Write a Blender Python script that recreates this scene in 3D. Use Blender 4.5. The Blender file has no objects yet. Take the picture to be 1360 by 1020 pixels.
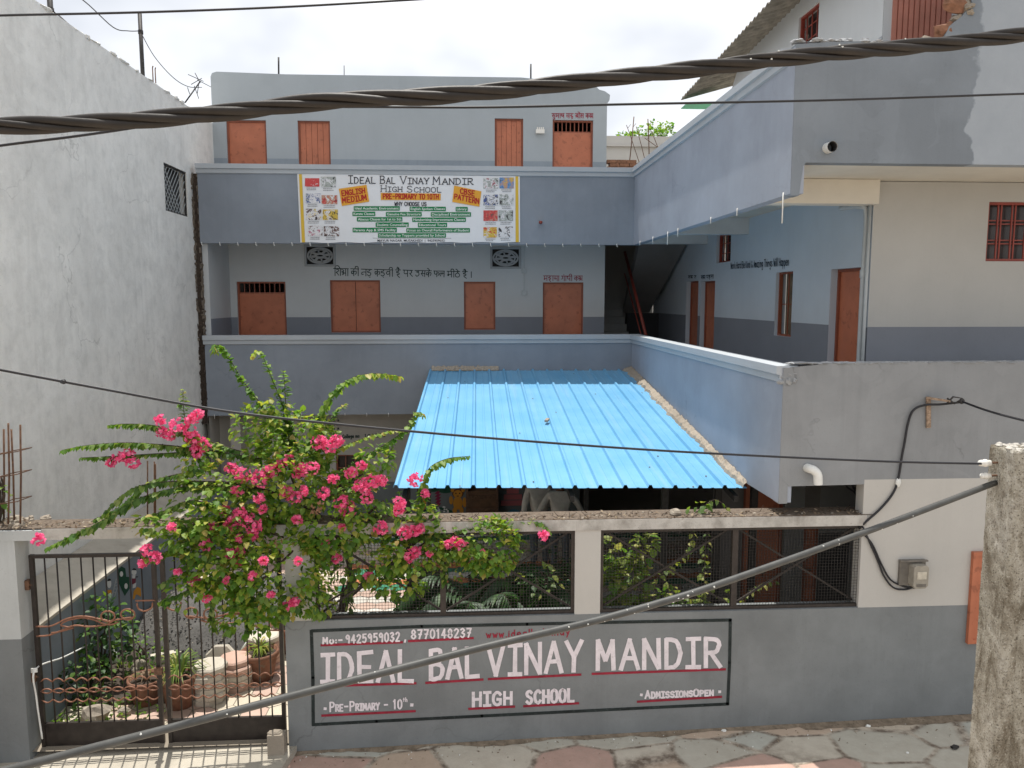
import bpy, math, random
from math import sin, cos, pi, radians, atan, tan
from mathutils import Vector, Matrix, noise as mnoise
random.seed(7)
R = random.random
def U(a, b): return a + (b - a) * R()
scene = bpy.context.scene
COL = scene.collection

# ------------------------------------------------------------------ camera
FPX = 1020.0                        # focal length in pixels of a 1360 px wide frame
TH = atan(0.0585); PH = atan(112 / FPX)
cam_d = bpy.data.cameras.new('camera'); cam = bpy.data.objects.new('camera', cam_d); COL.objects.link(cam)
cam_d.sensor_width = 36; cam_d.lens = 36 * FPX / 1360; cam_d.clip_start = 0.05; cam_d.clip_end = 2000
fh = Vector((sin(TH), cos(TH), 0)); cr = Vector((cos(TH), -sin(TH), 0)); zz = Vector((0, 0, 1))
cF = fh * cos(PH) - zz * sin(PH); cU = fh * sin(PH) + zz * cos(PH)
cam.matrix_world = Matrix(((cr.x, cU.x, -cF.x, 0), (cr.y, cU.y, -cF.y, 0), (cr.z, cU.z, -cF.z, 0), (0, 0, 0, 1)))
scene.camera = cam
# ------------------------------------------------------------------ world, sun, exposure
SUN_EL, SUN_AZ = radians(74), radians(-14)      # sun stands behind the school, a little to the left
w = bpy.data.worlds.new('World'); scene.world = w; w.use_nodes = True
nt = w.node_tree; nt.nodes.clear()
out = nt.nodes.new('ShaderNodeOutputWorld'); bg = nt.nodes.new('ShaderNodeBackground'); bg.inputs[1].default_value = 0.1
sky = nt.nodes.new('ShaderNodeTexSky'); sky.sky_type = 'NISHITA'; sky.sun_disc = False
sky.sun_elevation = SUN_EL; sky.sun_rotation = SUN_AZ
tc = nt.nodes.new('ShaderNodeTexCoord'); mp = nt.nodes.new('ShaderNodeMapping'); mp.inputs['Scale'].default_value = (1, 1, 1.8)
n1 = nt.nodes.new('ShaderNodeTexNoise'); n1.inputs['Scale'].default_value = 2.6; n1.inputs['Detail'].default_value = 4; n1.inputs['Roughness'].default_value = 0.55
rp = nt.nodes.new('ShaderNodeValToRGB')
rp.color_ramp.elements[0].position = 0.40; rp.color_ramp.elements[0].color = (0.53, 0.54, 0.56, 1)
rp.color_ramp.elements[1].position = 0.66; rp.color_ramp.elements[1].color = (0.84, 0.835, 0.83, 1)
sc = nt.nodes.new('ShaderNodeVectorMath'); sc.operation = 'SCALE'; sc.inputs['Scale'].default_value = 9.6
mx = nt.nodes.new('ShaderNodeMix'); mx.data_type = 'RGBA'; mx.inputs['Factor'].default_value = 0.86
L = nt.links.new
L(tc.outputs['Generated'], mp.inputs['Vector']); L(mp.outputs[0], n1.inputs['Vector']); L(n1.outputs['Fac'], rp.inputs['Fac'])
L(rp.outputs['Color'], sc.inputs[0]); L(sky.outputs[0], mx.inputs['A']); L(sc.outputs[0], mx.inputs['B'])
L(mx.outputs['Result'], bg.inputs[0]); L(bg.outputs[0], out.inputs[0])
sl = bpy.data.lights.new('sun', 'SUN'); sl.energy = 3.0; sl.angle = radians(0.6); sl.color = (1, 0.96, 0.89)
so = bpy.data.objects.new('sun', sl); COL.objects.link(so)
sun_dir = Vector((sin(SUN_AZ) * cos(SUN_EL), cos(SUN_AZ) * cos(SUN_EL), sin(SUN_EL)))
so.rotation_euler = (-sun_dir).to_track_quat('-Z', 'Y').to_euler(); so.location = (0, 0, 30)
vs = scene.view_settings; vs.view_transform = 'Standard'; vs.look = 'None'; vs.gamma = 1; vs.use_curve_mapping = False; vs.exposure = 0.78
scene.cycles.max_bounces = 9; scene.cycles.diffuse_bounces = 6; scene.cycles.transparent_max_bounces = 6
scene.cycles.sample_clamp_indirect = 6

# ------------------------------------------------------------------ sight lines: where a line of sight meets a known plane
def _ray(u, v): return cF * FPX + cr * (u - 680) - cU * (v - 510)
def PX(u, v, x): d = _ray(u, v); return d * (x / d.x)
def PY(u, v, y): d = _ray(u, v); return d * (y / d.y)
def PZ(u, v, z): d = _ray(u, v); return d * (z / d.z)

# main planes of the place (metres, origin at the eye of the photographer)
YF, YB, YBW = 7.7, 15.0, 16.4       # street front, face of rear balconies, rear wall
XP, XW, YW = 3.25, 4.76, 8.9        # face of the wing parapets, wing wall, recessed street wall
XL = -5.01                          # left end of the school
XN = -5.13                          # neighbour's long wall
UT, UB = 2.50, 1.06                 # upper parapet
LT, LB = -0.70, -2.20               # lower parapet
UFL, FFL = 1.56, -1.78              # storey floors
GZ = -4.62                          # courtyard ground

# ------------------------------------------------------------------ materials
def _mat(name):
    m = bpy.data.materials.new(name); m.use_nodes = True
    t = m.node_tree; b = t.nodes['Principled BSDF']
    return m, t, b
def N(t, kind, **kw):
    n = t.nodes.new(kind)
    for k, v in kw.items():
        if k in n.inputs: n.inputs[k].default_value = v
        else: setattr(n, k, v)
    return n
def mixc(t, fac, a, b, blend='MIX'):
    m = t.nodes.new('ShaderNodeMix'); m.data_type = 'RGBA'; m.blend_type = blend
    for s, v in (('Factor', fac), ('A', a), ('B', b)):
        if hasattr(v, 'is_linked'): t.links.new(v, m.inputs[s])
        else: m.inputs[s].default_value = v if s == 'Factor' else (v if len(v) == 4 else (*v, 1))
    return m.outputs['Result']
def ramp(t, fac, stops, interp='LINEAR'):
    r = t.nodes.new('ShaderNodeValToRGB'); cr_ = r.color_ramp; cr_.interpolation = interp
    while len(cr_.elements) < len(stops): cr_.elements.new(0.5)
    for e, (p, c) in zip(cr_.elements, stops):
        e.position = p; e.color = (c, c, c, 1) if isinstance(c, (int, float)) else (*c, 1)
    t.links.new(fac, r.inputs['Fac']); return r.outputs['Color']
def coords(t, scale=(1, 1, 1)):
    tc = t.nodes.new('ShaderNodeNewGeometry'); mp = t.nodes.new('ShaderNodeMapping'); mp.inputs['Scale'].default_value = scale
    t.links.new(tc.outputs['Position'], mp.inputs['Vector']); return mp.outputs[0]
def noise(t, vec, scale, detail=4, rough=0.55, dist=0):
    n = N(t, 'ShaderNodeTexNoise', Scale=scale, Detail=detail, Roughness=rough, Distortion=dist)
    t.links.new(vec, n.inputs['Vector']); return n.outputs['Fac']
def bump(t, b, h, strength, dist):
    bp = t.nodes.new('ShaderNodeBump'); bp.inputs['Strength'].default_value = strength; bp.inputs['Distance'].default_value = dist
    t.links.new(h, bp.inputs['Height']); t.links.new(bp.outputs[0], b.inputs['Normal'])
def dk(c, f): return tuple(x * f for x in c)
def plaster(name, c, dirt=0.25, streak=0.2, rough=0.85, bm=0.25, dirtc=None, fine=30, blotch=0.10, crack=0.0):
    """painted cement plaster: patchy coat, rain streaks, small flaws"""
    m, t, b = _mat(name); v = coords(t)
    big = noise(t, v, 0.9, 5, 0.6); mid = noise(t, v, 4.5, 6, 0.65); fin = noise(t, v, fine, 5, 0.7)
    col = mixc(t, ramp(t, big, [(0.35, 0), (0.65, 1)]), dk(c, 1 - blotch), dk(c, 1 + blotch * 0.6))
    col = mixc(t, ramp(t, mid, [(0.45, 0), (0.75, 0.5 * dirt)]), col, dirtc or dk(c, 0.55))
    vs_ = coords(t, (5, 5, 0.35)); st = noise(t, vs_, 1.0, 6, 0.68, 0.6); st = mixc(t, 1.0, st, mixc(t, 0.55, (1, 1, 1), noise(t, v, 1.7, 3, 0.5)), 'MULTIPLY')
    col = mixc(t, ramp(t, st, [(0.36, 0), (0.56, streak)]), col, dirtc or dk(c, 0.5))
    sp = noise(t, v, 55, 2, 0.5)
    col = mixc(t, ramp(t, sp, [(0.66, 0), (0.72, 0.35 * dirt + 0.05)]), col, dk(c, 0.4))
    if crack:                                           # a few hairline cracks and thin patched coats
        dn = N(t, 'ShaderNodeTexNoise', Scale=2.5, Detail=5); t.links.new(v, dn.inputs['Vector']); vv = N(t, 'ShaderNodeVectorMath', operation='MULTIPLY_ADD'); t.links.new(dn.outputs['Color'], vv.inputs[0]); vv.inputs[1].default_value = (.7, .7, .7); t.links.new(v, vv.inputs[2])
        ve = N(t, 'ShaderNodeTexVoronoi', Scale=.55); ve.feature = 'DISTANCE_TO_EDGE'; t.links.new(vv.outputs[0], ve.inputs['Vector'])
        mk_ = mixc(t, 1.0, ramp(t, ve.outputs['Distance'], [(0.0, 1), (0.007, 0)]), ramp(t, noise(t, v, .8, 2, .5), [(.52, 0), (.6, crack)]), 'MULTIPLY'); col = mixc(t, mk_, col, dk(c, .45))
        pt = noise(t, v, 1.6, 3, .5, 1.5); col = mixc(t, ramp(t, pt, [(.60, 0), (.615, .16 * crack + .05)]), col, dk(c, 1.22))
    t.links.new(col, b.inputs['Base Color']); b.inputs['Roughness'].default_value = rough
    b.inputs['Specular IOR Level'].default_value = 0.25
    h = mixc(t, 0.5, mid, fin); bump(t, b, h, bm, 0.02); return m
def plain(name, c, rough=0.6, metal=0.0, var=0.15, scale=8, bm=0.0, spec=0.4, spots=None):
    m, t, b = _mat(name); v = coords(t); n_ = noise(t, v, scale, 5, 0.6)
    col = mixc(t, ramp(t, n_, [(0.3, 0), (0.7, 1)]), dk(c, 1 - var), dk(c, 1 + var))
    if spots:
        s = noise(t, v, scale * 3.1, 4, 0.6); col = mixc(t, ramp(t, s, [(0.58, 0), (0.66, spots[1])]), col, spots[0])
    t.links.new(col, b.inputs['Base Color']); b.inputs['Roughness'].default_value = rough; b.inputs['Metallic'].default_value = metal
    b.inputs['Specular IOR Level'].default_value = spec
    if bm: bump(t, b, n_, bm, 0.01)
    return m
def flat(name, c, rough=0.7, spec=0.2):
    m, t, b = _mat(name); b.inputs['Base Color'].default_value = (*c, 1); b.inputs['Roughness'].default_value = rough
    b.inputs['Specular IOR Level'].default_value = spec; return m
def leafmat(name, stops, trans=0.45, rough=0.5, tint=(1.15, 1.25, 0.55)):
    m, t, b = _mat(name); g = t.nodes.new('ShaderNodeNewGeometry')
    col = ramp(t, g.outputs['Random Per Island'], stops)
    t.links.new(col, b.inputs['Base Color']); b.inputs['Roughness'].default_value = rough; b.inputs['Specular IOR Level'].default_value = 0.45
    tr = t.nodes.new('ShaderNodeBsdfTranslucent'); tcol = mixc(t, 1.0, col, tint, 'MULTIPLY'); t.links.new(tcol, tr.inputs['Color'])
    mxs = t.nodes.new('ShaderNodeMixShader'); mxs.inputs[0].default_value = trans
    t.links.new(b.outputs[0], mxs.inputs[1]); t.links.new(tr.outputs[0], mxs.inputs[2])
    t.links.new(mxs.outputs[0], t.nodes['Material Output'].inputs[0]); return m
M = {}
M['grey'] = plaster('grey_paint', (0.242, 0.272, 0.315), dirt=0.20, streak=0.12, blotch=0.11, bm=0.15, crack=0.25)
M['greyf'] = plaster('street_grey_paint', (0.262, 0.272, 0.282), dirt=0.3, streak=0.22, blotch=0.13, crack=0.6)
M['lilac'] = plaster('wing_blue_lit_paint', (0.325, 0.355, 0.412), dirt=0.16, streak=0.07, blotch=0.10, bm=0.15, crack=0.3)  # bluish paint, lightened to hold the brighter ambient light on this face
M['coping'] = plaster('coping_paint', (0.43, 0.46, 0.49), dirt=0.2, streak=0.05, blotch=0.06, bm=0.1)
M['coping2'] = plaster('skirting_paint', (0.27, 0.31, 0.35), dirt=0.2)
M['white'] = plaster('pale_wall_paint', (0.50, 0.52, 0.53), dirt=0.06, streak=0.06, blotch=0.04, bm=0.12)
M['block'] = plaster('top_storey_paint', (0.365, 0.40, 0.425), dirt=0.08, streak=0.08, blotch=0.05, bm=0.12)
M['wing'] = plaster('wing_wall_paint', (0.49, 0.55, 0.61), dirt=0.06, streak=0.06, blotch=0.05, bm=0.12)
M['cream'] = plaster('cream_paint', (0.49, 0.475, 0.445), dirt=0.10, streak=0.08, blotch=0.05, bm=0.15)
M['dado'] = plaster('dado_paint', (0.205, 0.222, 0.255), dirt=0.12, streak=0.06, blotch=0.06, bm=0.15)
M['dadof'] = plaster('street_dado_paint', (0.208, 0.221, 0.225), dirt=0.35, streak=0.22, blotch=0.16, bm=0.3, crack=0.5)
M['dirty'] = plaster('neighbour_limewash', (0.79, 0.785, 0.755), dirt=0.75, streak=0.24, blotch=0.09, bm=0.6, crack=0.5, dirtc=(0.42, 0.42, 0.40), fine=18)
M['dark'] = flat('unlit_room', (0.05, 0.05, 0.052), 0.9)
M['roomwall'] = plaster('inner_room_wall', (0.22, 0.22, 0.215), dirt=0.2)
def post_mat():
    m, t, b = _mat('pitted_concrete'); v = coords(t); n1 = noise(t, coords(t, (1, 1, .35)), 5.5, 7, .7, .8); n2 = noise(t, v, 24, 6, .7); n3 = noise(t, v, 95, 3, .6)
    c = ramp(t, n1, [(.30, (.085, .065, .042)), (.43, (.20, .175, .135)), (.52, (.34, .315, .26)), (.66, (.46, .435, .38))])
    c = mixc(t, ramp(t, n2, [(.45, 0), (.7, .65)]), c, (.13, .105, .075)); c = mixc(t, ramp(t, n3, [(.56, 0), (.66, .75)]), c, (.05, .04, .03)); c = mixc(t, ramp(t, n3, [(.30, .6), (.38, 0)]), c, (.62, .59, .53))
    t.links.new(c, b.inputs['Base Color']); b.inputs['Roughness'].default_value = .95; b.inputs['Specular IOR Level'].default_value = .15; bump(t, b, mixc(t, .5, n2, n3), 1.0, .012); return m
M['concrete'] = post_mat()
M['cement'] = plaster('cement_mortar', (0.36, 0.31, 0.25), dirt=0.5, streak=0.0, bm=0.9, fine=70, blotch=0.2)
M['door'] = plain('rust_red_door_paint', (0.44, 0.142, 0.072), 0.45, 0, 0.14, 3.0, 0.05, 0.45, ((0.20, 0.06, 0.03), 0.5))
M['doorf'] = plain('door_frame_paint', (0.25, 0.075, 0.04), 0.5, 0, 0.15, 6)
M['redgrille'] = plain('red_grille_paint', (0.26, 0.05, 0.035), 0.45, 0, 0.15, 9)
M['black'] = plain('black_gate_paint', (0.026, 0.020, 0.017), 0.4, 0, 0.4, 12)
M['iron'] = plain('dark_iron', (0.035, 0.032, 0.03), 0.55, 0.2, 0.4, 20)
M['steel'] = plain('brown_painted_steel', (0.045, 0.036, 0.031), 0.6, 0.1, 0.3, 14)
M['rust'] = plain('rusty_iron', (0.14, 0.075, 0.045), 0.8, 0.1, 0.45, 25, 0.3)
M['copper'] = plain('scroll_copper_paint', (0.25, 0.115, 0.07), 0.5, 0.1, 0.2, 18)
M['pvc'] = plain('white_pvc', (0.72, 0.72, 0.69), 0.4, 0, 0.06, 10)
M['pipegrey'] = plain('grey_pipe', (0.42, 0.45, 0.46), 0.45, 0, 0.06, 10)
M['cable'] = plain('weathered_cable_sheath', (0.024, 0.019, 0.0155), 0.55, 0, 0.3, 16, 0.25, 0.35)
M['cableg'] = plain('grey_conduit', (0.066, 0.066, 0.062), 0.5, 0, 0.2, 14, 0.1)
M['wire'] = plain('black_wire', (0.018, 0.018, 0.022), 0.5, 0, 0.3, 12)
M['drop'] = flat('bird_dropping', (0.72, 0.72, 0.68), 0.9)
M['ceramic'] = plain('white_porcelain', (0.75, 0.73, 0.68), 0.25, 0, 0.06, 12)
M['wood'] = plain('brown_wood', (0.13, 0.065, 0.032), 0.6, 0, 0.3, 6)
M['bark'] = plain('bark', (0.06, 0.042, 0.03), 0.85, 0, 0.4, 30, 0.5)
M['terra'] = plain('terracotta', (0.19, 0.092, 0.06), 0.85, 0, 0.35, 9, 0.25, 0.2, ((0.16, 0.14, 0.10), 0.75))
M['soil'] = plain('soil', (0.06, 0.045, 0.035), 0.95, 0, 0.4, 30, 0.6)
M['stone'] = plain('pebble', (0.30, 0.26, 0.21), 0.9, 0, 0.35, 14, 0.4)
M['paverc'] = plaster('cast_paver', (0.55, 0.50, 0.42), dirt=0.35, streak=0.0, bm=0.4, fine=60, blotch=0.15)
M['paverp'] = plaster('pink_cast_paver', (0.52, 0.35, 0.28), dirt=0.35, streak=0.0, bm=0.4, fine=60, blotch=0.15)
M['brick'] = plain('old_brick', (0.23, 0.115, 0.07), 0.95, 0, 0.4, 14, 0.6)
M['wp'] = plain('white_lettering', (0.72, 0.665, 0.70), 0.7, 0, .12, 9, 0, .2, ((.45, .42, .43), .35))
M['rp'] = plain('red_lettering', (0.27, 0.022, 0.042), 0.6, 0, .25, 12, 0, .2)
M['bp'] = plain('black_lettering', (0.020, 0.027, 0.027), 0.6, 0, .4, 8, 0, .2, ((.06, .07, .07), .5))
M['dg'] = flat('green_black_lettering', (0.014, 0.035, 0.032), 0.7)
M['navy'] = flat('navy_lettering', (0.018, 0.035, 0.06), 0.7)
M['shirt'] = plain('grey_shirt_cloth', (0.55, 0.51, 0.465), 0.9, 0, 0.12, 14)
M['trouser'] = plain('blue_grey_trousers', (0.10, 0.12, 0.15), 0.9, 0, 0.15, 14)
M['skin'] = plain('brown_skin', (0.20, 0.10, 0.06), 0.55, 0, 0.08, 20)
M['hair'] = plain('black_hair', (0.012, 0.010, 0.009), 0.5, 0, 0.2, 40)
def patch_mat():
    m = plaster('patched_street_plaster', (0.212, 0.240, 0.272), dirt=0.22, streak=0.14, blotch=0.12, crack=0.7)
    t = m.node_tree; b = t.nodes['Principled BSDF']; src = b.inputs['Base Color'].links[0].from_socket
    g = t.nodes.new('ShaderNodeNewGeometry'); sx = t.nodes.new('ShaderNodeSeparateXYZ'); t.links.new(g.outputs['Position'], sx.inputs[0])
    nz = noise(t, g.outputs['Position'], 2.2, 5, 0.6)
    a1 = N(t, 'ShaderNodeMath', operation='MULTIPLY_ADD'); t.links.new(nz, a1.inputs[0]); a1.inputs[1].default_value = 0.5; t.links.new(sx.outputs['X'], a1.inputs[2])
    f = ramp(t, a1.outputs[0], [(0.0, 0), (1.0, 0)])
    mr = N(t, 'ShaderNodeMapRange'); mr.inputs['From Min'].default_value = 5.33; mr.inputs['From Max'].default_value = 5.36
    t.links.new(a1.outputs[0], mr.inputs['Value'])
    c2 = mixc(t, noise(t, g.outputs['Position'], 3.0, 6, 0.65), (0.28, 0.315, 0.355), (0.37, 0.405, 0.445))
    t.links.new(mixc(t, mr.outputs[0], src, c2), b.inputs['Base Color']); return m
M['patch'] = patch_mat()
def tin_mat():
    m, t, b = _mat('blue_roofing_sheet'); v = coords(t); n_ = noise(t, v, 1.3, 5, 0.6); n2 = noise(t, v, 40, 3, 0.6)
    col = mixc(t, ramp(t, n_, [(0.35, 0), (0.7, 1)]), (0.120, 0.345, 0.57), (0.170, 0.405, 0.62))
    col = mixc(t, ramp(t, n2, [(0.62, 0), (0.74, 0.25)]), col, (0.35, 0.42, 0.45))
    st = noise(t, coords(t, (9, 0.4, 0.4)), 1.0, 4, 0.6); col = mixc(t, ramp(t, st, [(0.55, 0), (0.75, 0.18)]), col, (0.42, 0.50, 0.55))
    t.links.new(col, b.inputs['Base Color']); b.inputs['Roughness'].default_value = 0.42; b.inputs['Specular IOR Level'].default_value = 0.35
    return m
M['tin'] = tin_mat()
M['oldtin'] = plain('weathered_asbestos_sheet', (0.22, 0.20, 0.17), 0.9, 0, 0.35, 6, 0.3, 0.2)
M['gsheet'] = plain('green_translucent_sheet', (0.03, 0.30, 0.16), 0.4, 0, 0.2, 8)
def slab_mat():
    m, t, b = _mat('stone_slab_road'); v = coords(t, (0.95, 1.55, 0)); dn = N(t, 'ShaderNodeTexNoise', Scale=2.0, Detail=3); t.links.new(v, dn.inputs['Vector'])
    vv = N(t, 'ShaderNodeVectorMath', operation='MULTIPLY_ADD'); t.links.new(dn.outputs['Color'], vv.inputs[0]); vv.inputs[1].default_value = (0.13, 0.13, 0); t.links.new(v, vv.inputs[2])
    vo = N(t, 'ShaderNodeTexVoronoi', Scale=1.25, Randomness=0.55); t.links.new(vv.outputs[0], vo.inputs['Vector'])
    ve = N(t, 'ShaderNodeTexVoronoi', Scale=1.25, Randomness=0.55); ve.feature = 'DISTANCE_TO_EDGE'; t.links.new(vv.outputs[0], ve.inputs['Vector'])
    sp = t.nodes.new('ShaderNodeSeparateColor'); t.links.new(vo.outputs['Color'], sp.inputs[0])
    c = ramp(t, sp.outputs[0], [(0.0, (0.48, 0.455, 0.38)), (0.3, (0.55, 0.50, 0.41)), (0.45, (0.52, 0.40, 0.30)), (0.62, (0.48, 0.32, 0.26)), (0.76, (0.54, 0.46, 0.36)), (0.92, (0.47, 0.47, 0.41))], 'CONSTANT')
    g = coords(t); a = noise(t, g, 7, 6, 0.65); c = mixc(t, ramp(t, a, [(0.35, 0.0), (0.75, 0.30)]), c, (0.24, 0.18, 0.13))
    s = noise(t, g, 45, 3, 0.6); c = mixc(t, ramp(t, s, [(0.6, 0), (0.72, 0.5)]), c, (0.46, 0.42, 0.36))
    e = ramp(t, ve.outputs['Distance'], [(0.012, 1), (0.05, 0)]); c = mixc(t, e, c, mixc(t, ramp(t, a, [(0.4, 0), (0.6, 1)]), (0.46, 0.40, 0.32), (0.15, 0.115, 0.085)))
    t.links.new(c, b.inputs['Base Color']); b.inputs['Roughness'].default_value = 0.85
    h = mixc(t, 0.6, ramp(t, ve.outputs['Distance'], [(0.0, 0.0), (0.06, 1)]), a); bump(t, b, h, 0.6, 0.02); return m
M['slab'] = slab_mat()
M['earth'] = plain('dusty_earth', (0.24, 0.20, 0.155), 0.95, 0, 0.25, 3, 0.5)
M['apron'] = plaster('entrance_cement', (0.46, 0.42, 0.35), dirt=0.5, streak=0.0, bm=0.5, blotch=0.2)
M['gravel'] = plain('dark_gravel', (0.105, 0.10, 0.094), 0.95, 0, 0.3, 45, 0.3)
G1 = [(0, (0.055, 0.13, 0.026)), (0.35, (0.105, 0.205, 0.036)), (0.7, (0.175, 0.285, 0.055)), (0.92, (0.27, 0.34, 0.09)), (1, (0.40, 0.42, 0.17))]
M['leaf'] = leafmat('bougainvillea_leaf', G1, 0.5)
M['leafy'] = leafmat('young_leaf', [(0, (0.17, 0.29, 0.035)), (0.5, (0.30, 0.40, 0.055)), (0.85, (0.44, 0.43, 0.09)), (1, (0.50, 0.36, 0.13))], 0.5)
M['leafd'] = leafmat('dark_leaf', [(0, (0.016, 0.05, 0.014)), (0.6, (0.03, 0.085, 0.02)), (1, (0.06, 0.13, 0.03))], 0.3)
M['leafv'] = leafmat('variegated_creeper_leaf', [(0, (0.08, 0.15, 0.03)), (0.45, (0.17, 0.23, 0.05)), (0.8, (0.32, 0.34, 0.08)), (1, (0.45, 0.42, 0.15))], 0.4)
M['bract'] = leafmat('pink_bract', [(0, (0.78, 0.09, 0.27)), (0.6, (0.92, 0.19, 0.40)), (1, (0.95, 0.36, 0.55))], 0.45, 0.6, (1.1, 0.9, 1.0))
M['dry'] = leafmat('dry_bract', [(0, (0.30, 0.16, 0.09)), (1, (0.45, 0.27, 0.17))], 0.3, 0.8, (1, 1, 1))
M['litter'] = leafmat('dry_litter', [(0, (0.09, 0.06, 0.035)), (0.6, (0.20, 0.14, 0.09)), (1, (0.36, 0.29, 0.2))], 0.1, 0.9, (1, 1, 1))

M['roomwall2'] = plaster('vent_cement', (0.33, 0.345, 0.355), dirt=0.25, streak=0.1, bm=0.2)
M['soffit'] = plaster('soffit_bounce_paint', (0.66, 0.63, 0.56), dirt=.08, streak=0)  # cream paint made paler to hold bounce from the sunlit street
M['cement2'] = plaster('cement_floor', (0.30, 0.29, 0.27), dirt=0.3)
M['mortarg'] = plaster('broken_grey_mortar', (0.34, 0.35, 0.36), dirt=0.5, streak=0, bm=0.8)
M['beam'] = plaster('beam_paint', (0.56, 0.60, 0.62), dirt=0.05, streak=.04)
M['glass'] = plain('dusty_dark_pane', (0.035, 0.022, 0.020), 0.25, 0, 0.3, 5, 0, 0.5)
M['curt'] = plain('brown_curtained_pane', (0.16, 0.115, 0.075), 0.5, 0, 0.45, 7, 0, 0.4)
M['creamr'] = plaster('recessed_wall_paint', (0.44, 0.44, 0.425), dirt=0.08, streak=.06, blotch=.05, bm=.12)
M['block2'] = plaster('upper_wing_paint', (0.55, 0.57, 0.585), dirt=0.06, streak=.06, blotch=.04, bm=.12)
M['dado2'] = plaster('upper_dado_paint', (0.33, 0.35, 0.38), dirt=0.1)
M['shutpink'] = plain('faded_red_shutter_paint', (0.46, 0.19, 0.14), 0.5, 0, 0.12, 4, 0, .4)
M['stw'] = plaster('stairwell_paint', (0.30, 0.30, 0.29), dirt=0.2)
M['gcream'] = plaster('ground_storey_paint', (0.42, 0.40, 0.365), dirt=0.15); M['gdado'] = plaster('mural_ground', (0.17, 0.185, 0.185), dirt=0.2); M['roomdk'] = plaster('dark_room_wall', (0.15, 0.14, 0.135), dirt=0.3)  # roomdk: plain dark wall colour for the deep ground storey rooms
M['soilb'] = plain('dry_brown_dirt', (.13, .10, .075), .95, 0, .4, 30, .5)
M['lintel'] = plaster('lintel_paint', (0.52, 0.50, 0.465), dirt=1.3, streak=0.45, bm=.5, dirtc=(.13, .11, .09), blotch=.14, fine=45)
M['greyp'] = plaster('gate_pillar_paint', (0.50, 0.52, 0.52), dirt=0.35, streak=.25, bm=.3)
M['joint'] = plaster('old_joint_mortar', (0.17, 0.14, 0.11), dirt=0.6, streak=0, bm=.9)
M['gw'] = plaster('garden_wall_paint', (0.205, 0.235, 0.265), dirt=0.25, streak=.15); M['capm'] = plaster('mortar_cap', (0.47, 0.43, 0.36), dirt=0.5, streak=0, bm=.5, dirtc=(.14, .11, .08))
M['concl'] = plaster('pale_lime_crust', (0.50, 0.47, 0.42), dirt=.5, streak=0, bm=.8)  # concl: pale crust colour for the crumbled post top
M['rustp'] = plain('peeling_painted_iron', (.30, .22, .16), .85, 0, .4, 30, .2, .2, ((.12, .05, .03), .8)); M['mbb'] = plain('meter_board', (.16, .145, .125), .8, 0, .25, 14, .2); M['mbc'] = plain('meter_case', (.30, .275, .23), .5, 0, .15, 14); M['mbw'] = plain('meter_glass', (.50, .46, .38), .3, 0, .2, 20)
M['leafm'] = leafmat('fresh_leaf', [(0, (.08, .19, .025)), (.5, (.14, .27, .038)), (1, (.25, .35, .06))], .5)
M['nb'] = plain('brown_board', (.05, .038, .035), .6, 0, .15, 5)
M['mud'] = plain('washed_brown_dirt', (.21, .165, .12), .95, 0, .35, 12, .6, .2, ((.10, .08, .06), .8))

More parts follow.
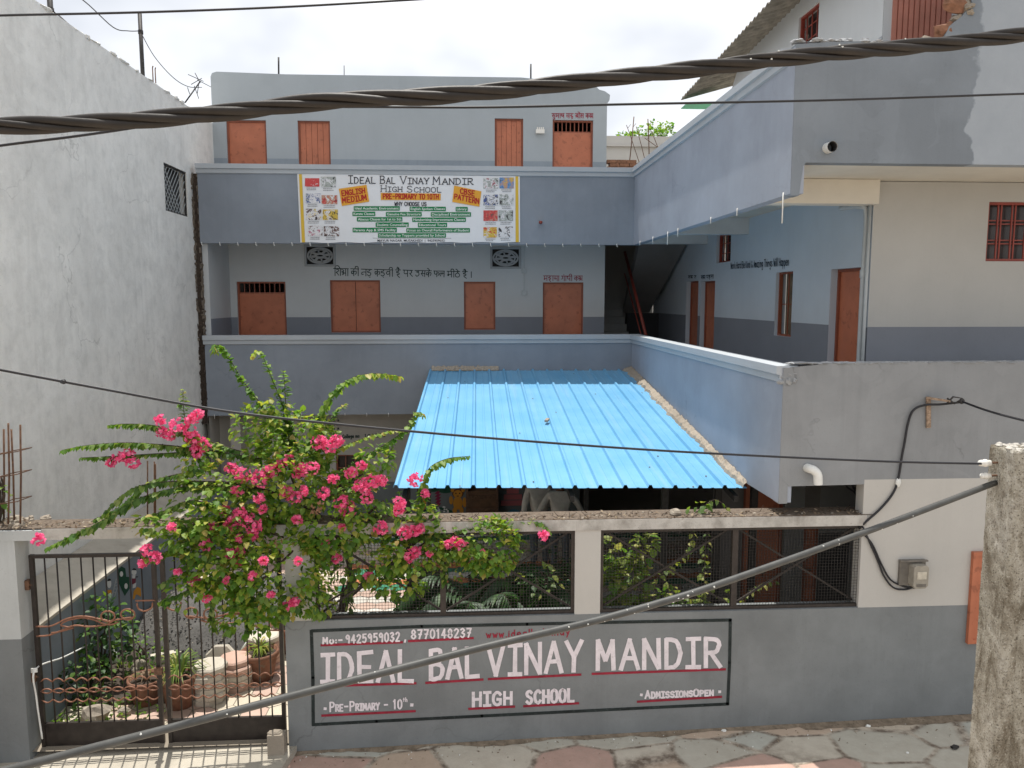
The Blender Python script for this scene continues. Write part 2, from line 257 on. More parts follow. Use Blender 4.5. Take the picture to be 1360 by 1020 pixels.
# ------------------------------------------------------------------ mesh building
class MB:
    def __init__(s): s.v = []; s.f = []; s.m = []; s.sm = []
    def add(s, vs_, fs, mi=0, smooth=False):
        o = len(s.v); s.v += [tuple(p) for p in vs_]
        for f in fs: s.f.append(tuple(i + o for i in f)); s.m.append(mi); s.sm.append(smooth)
        return s
    def quad(s, a, b, c, d, mi=0): return s.add([a, b, c, d], [(0, 1, 2, 3)], mi)
    def box(s, x0, x1, y0, y1, z0, z1, mi=0):
        v = [(x0, y0, z0), (x1, y0, z0), (x1, y1, z0), (x0, y1, z0), (x0, y0, z1), (x1, y0, z1), (x1, y1, z1), (x0, y1, z1)]
        return s.add(v, [(0, 3, 2, 1), (4, 5, 6, 7), (0, 1, 5, 4), (1, 2, 6, 5), (2, 3, 7, 6), (3, 0, 4, 7)], mi)
    def bar(s, a, b, w, h, mi=0):                         # rectangular bar between two points
        a = Vector(a); b = Vector(b); d = (b - a).normalized()
        up = Vector((0, 0, 1)) if abs(d.z) < 0.9 else Vector((0, 1, 0))
        x = d.cross(up).normalized() * (w / 2); y = x.cross(d).normalized() * (h / 2)
        v = [a - x - y, a + x - y, a + x + y, a - x + y, b - x - y, b + x - y, b + x + y, b - x + y]
        return s.add(v, [(0, 3, 2, 1), (4, 5, 6, 7), (0, 1, 5, 4), (1, 2, 6, 5), (2, 3, 7, 6), (3, 0, 4, 7)], mi)
    def tube(s, pts, r, n=8, mi=0, cap=True):
        pts = [Vector(p) for p in pts]; k = len(pts); rs = r if isinstance(r, (list, tuple)) else [r] * k
        o = []; prev = None
        for i in range(k):
            d = (pts[min(i + 1, k - 1)] - pts[max(i - 1, 0)]).normalized()
            if prev is None:
                a = Vector((0, 0, 1)) if abs(d.z) < 0.9 else Vector((1, 0, 0)); x = d.cross(a).normalized()
            else: x = (prev - d * prev.dot(d)).normalized()
            prev = x; y = d.cross(x)
            o += [pts[i] + (x * cos(2 * pi * j / n) + y * sin(2 * pi * j / n)) * rs[i] for j in range(n)]
        fs = [(i * n + j, i * n + (j + 1) % n, (i + 1) * n + (j + 1) % n, (i + 1) * n + j) for i in range(k - 1) for j in range(n)]
        s.add(o, fs, mi, True)
        if cap:
            b = len(s.v) - len(o); s.f.append(tuple(b + j for j in range(n))[::-1]); s.m.append(mi); s.sm.append(False)
            s.f.append(tuple(b + (k - 1) * n + j for j in range(n))); s.m.append(mi); s.sm.append(False)
        return s
    def lathe(s, c, prof, n=24, mi=0, smooth=True, ang=0):
        c = Vector(c); o = [c + Vector((r * cos(ang + 2 * pi * j / n), r * sin(ang + 2 * pi * j / n), z)) for r, z in prof for j in range(n)]
        fs = [(i * n + j, i * n + (j + 1) % n, (i + 1) * n + (j + 1) % n, (i + 1) * n + j) for i in range(len(prof) - 1) for j in range(n)]
        return s.add(o, fs, mi, smooth)
    def prism(s, poly, fn, d0, d1, mi=0):                 # poly of 2D points, fn(u, v, d) -> point
        n = len(poly); v = [fn(u, q, d0) for u, q in poly] + [fn(u, q, d1) for u, q in poly]
        fs = [tuple(range(n)), tuple(range(2 * n - 1, n - 1, -1))] + [(j, j + n, (j + 1) % n + n, (j + 1) % n) for j in range(n)]
        return s.add(v, fs, mi)
    def blob(s, c, rx, ry, rz, mi=0, jit=0.2, n=7, m_=5, seed=0):
        c = Vector(c); o = []
        for i in range(m_ + 1):
            a = pi * i / m_
            for j in range(n):
                b = 2 * pi * j / n; d = Vector((sin(a) * cos(b), sin(a) * sin(b), cos(a)))
                k = 1 + jit * mnoise.noise(d * 1.7 + Vector((seed * 3.1, seed * 1.7, 0)))* 2
                o.append(c + Vector((d.x * rx, d.y * ry, d.z * rz)) * k)
        fs = [(i * n + j, (i + 1) * n + j, (i + 1) * n + (j + 1) % n, i * n + (j + 1) % n) for i in range(m_) for j in range(n)]
        return s.add(o, fs, mi, jit < 0.12)
    def build(s, name, mats, parent=None, org=None):
        if not isinstance(mats, (list, tuple)): mats = [mats]
        vv = [Vector(p) for p in s.v]
        if org is None:
            lo = Vector((min(p.x for p in vv), min(p.y for p in vv), min(p.z for p in vv))); hi = Vector((max(p.x for p in vv), max(p.y for p in vv), max(p.z for p in vv)))
            org = (lo + hi) / 2
            if parent is None: org.z = lo.z
        org = Vector(org)
        me = bpy.data.meshes.new(name); me.from_pydata([tuple(p - org) for p in vv], [], s.f)
        for m in mats: me.materials.append(M[m] if isinstance(m, str) else m)
        me.polygons.foreach_set('material_index', s.m); me.polygons.foreach_set('use_smooth', s.sm); me.update()
        o = bpy.data.objects.new(name, me); COL.objects.link(o); put(o, org, parent); return o
WL = {}
def put(o, loc, parent=None):
    WL[o.name] = Vector(loc)
    if parent: o.parent = parent; o.location = Vector(loc) - WL[parent.name]
    else: o.location = loc
def tag(o, label, cat=None, group=None, kind=None):
    if label: o['label'] = label
    if cat: o['category'] = cat
    if group: o['group'] = group
    if kind: o['kind'] = kind
    return o
def thing(name, loc, label, cat, group=None):
    o = bpy.data.objects.new(name, None); COL.objects.link(o); o.empty_display_size = 0.2; put(o, loc); return tag(o, label, cat, group)
def copy_part(o, parent, off):
    c = o.copy(); COL.objects.link(c); c.parent = parent
    WL[c.name] = WL[o.name] + off; c.location = WL[c.name] - WL[parent.name]
    for ch in list(o.children): copy_part(ch, c, off)
    return c
def smooth_path(pts, k=6):
    pts = [Vector(p) for p in pts]; o = []
    for i in range(len(pts) - 1):
        p0 = pts[max(i - 1, 0)]; p1 = pts[i]; p2 = pts[i + 1]; p3 = pts[min(i + 2, len(pts) - 1)]
        for j in range(k):
            t = j / k; o.append(0.5 * ((2 * p1) + (p2 - p0) * t + (2 * p0 - 5 * p1 + 4 * p2 - p3) * t * t + (3 * p1 - p0 - 3 * p2 + p3) * t ** 3))
    return o + [pts[-1]]

# a wall skin with openings; plane 'Y' (u = x, recess +y) or 'X' (u = y, recess +x)
def wall(mb, plane, val, u0, u1, v0, v1, holes=(), splits=(), mi=lambda u, v: 0, depth=0.12, rmi=None):
    fn = (lambda u, v, d: Vector((u, val + d, v))) if plane == 'Y' else (lambda u, v, d: Vector((val + d, u, v)))
    us = sorted({u0, u1, *[h[0] for h in holes], *[h[1] for h in holes]}); vs_ = sorted({v0, v1, *splits, *[h[2] for h in holes], *[h[3] for h in holes]})
    us = [u for u in us if u0 - 1e-6 <= u <= u1 + 1e-6]; vs_ = [v for v in vs_ if v0 - 1e-6 <= v <= v1 + 1e-6]
    for i in range(len(us) - 1):
        for j in range(len(vs_) - 1):
            cu = (us[i] + us[i + 1]) / 2; cv = (vs_[j] + vs_[j + 1]) / 2
            if any(h[0] < cu < h[1] and h[2] < cv < h[3] for h in holes): continue
            mb.quad(fn(us[i], vs_[j], 0), fn(us[i + 1], vs_[j], 0), fn(us[i + 1], vs_[j + 1], 0), fn(us[i], vs_[j + 1], 0), mi(cu, cv))
    for a, b, c, d in holes:
        q = mi((a + b) / 2, d + 0.05) if rmi is None else rmi
        for (p, r_, s_, t_) in (((a, c), (a, d), 0, 0), ((b, c), (b, d), 0, 0), ((a, d), (b, d), 0, 0), ((a, c), (b, c), 0, 0)):
            mb.quad(fn(p[0], p[1], 0), fn(r_[0], r_[1], 0), fn(r_[0], r_[1], depth), fn(p[0], p[1], depth), q)
    return mb

# ------------------------------------------------------------------ brush lettering (strokes on a 0..4 x 0..6 grid)
GL = {
'A': '0,0 2,6 4,0;.8,2.2 3.2,2.2', 'B': '.3,0 .3,6;~.3,6 2.6,5.9 3.2,4.8 2.4,3.3 .4,3.1;~.4,3.1 3,2.8 3.7,1.6 2.8,.2 .3,0', 'C': '~3.8,4.9 2.4,6 .7,5 .2,3 .7,1 2.4,0 3.8,1.1',
'D': '.4,0 .4,6;~.4,6 2.6,5.6 3.7,3 2.6,.4 .4,0', 'E': '3.6,6 .4,6 .4,0 3.6,0;.4,3 3,3', 'F': '3.6,6 .4,6 .4,0;.4,3 3,3', 'G': '~3.8,4.9 2.4,6 .7,5 .2,3 .7,1 2.2,0 3.6,.8;2.3,2.6 3.7,2.6 3.7,.4',
'H': '.3,0 .3,6;3.7,0 3.7,6;.3,3 3.7,3', 'I': '2,0 2,6;.5,6 3.5,6;.5,0 3.5,0', 'J': '~3,6 3,1.5 1.6,0 .3,1.2', 'K': '.4,0 .4,6;3.6,6 .5,2.8;1.4,3.6 3.8,0', 'L': '.5,6 .5,0 3.8,0',
'M': '.1,0 .3,6 2,2 3.7,6 3.9,0', 'N': '.3,0 .3,6 3.7,0 3.7,6', 'O': '~2,6 .5,5.2 .1,3 .5,.8 2,0 3.5,.8 3.9,3 3.5,5.2 2,6', 'P': '.4,0 .4,6;~.4,6 3,5.8 3.7,4.5 2.8,3 .4,2.8', 'R': '.4,0 .4,6;~.4,6 3,5.8 3.6,4.6 2.8,3.2 .4,3;1.6,3 3.9,0',
'S': '~3.6,5 2.3,6 .6,5.2 .7,3.7 2.3,3 3.6,2 3.2,.6 1.8,0 .3,1', 'T': '2,0 2,6;.1,6 3.9,6', 'U': '~.3,6 .3,1.6 2,0 3.7,1.6 3.7,6', 'V': '.1,6 2,0 3.9,6', 'W': '0,6 1,0 2,4 3,0 4,6', 'X': '.2,6 3.8,0;3.8,6 .2,0', 'Y': '.1,6 2,2.9 3.9,6;2,3 1.9,0', 'Z': '.3,6 3.7,6 .3,0 3.7,0',
'0': '~2,6 .7,5 .4,3 .7,1 2,0 3.3,1 3.6,3 3.3,5 2,6', '1': '1,4.8 2,6 2,0', '2': '~.5,4.8 1.8,6 3.4,5 3,3.4 .5,.1;.5,0 3.7,0', '3': '~.5,5.3 2,6 3.3,4.8 1.6,3.2 3.5,2 2.2,0 .4,.8', '4': '2.6,0 2.6,6 .4,2 3.8,2', '5': '3.4,6 .8,6 .7,3.4;~.7,3.4 2.6,3.8 3.5,2 2.4,.1 .5,.6',
'6': '~3.2,5.6 1.6,5 .5,2.4 1.4,.2 3.2,.8 3,2.8 1.2,3 .6,2', 'c': '~3.2,3.2 1.8,4 .6,2 1.8,0 3.3,.8', 'f': '~3,6.2 2,6 1.8,4.6;1.8,4.6 1.8,0;.7,4 3,4',
'7': '.4,6 3.6,6 1.6,0;1.2,3 3.2,3', '8': '~2,3.2 .7,4.4 2,6 3.3,4.4 2,3.2 .4,1.6 2,0 3.6,1.6 2,3.2', '9': '~3.4,4.6 2,6 .6,4.6 1.6,3.2 3.4,4.2;3.4,4.6 3.1,0', '-': '.6,3 3.4,3', '.': '1.8,.2 2.2,.2', ',': '2.1,.5 1.6,-.9', ':': '1.9,.8 2.1,.8;1.9,3.2 2.1,3.2', '*': '1.6,2.6 2.4,2.6', '&': '~3.8,0 1.2,4.4 1.8,6 2.6,4.8 .4,1.6 1.4,0 3.6,2.2', '|': '2,-.5 2,6.3',
'a': '~3.2,3.6 1.6,4 .5,2 1.6,.1 3.2,1.4;3.3,4 3.4,0', 'b': '.6,6.6 .6,0;~.6,2.6 2.2,4 3.5,2 2.2,0 .6,.8', 'd': '3.4,6.6 3.4,0;~3.3,2.6 1.8,4 .5,2 1.8,0 3.3,1', 'e': '~.5,2 3.4,2.2 2.6,3.9 1,3.6 .5,1.6 1.8,0 3.5,.8', 'g': '~3.3,3 1.8,4 .6,2.4 1.8,.7 3.3,2;~3.4,4 3.4,-1 2,-2.4 .6,-1.6', 'h': '.6,6.6 .6,0;~.6,2.6 2.2,4 3.3,2.8 3.3,0',
'i': '2,4 2,0;1.9,5.5 2.1,5.5', 'k': '.6,6.6 .6,0;3.2,4 .7,1.8;1.5,2.4 3.4,0', 'l': '2,6.6 2,0', 'm': '.2,4 .2,0;~.2,2.8 1.2,4 2,2.6 2,0;~2,2.8 3,4 3.8,2.6 3.8,0', 'n': '.6,4 .6,0;~.6,2.6 2.2,4 3.3,2.8 3.3,0', 'o': '~2,4 .6,3 .6,1 2,0 3.4,1 3.4,3 2,4', 'p': '.6,4 .6,-2.2;~.6,2.6 2.2,4 3.5,2 2.2,0 .6,.8', 'r': '.9,4 .9,0;~.9,2.4 2,4 3.2,3.6', 's': '~3.2,3.4 1.8,4 .9,3 2,2.1 3.2,1.1 2,0 .7,.6', 't': '2,6 2,.3;.7,4 3.3,4', 'v': '.5,4 2,0 3.5,4', 'w': '.1,4 1.1,0 2,3 2.9,0 3.9,4', 'y': '.5,4 2.1,.3;3.6,4 1.2,-2.4', 'z': '.6,4 3.4,4 .6,0 3.4,0',
}
# Devanagari letters and signs, head line added per word ('^' flags zero advance marks)
DV = {
'sha': '~.5,5 1.8,5.4 2,4 .7,3 .5,2.4;.6,2.8 2.2,.4;3.4,6 3.4,0', 'ksha': '~.3,5 1.8,4.8 1.6,3.6 .4,3.2 1.8,3 2,1.6 .8,.6;.8,2.2 3.4,2.2;3.4,6 3.4,0', 'ka': '2.2,6 2.2,0;~2.2,3.4 .8,4.2 .3,2.8 1,1.8 2.2,3;~2.2,3.6 3.6,4.2 4,2.6 3.3,1.4', 'ja': '3.4,6 3.4,0;3.4,3.4 1.4,3.4;~1.4,3.4 .2,2.8 .5,1.4 1.6,1.6', 'da': '~2.4,6 2.4,4.8 .8,4.2 1,3.2 2.6,3 3,1.4 1.6,.2 .5,1.2', 'va': '3.2,6 3.2,0;~3.2,4 1.4,4.4 .6,3 1.5,1.7 3.2,2.6',
'ha': '~2.2,6 2.2,4.8 .9,4.4 1,3.5 2.4,3.4 2.8,2.2 1.2,1.6 1.8,.4 3,-.9', 'pa': '3.2,6 3.2,0;~.7,6 .7,3.4 1.6,2.6 3.2,3', 'ra': '~1,6 2.2,5 2,3.6 .9,3;.9,3 2.8,.2', 'u': '~2.6,6 2.6,5 1,4.7 2.6,3.9 2.9,2 1.4,.4 .3,1.6', 'sa': '~.7,6 1.7,4.6 .5,3;.6,3.2 1.9,.5;1.2,3.2 3.3,3.2;3.3,6 3.3,0', 'pha': '2.3,6 2.3,0;~.4,6 .4,3.6 1.2,2.8 2.3,3.4;~2.3,3.8 3.6,4.4 4,3 3.3,1.6', 'la': '3.4,6 3.4,0;~3.4,3.6 2.2,4.2 1.8,2.8 1.1,4.2 .2,2.6 1,1', 'ma': '.8,6 .8,2;3.3,6 3.3,0;~.2,2.2 .9,1.5 1.1,2.6 .5,2.8;.8,2.4 3.3,3', 'tha': '~2.2,6 2.2,4.6 .5,3.2 .6,1 2.2,.2 3.6,1.4 3.3,3.6 2.2,4.4', 'bha': '3.3,6 3.3,0;~.4,5.6 1.2,6 1.4,2.4 .5,2 .8,3.2;1.3,3 3.3,3', 'ssa': '3.2,6 3.2,0;~.7,6 .7,3.2 1.6,2.4 3.2,2.8;.9,5 3.1,3.2', 'cha': '3.3,6 3.3,0;.4,4 3.3,4;~1.2,4 .8,2 1.8,1.5 3.3,2.6', 'ndra': '~.4,3.6 2,3.6;~2.2,6 2.2,4.6 1.2,3.4 2,2 3.2,2.6 2.4,.6;1.4,.4 3.2,-.6', 'ba': '3.2,6 3.2,0;~3.2,4 1.4,4.4 .6,3 1.5,1.7 3.2,2.6;1,3.6 2.8,2.4', 'ta': '3.2,6 3.2,0;~3.2,3.6 1.4,3.8 .8,2 1.6,.6', 'tma': '.2,3.4 1.4,3.4;1.6,6 1.6,2;3.6,6 3.6,0;1.2,2.2 3.6,3', 'ga': '3,6 3,0;~1.2,6 1.2,2.6 .3,2.2', 'dha': '3.3,6 3.3,0;~.6,5.4 1.6,5 .7,3.8 1.8,2.2 3.3,3', 'dda': '~1.6,6 1.6,5 .5,3.4 1.4,2.2 2.8,3 2,1 2.8,.2',
'aa': '1,6 1,0', 'i': '.8,6 .8,0;~.8,6 1.2,8 3.4,8.2 4.4,6.4', 'ii': '1,6 1,0;~1,6 .8,7.8 -.8,8.2 -1.4,6.6', '^e': '~-1.4,6.2 -2.4,7.8 -3.2,8.2', '^ai': '~-1.4,6.2 -2.2,7.4 -3.4,7.6;~-1.4,6.2 -1.8,8 -2.8,8.6', '^o': '~-.6,6.2 -1.6,7.8 -2.6,8.2', '^u': '~-1.6,0 -.8,-1 -2.2,-1.8 -3,-1', '^dot': '-2,-.9 -1.6,-.9', '^an': '-1.2,7.4 -.8,7.4', 'danda': '1,6 1,0', 'oo': '1,6 1,0;~1,6.2 .2,7.8 -1,8.2',
}
def parse(sx):
    o = []
    for st in sx.split(';'):
        sm = st.startswith('~'); pts = [Vector((float(a.split(',')[0]), float(a.split(',')[1]), 0)) for a in st.lstrip('~').split()]
        o.append([(p.x, p.y) for p in (smooth_path(pts, 4) if sm and len(pts) > 2 else pts)])
    return o
def strokes_latin(text, adv=5.0, small=None):
    """list of polylines in grid units, total width"""
    x = 0; o = []
    for ch in text:
        if ch == ' ': x += adv * 0.6; continue
        k = 1.0; key = ch
        if small and ch.islower(): k = small; key = ch.upper()
        wd = {'I': .8, '.': .45, ',': .5, ':': .5, 'l': .5, 'i': .5, '1': .8, '*': .6, 'M': 1.1, 'm': 1.1, 'w': 1.1, 'W': 1.1}.get(key, 1.0)
        off = {'.': -1.2, ',': -1.2, ':': -1.2, 'l': -1.2, 'i': -1.2, '*': -.8, 'I': -.4, '1': -.4}.get(key, 0)
        for pl in parse(GL[key]): o.append([(x + (px + off) * k, py * k) for px, py in pl])
        x += adv * k * wd
    return o, x - (adv - 4)
def strokes_deva(words):
    x = 0; o = []
    for wd in words:
        x0 = x
        for g in wd.split():
            for pl in parse(DV[g]): o.append([(x + a, b) for a, b in pl])
            if not g.startswith('^'): x += {'aa': 1.6, 'ii': 1.7, 'i': 1.4, 'danda': 1.6, 'oo': 1.6, 'ka': 4.4, 'pha': 4.4, 'ra': 3.2, 'ga': 3.6}.get(g, 4.1)
        if wd != 'danda': o.append([(x0 - .2, 6), (x - .2, 6)])
        x += 1.8
    return o, x - 1.8
def brush(mb, lines, fn, wd, n, mi=0, jit=0.0):
    """flat brush strokes; fn maps grid to a point, n = surface normal, wd = stroke width in metres"""
    n = Vector(n); cut = []
    for pl in lines:                                    # a brush lifts at sharp corners
        cur = [pl[0]]
        for i in range(1, len(pl)):
            cur.append(pl[i])
            if i < len(pl) - 1:
                a_ = Vector(fn(*pl[i])) - Vector(fn(*pl[i - 1])); b_ = Vector(fn(*pl[i + 1])) - Vector(fn(*pl[i]))
                if a_.length and b_.length and a_.normalized().dot(b_.normalized()) < .45: cut.append(cur); cur = [pl[i]]
        cut.append(cur)
    lines = cut
    for k, pl in enumerate(lines):
        P = [Vector(fn(a + U(-jit, jit), b + U(-jit, jit))) + n * (0.0004 * (k % 7)) for a, b in pl]
        if len(P) == 1: P = [P[0], P[0] + Vector((wd, 0, 0))]
        Lf = []; Rt = []
        for i, p in enumerate(P):
            d0 = (P[i] - P[i - 1]).normalized() if i else None; d1 = (P[i + 1] - P[i]).normalized() if i < len(P) - 1 else None
            if d0 is None or d0.length < .5: d0 = d1
            if d1 is None or d1.length < .5: d1 = d0
            t0 = d0.cross(n); t1 = d1.cross(n); m = (t0 + t1)
            if m.length < 0.3: m = t0.copy(); q = 1
            else: m.normalize(); q = min(1 / max(m.dot(t0), 0.5), 1.7)
            e = wd * 0.5 * (1 + (U(-.08, .08) if jit else 0))
            pp = p - d1 * (wd * .35) if i == 0 else (p + d0 * (wd * .35) if i == len(P) - 1 else p)
            Lf.append(pp - m * e * q); Rt.append(pp + m * e * q)
        kk = len(P); mb.add(Lf + Rt, [(i, i + 1, kk + i + 1, kk + i) for i in range(kk - 1)], mi)
def fit(a, b, c, d, W, H=6.0):
    """grid -> point; corners bottom-left, bottom-right, top-right, top-left"""
    a, b, c, d = map(Vector, (a, b, c, d))
    return lambda x, y: (a * (1 - x / W) + b * (x / W)) * (1 - y / H) + (d * (1 - x / W) + c * (x / W)) * (y / H)
def type_text(body, size=1.0, bold=0.0):
    """flat typeset letters as (verts, faces) with unit cap height box, using the built-in face"""
    cu = bpy.data.curves.new('t', 'FONT'); cu.body = body; cu.size = size; cu.offset = bold; cu.resolution_u = 2; cu.fill_mode = 'FRONT'
    ob = bpy.data.objects.new('t', cu); COL.objects.link(ob)
    dg = bpy.context.evaluated_depsgraph_get(); me = bpy.data.meshes.new_from_object(ob.evaluated_get(dg))
    v = [(p.co.x, p.co.y) for p in me.vertices]; f = [tuple(q.vertices) for q in me.polygons]
    bpy.data.objects.remove(ob); bpy.data.curves.remove(cu); bpy.data.meshes.remove(me); return v, f

# ------------------------------------------------------------------ the setting
g = MB(); g.quad((-400, -400, -5.4), (400, -400, -5.4), (400, 900, -5.4), (-400, 900, -5.4)); tag(g.build('ground', 'earth'), None, kind='structure')
def road_z(x): return -4.655 + 0.0235 * (x - 1.0)
g = MB(); nx = 30
for i in range(nx):
    x0 = -14 + i * 1.0; x1 = x0 + 1.0
    g.quad((x0, -12, road_z(x0)), (x1, -12, road_z(x1)), (x1, YF + 0.02, road_z(x1)), (x0, YF + 0.02, road_z(x0)))
tag(g.build('road', 'slab'), None, kind='structure')
# hexagon paved courtyard, laid in coloured rows
def courtyard():
    hexm = [plaster('hex_' + k, c, dirt=0.35, streak=0, bm=0.3, fine=50, blotch=0.15) for k, c in
            (('cream', (0.60, 0.53, 0.42)), ('pink', (0.55, 0.40, 0.33)), ('green', (0.05, 0.22, 0.13)), ('orange', (0.58, 0.22, 0.10)), ('white', (0.66, 0.62, 0.56)), ('joint', (0.28, 0.24, 0.19)))]
    g = MB(); r = 0.165; dx = r * math.sqrt(3); dy = r * 1.5
    g.quad((XN, YF + .02, GZ - .006), (9, YF + .02, GZ - .006), (9, 21, GZ - .006), (XN, 21, GZ - .006), 5)
    pat = [0, 1, 0, 4, 2, 4, 2, 3, 2, 2, 3, 2, 4, 1, 4, 1, 2, 3, 4, 2, 3, 1]
    j = 0; y = YF + 0.40
    while y < 15.4:
        x = XN + (dx / 2 if j % 2 else 0)
        k = 0 if y < 10.2 else pat[j % len(pat)]
        while x < 4.7:
            kk = k
            if y < 10.2: kk = 1 if R() < .3 else 0
            elif x < -2.05: kk = 1 if R() < .55 else 0
            elif R() < .04: kk = 4
            h = U(0, .004)
            g.add([(x + (r - .006) * cos(pi / 6 + a * pi / 3), y + (r - .006) * sin(pi / 6 + a * pi / 3), GZ + h) for a in range(6)], [(0, 1, 2, 3, 4, 5)], kk); x += dx
        y += dy; j += 1
    tag(g.build('courtyard_floor', hexm), None, kind='structure')
courtyard()
g = MB(); g.prism([(-4.9, 7.25), (-1.9, 7.2), (-1.75, YF + .3), (-4.9, YF + .3)], lambda u, v, d: Vector((u, v, d + 0.0235 * u)), -4.75, -4.60)
tag(g.build('entrance_apron', 'apron'), None, kind='structure')

# ------------------------------------------------------------------ the school
S = thing('school_building', (0, YB, GZ), 'grey and white two storey school with rust red doors and long balconies around a yard', 'school building')
def rectY(u0, v0, u1, v1, y): a = PY(u0, v0, y); b = PY(u1, v1, y); return (a.x, b.x, b.z, a.z)
def rectX(u0, v0, u1, v1, x):                        # left, right pixel columns on the wing wall -> (near y, far y, z0, z1)
    a = PX(u0, v0, x); b = PX(u1, v1, x); lo, hi = sorted((a.y, b.y)); return (lo, hi, min(b.z, a.z), max(a.z, b.z))
def place(plane, val):
    return (lambda u, v, d: Vector((u, val + d, v))) if plane == 'Y' else (lambda u, v, d: Vector((val + d, u, v)))
def fbox(mb, fn, u0, u1, v0, v1, d0, d1, mi=0): mb.prism([(u0, v0), (u1, v0), (u1, v1), (u0, v1)], fn, d0, d1, mi)
def door(plane, val, r, kind, name='door', rec=0.075, label=None):
    u0, u1, v0, v1 = r; fn = place(plane, val); W_ = u1 - u0; fw = 0.035
    lf = MB(); a, b, c, d = u0 + fw, u1 - fw, v0 + (fw if name != 'door' else 0.01), v1 - fw
    top = d - 0.21 if kind == 'grille' else d
    if kind == 'plank':
        n = max(4, round(W_ / .13)); s_ = (b - a) / n
        for i in range(n): fbox(lf, fn, a + i * s_ + .004, a + (i + 1) * s_ - .004, c, d, rec - .012 + (i % 2) * .004, rec + .02)
        fbox(lf, fn, a, b, c, d, rec + .012, rec + .024)
    elif kind == 'double':
        m_ = (a + b) / 2
        for p, q in ((a, m_ - .006), (m_ + .006, b)):
            fbox(lf, fn, p, q, c, d, rec, rec + .025); 
            for e in ((p, p + .03, c, d), (q - .03, q, c, d), (p + .03, q - .03, c, c + .03), (p + .03, q - .03, d - .03, d)): fbox(lf, fn, *e, rec - .010, rec - .001)
    elif kind == 'sheet':                              # dented pressed sheet
        n = 10; k = 12; vv = []
        for j in range(k + 1):
            for i in range(n + 1):
                u = a + (b - a) * i / n; v = c + (top - c) * j / k; e = min(i, n - i, j, k - j)
                vv.append(fn(u, v, rec + (0 if e == 0 else .018 * mnoise.noise(Vector((u * 2.3, v * 2.1, val))))))
        lf.add(vv, [(j * (n + 1) + i, j * (n + 1) + i + 1, (j + 1) * (n + 1) + i + 1, (j + 1) * (n + 1) + i) for j in range(k) for i in range(n)], 0, True)
        fbox(lf, fn, a, b, c, c + .16, rec - .022, rec - .018)
    else:
        fbox(lf, fn, a, b, c, top, rec, rec + .03); z_ = c + (top - c) * .40; fbox(lf, fn, a, b, z_, z_ + .012, rec - .005, rec - .001)
    D = lf.build(name, 'door', S)
    fr = MB()
    for e in ((u0, u0 + fw, v0, v1), (u1 - fw, u1, v0, v1), (u0 + fw, u1 - fw, v1 - fw, v1)): fbox(fr, fn, *e, rec - .03, rec + .05)
    if name != 'door': fbox(fr, fn, u0 + fw, u1 - fw, v0, v0 + fw, rec - .03, rec + .05)
    fr.build('frame', 'doorf', D)
    bk = MB(); fbox(bk, fn, u0 + .002, u1 - .002, v0 + .002, v1 - .002, .13, .14) if kind not in ('grille',) else None
    if bk.f: bk.build('backing', 'dark', D)
    if kind == 'grille':
        gb = MB(); n = 9; fbox(gb, fn, a, b, top, top + .025, rec, rec + .03)
        for i in range(n + 1):
            u = a + (b - a) * i / n; fbox(gb, fn, u - .009, u + .009, top + .025, d, rec + .004, rec + .022)
        gb.build('top_grille', 'doorf', D)
    if kind in ('plain', 'grille', 'bolt') and name == 'door':
        bt = MB(); z_ = v0 + (1.02 if plane == 'Y' else .62); s_ = 1 if plane == 'Y' else -1; u = (b - .04) if s_ > 0 else (b - .05)
        bt.tube([fn(u, z_, rec - .02), fn(u - .26, z_, rec - .02)], .011, 8); fbox(bt, fn, u - .20, u - .13, z_ - .05, z_ + .03, rec - .012, rec - .001); bt.tube([fn(u - .17, z_ - .01, rec - .03), fn(u - .17, z_ - .10, rec - .03)], .008, 6)
        bt.build('bolt', 'rust', D)
    if label: D['label'] = label
    return D
def oct_vent(r):
    u0, u1, v0, v1 = r; fn = place('Y', YBW); cu = (u0 + u1) / 2; cv = (v0 + v1) / 2; hw = (u1 - u0) / 2; hv = (v1 - v0) / 2
    m = MB(); k = .045
    for e in ((u0, u0 + k, v0, v1), (u1 - k, u1, v0, v1), (u0 + k, u1 - k, v0, v0 + k), (u0 + k, u1 - k, v1 - k, v1)): fbox(m, fn, *e, -.03, .05)
    def ring(a, b, t, d0, d1, lo=0, hi=2 * pi, n=40):
        st = max(3, int(n * (hi - lo) / (2 * pi)))
        for i in range(st):
            p = lo + (hi - lo) * i / st; q = lo + (hi - lo) * (i + 1) / st
            m.prism([(cu + a * cos(p), cv + b * sin(p)), (cu + a * cos(q), cv + b * sin(q)), (cu + (a - t) * cos(q), cv + (b - t) * sin(q)), (cu + (a - t) * cos(p), cv + (b - t) * sin(p))], fn, d0, d1)
    ring(hw - .05, hv - .05, .035, -.01, .05); ring(hw * .66, hv * .62, .030, -.005, .05); ring(hw * .34, hv * .30, .05, -.005, .05)
    for a in range(8):
        t = a * pi / 4 + .2; m.bar(fn(cu + hw * .3 * cos(t), cv + hv * .25 * sin(t), .02), fn(cu + (hw - .07) * cos(t), cv + (hv - .07) * sin(t), .02), .028, .05)
    V = m.build('vent_grille', 'roomwall2', S); bk = MB(); fbox(bk, fn, u0 + .002, u1 - .002, v0 + .002, v1 - .002, .10, .11); bk.build('backing', 'dark', V)
UD = UFL; FD = FFL
def dr(u0, v0, u1, y, fl): a = PY(u0, v0, y); b = PY(u1, v0, y); return (a.x, b.x, fl, a.z)
doorsU = [(dr(300, 159, 353, YBW, UD), 'plain'), (dr(395, 160, 438, YBW, UD), 'plank'), (dr(657, 157, 695, YBW, UD), 'plank'), (dr(734, 159, 788, YBW, UD), 'grille')]
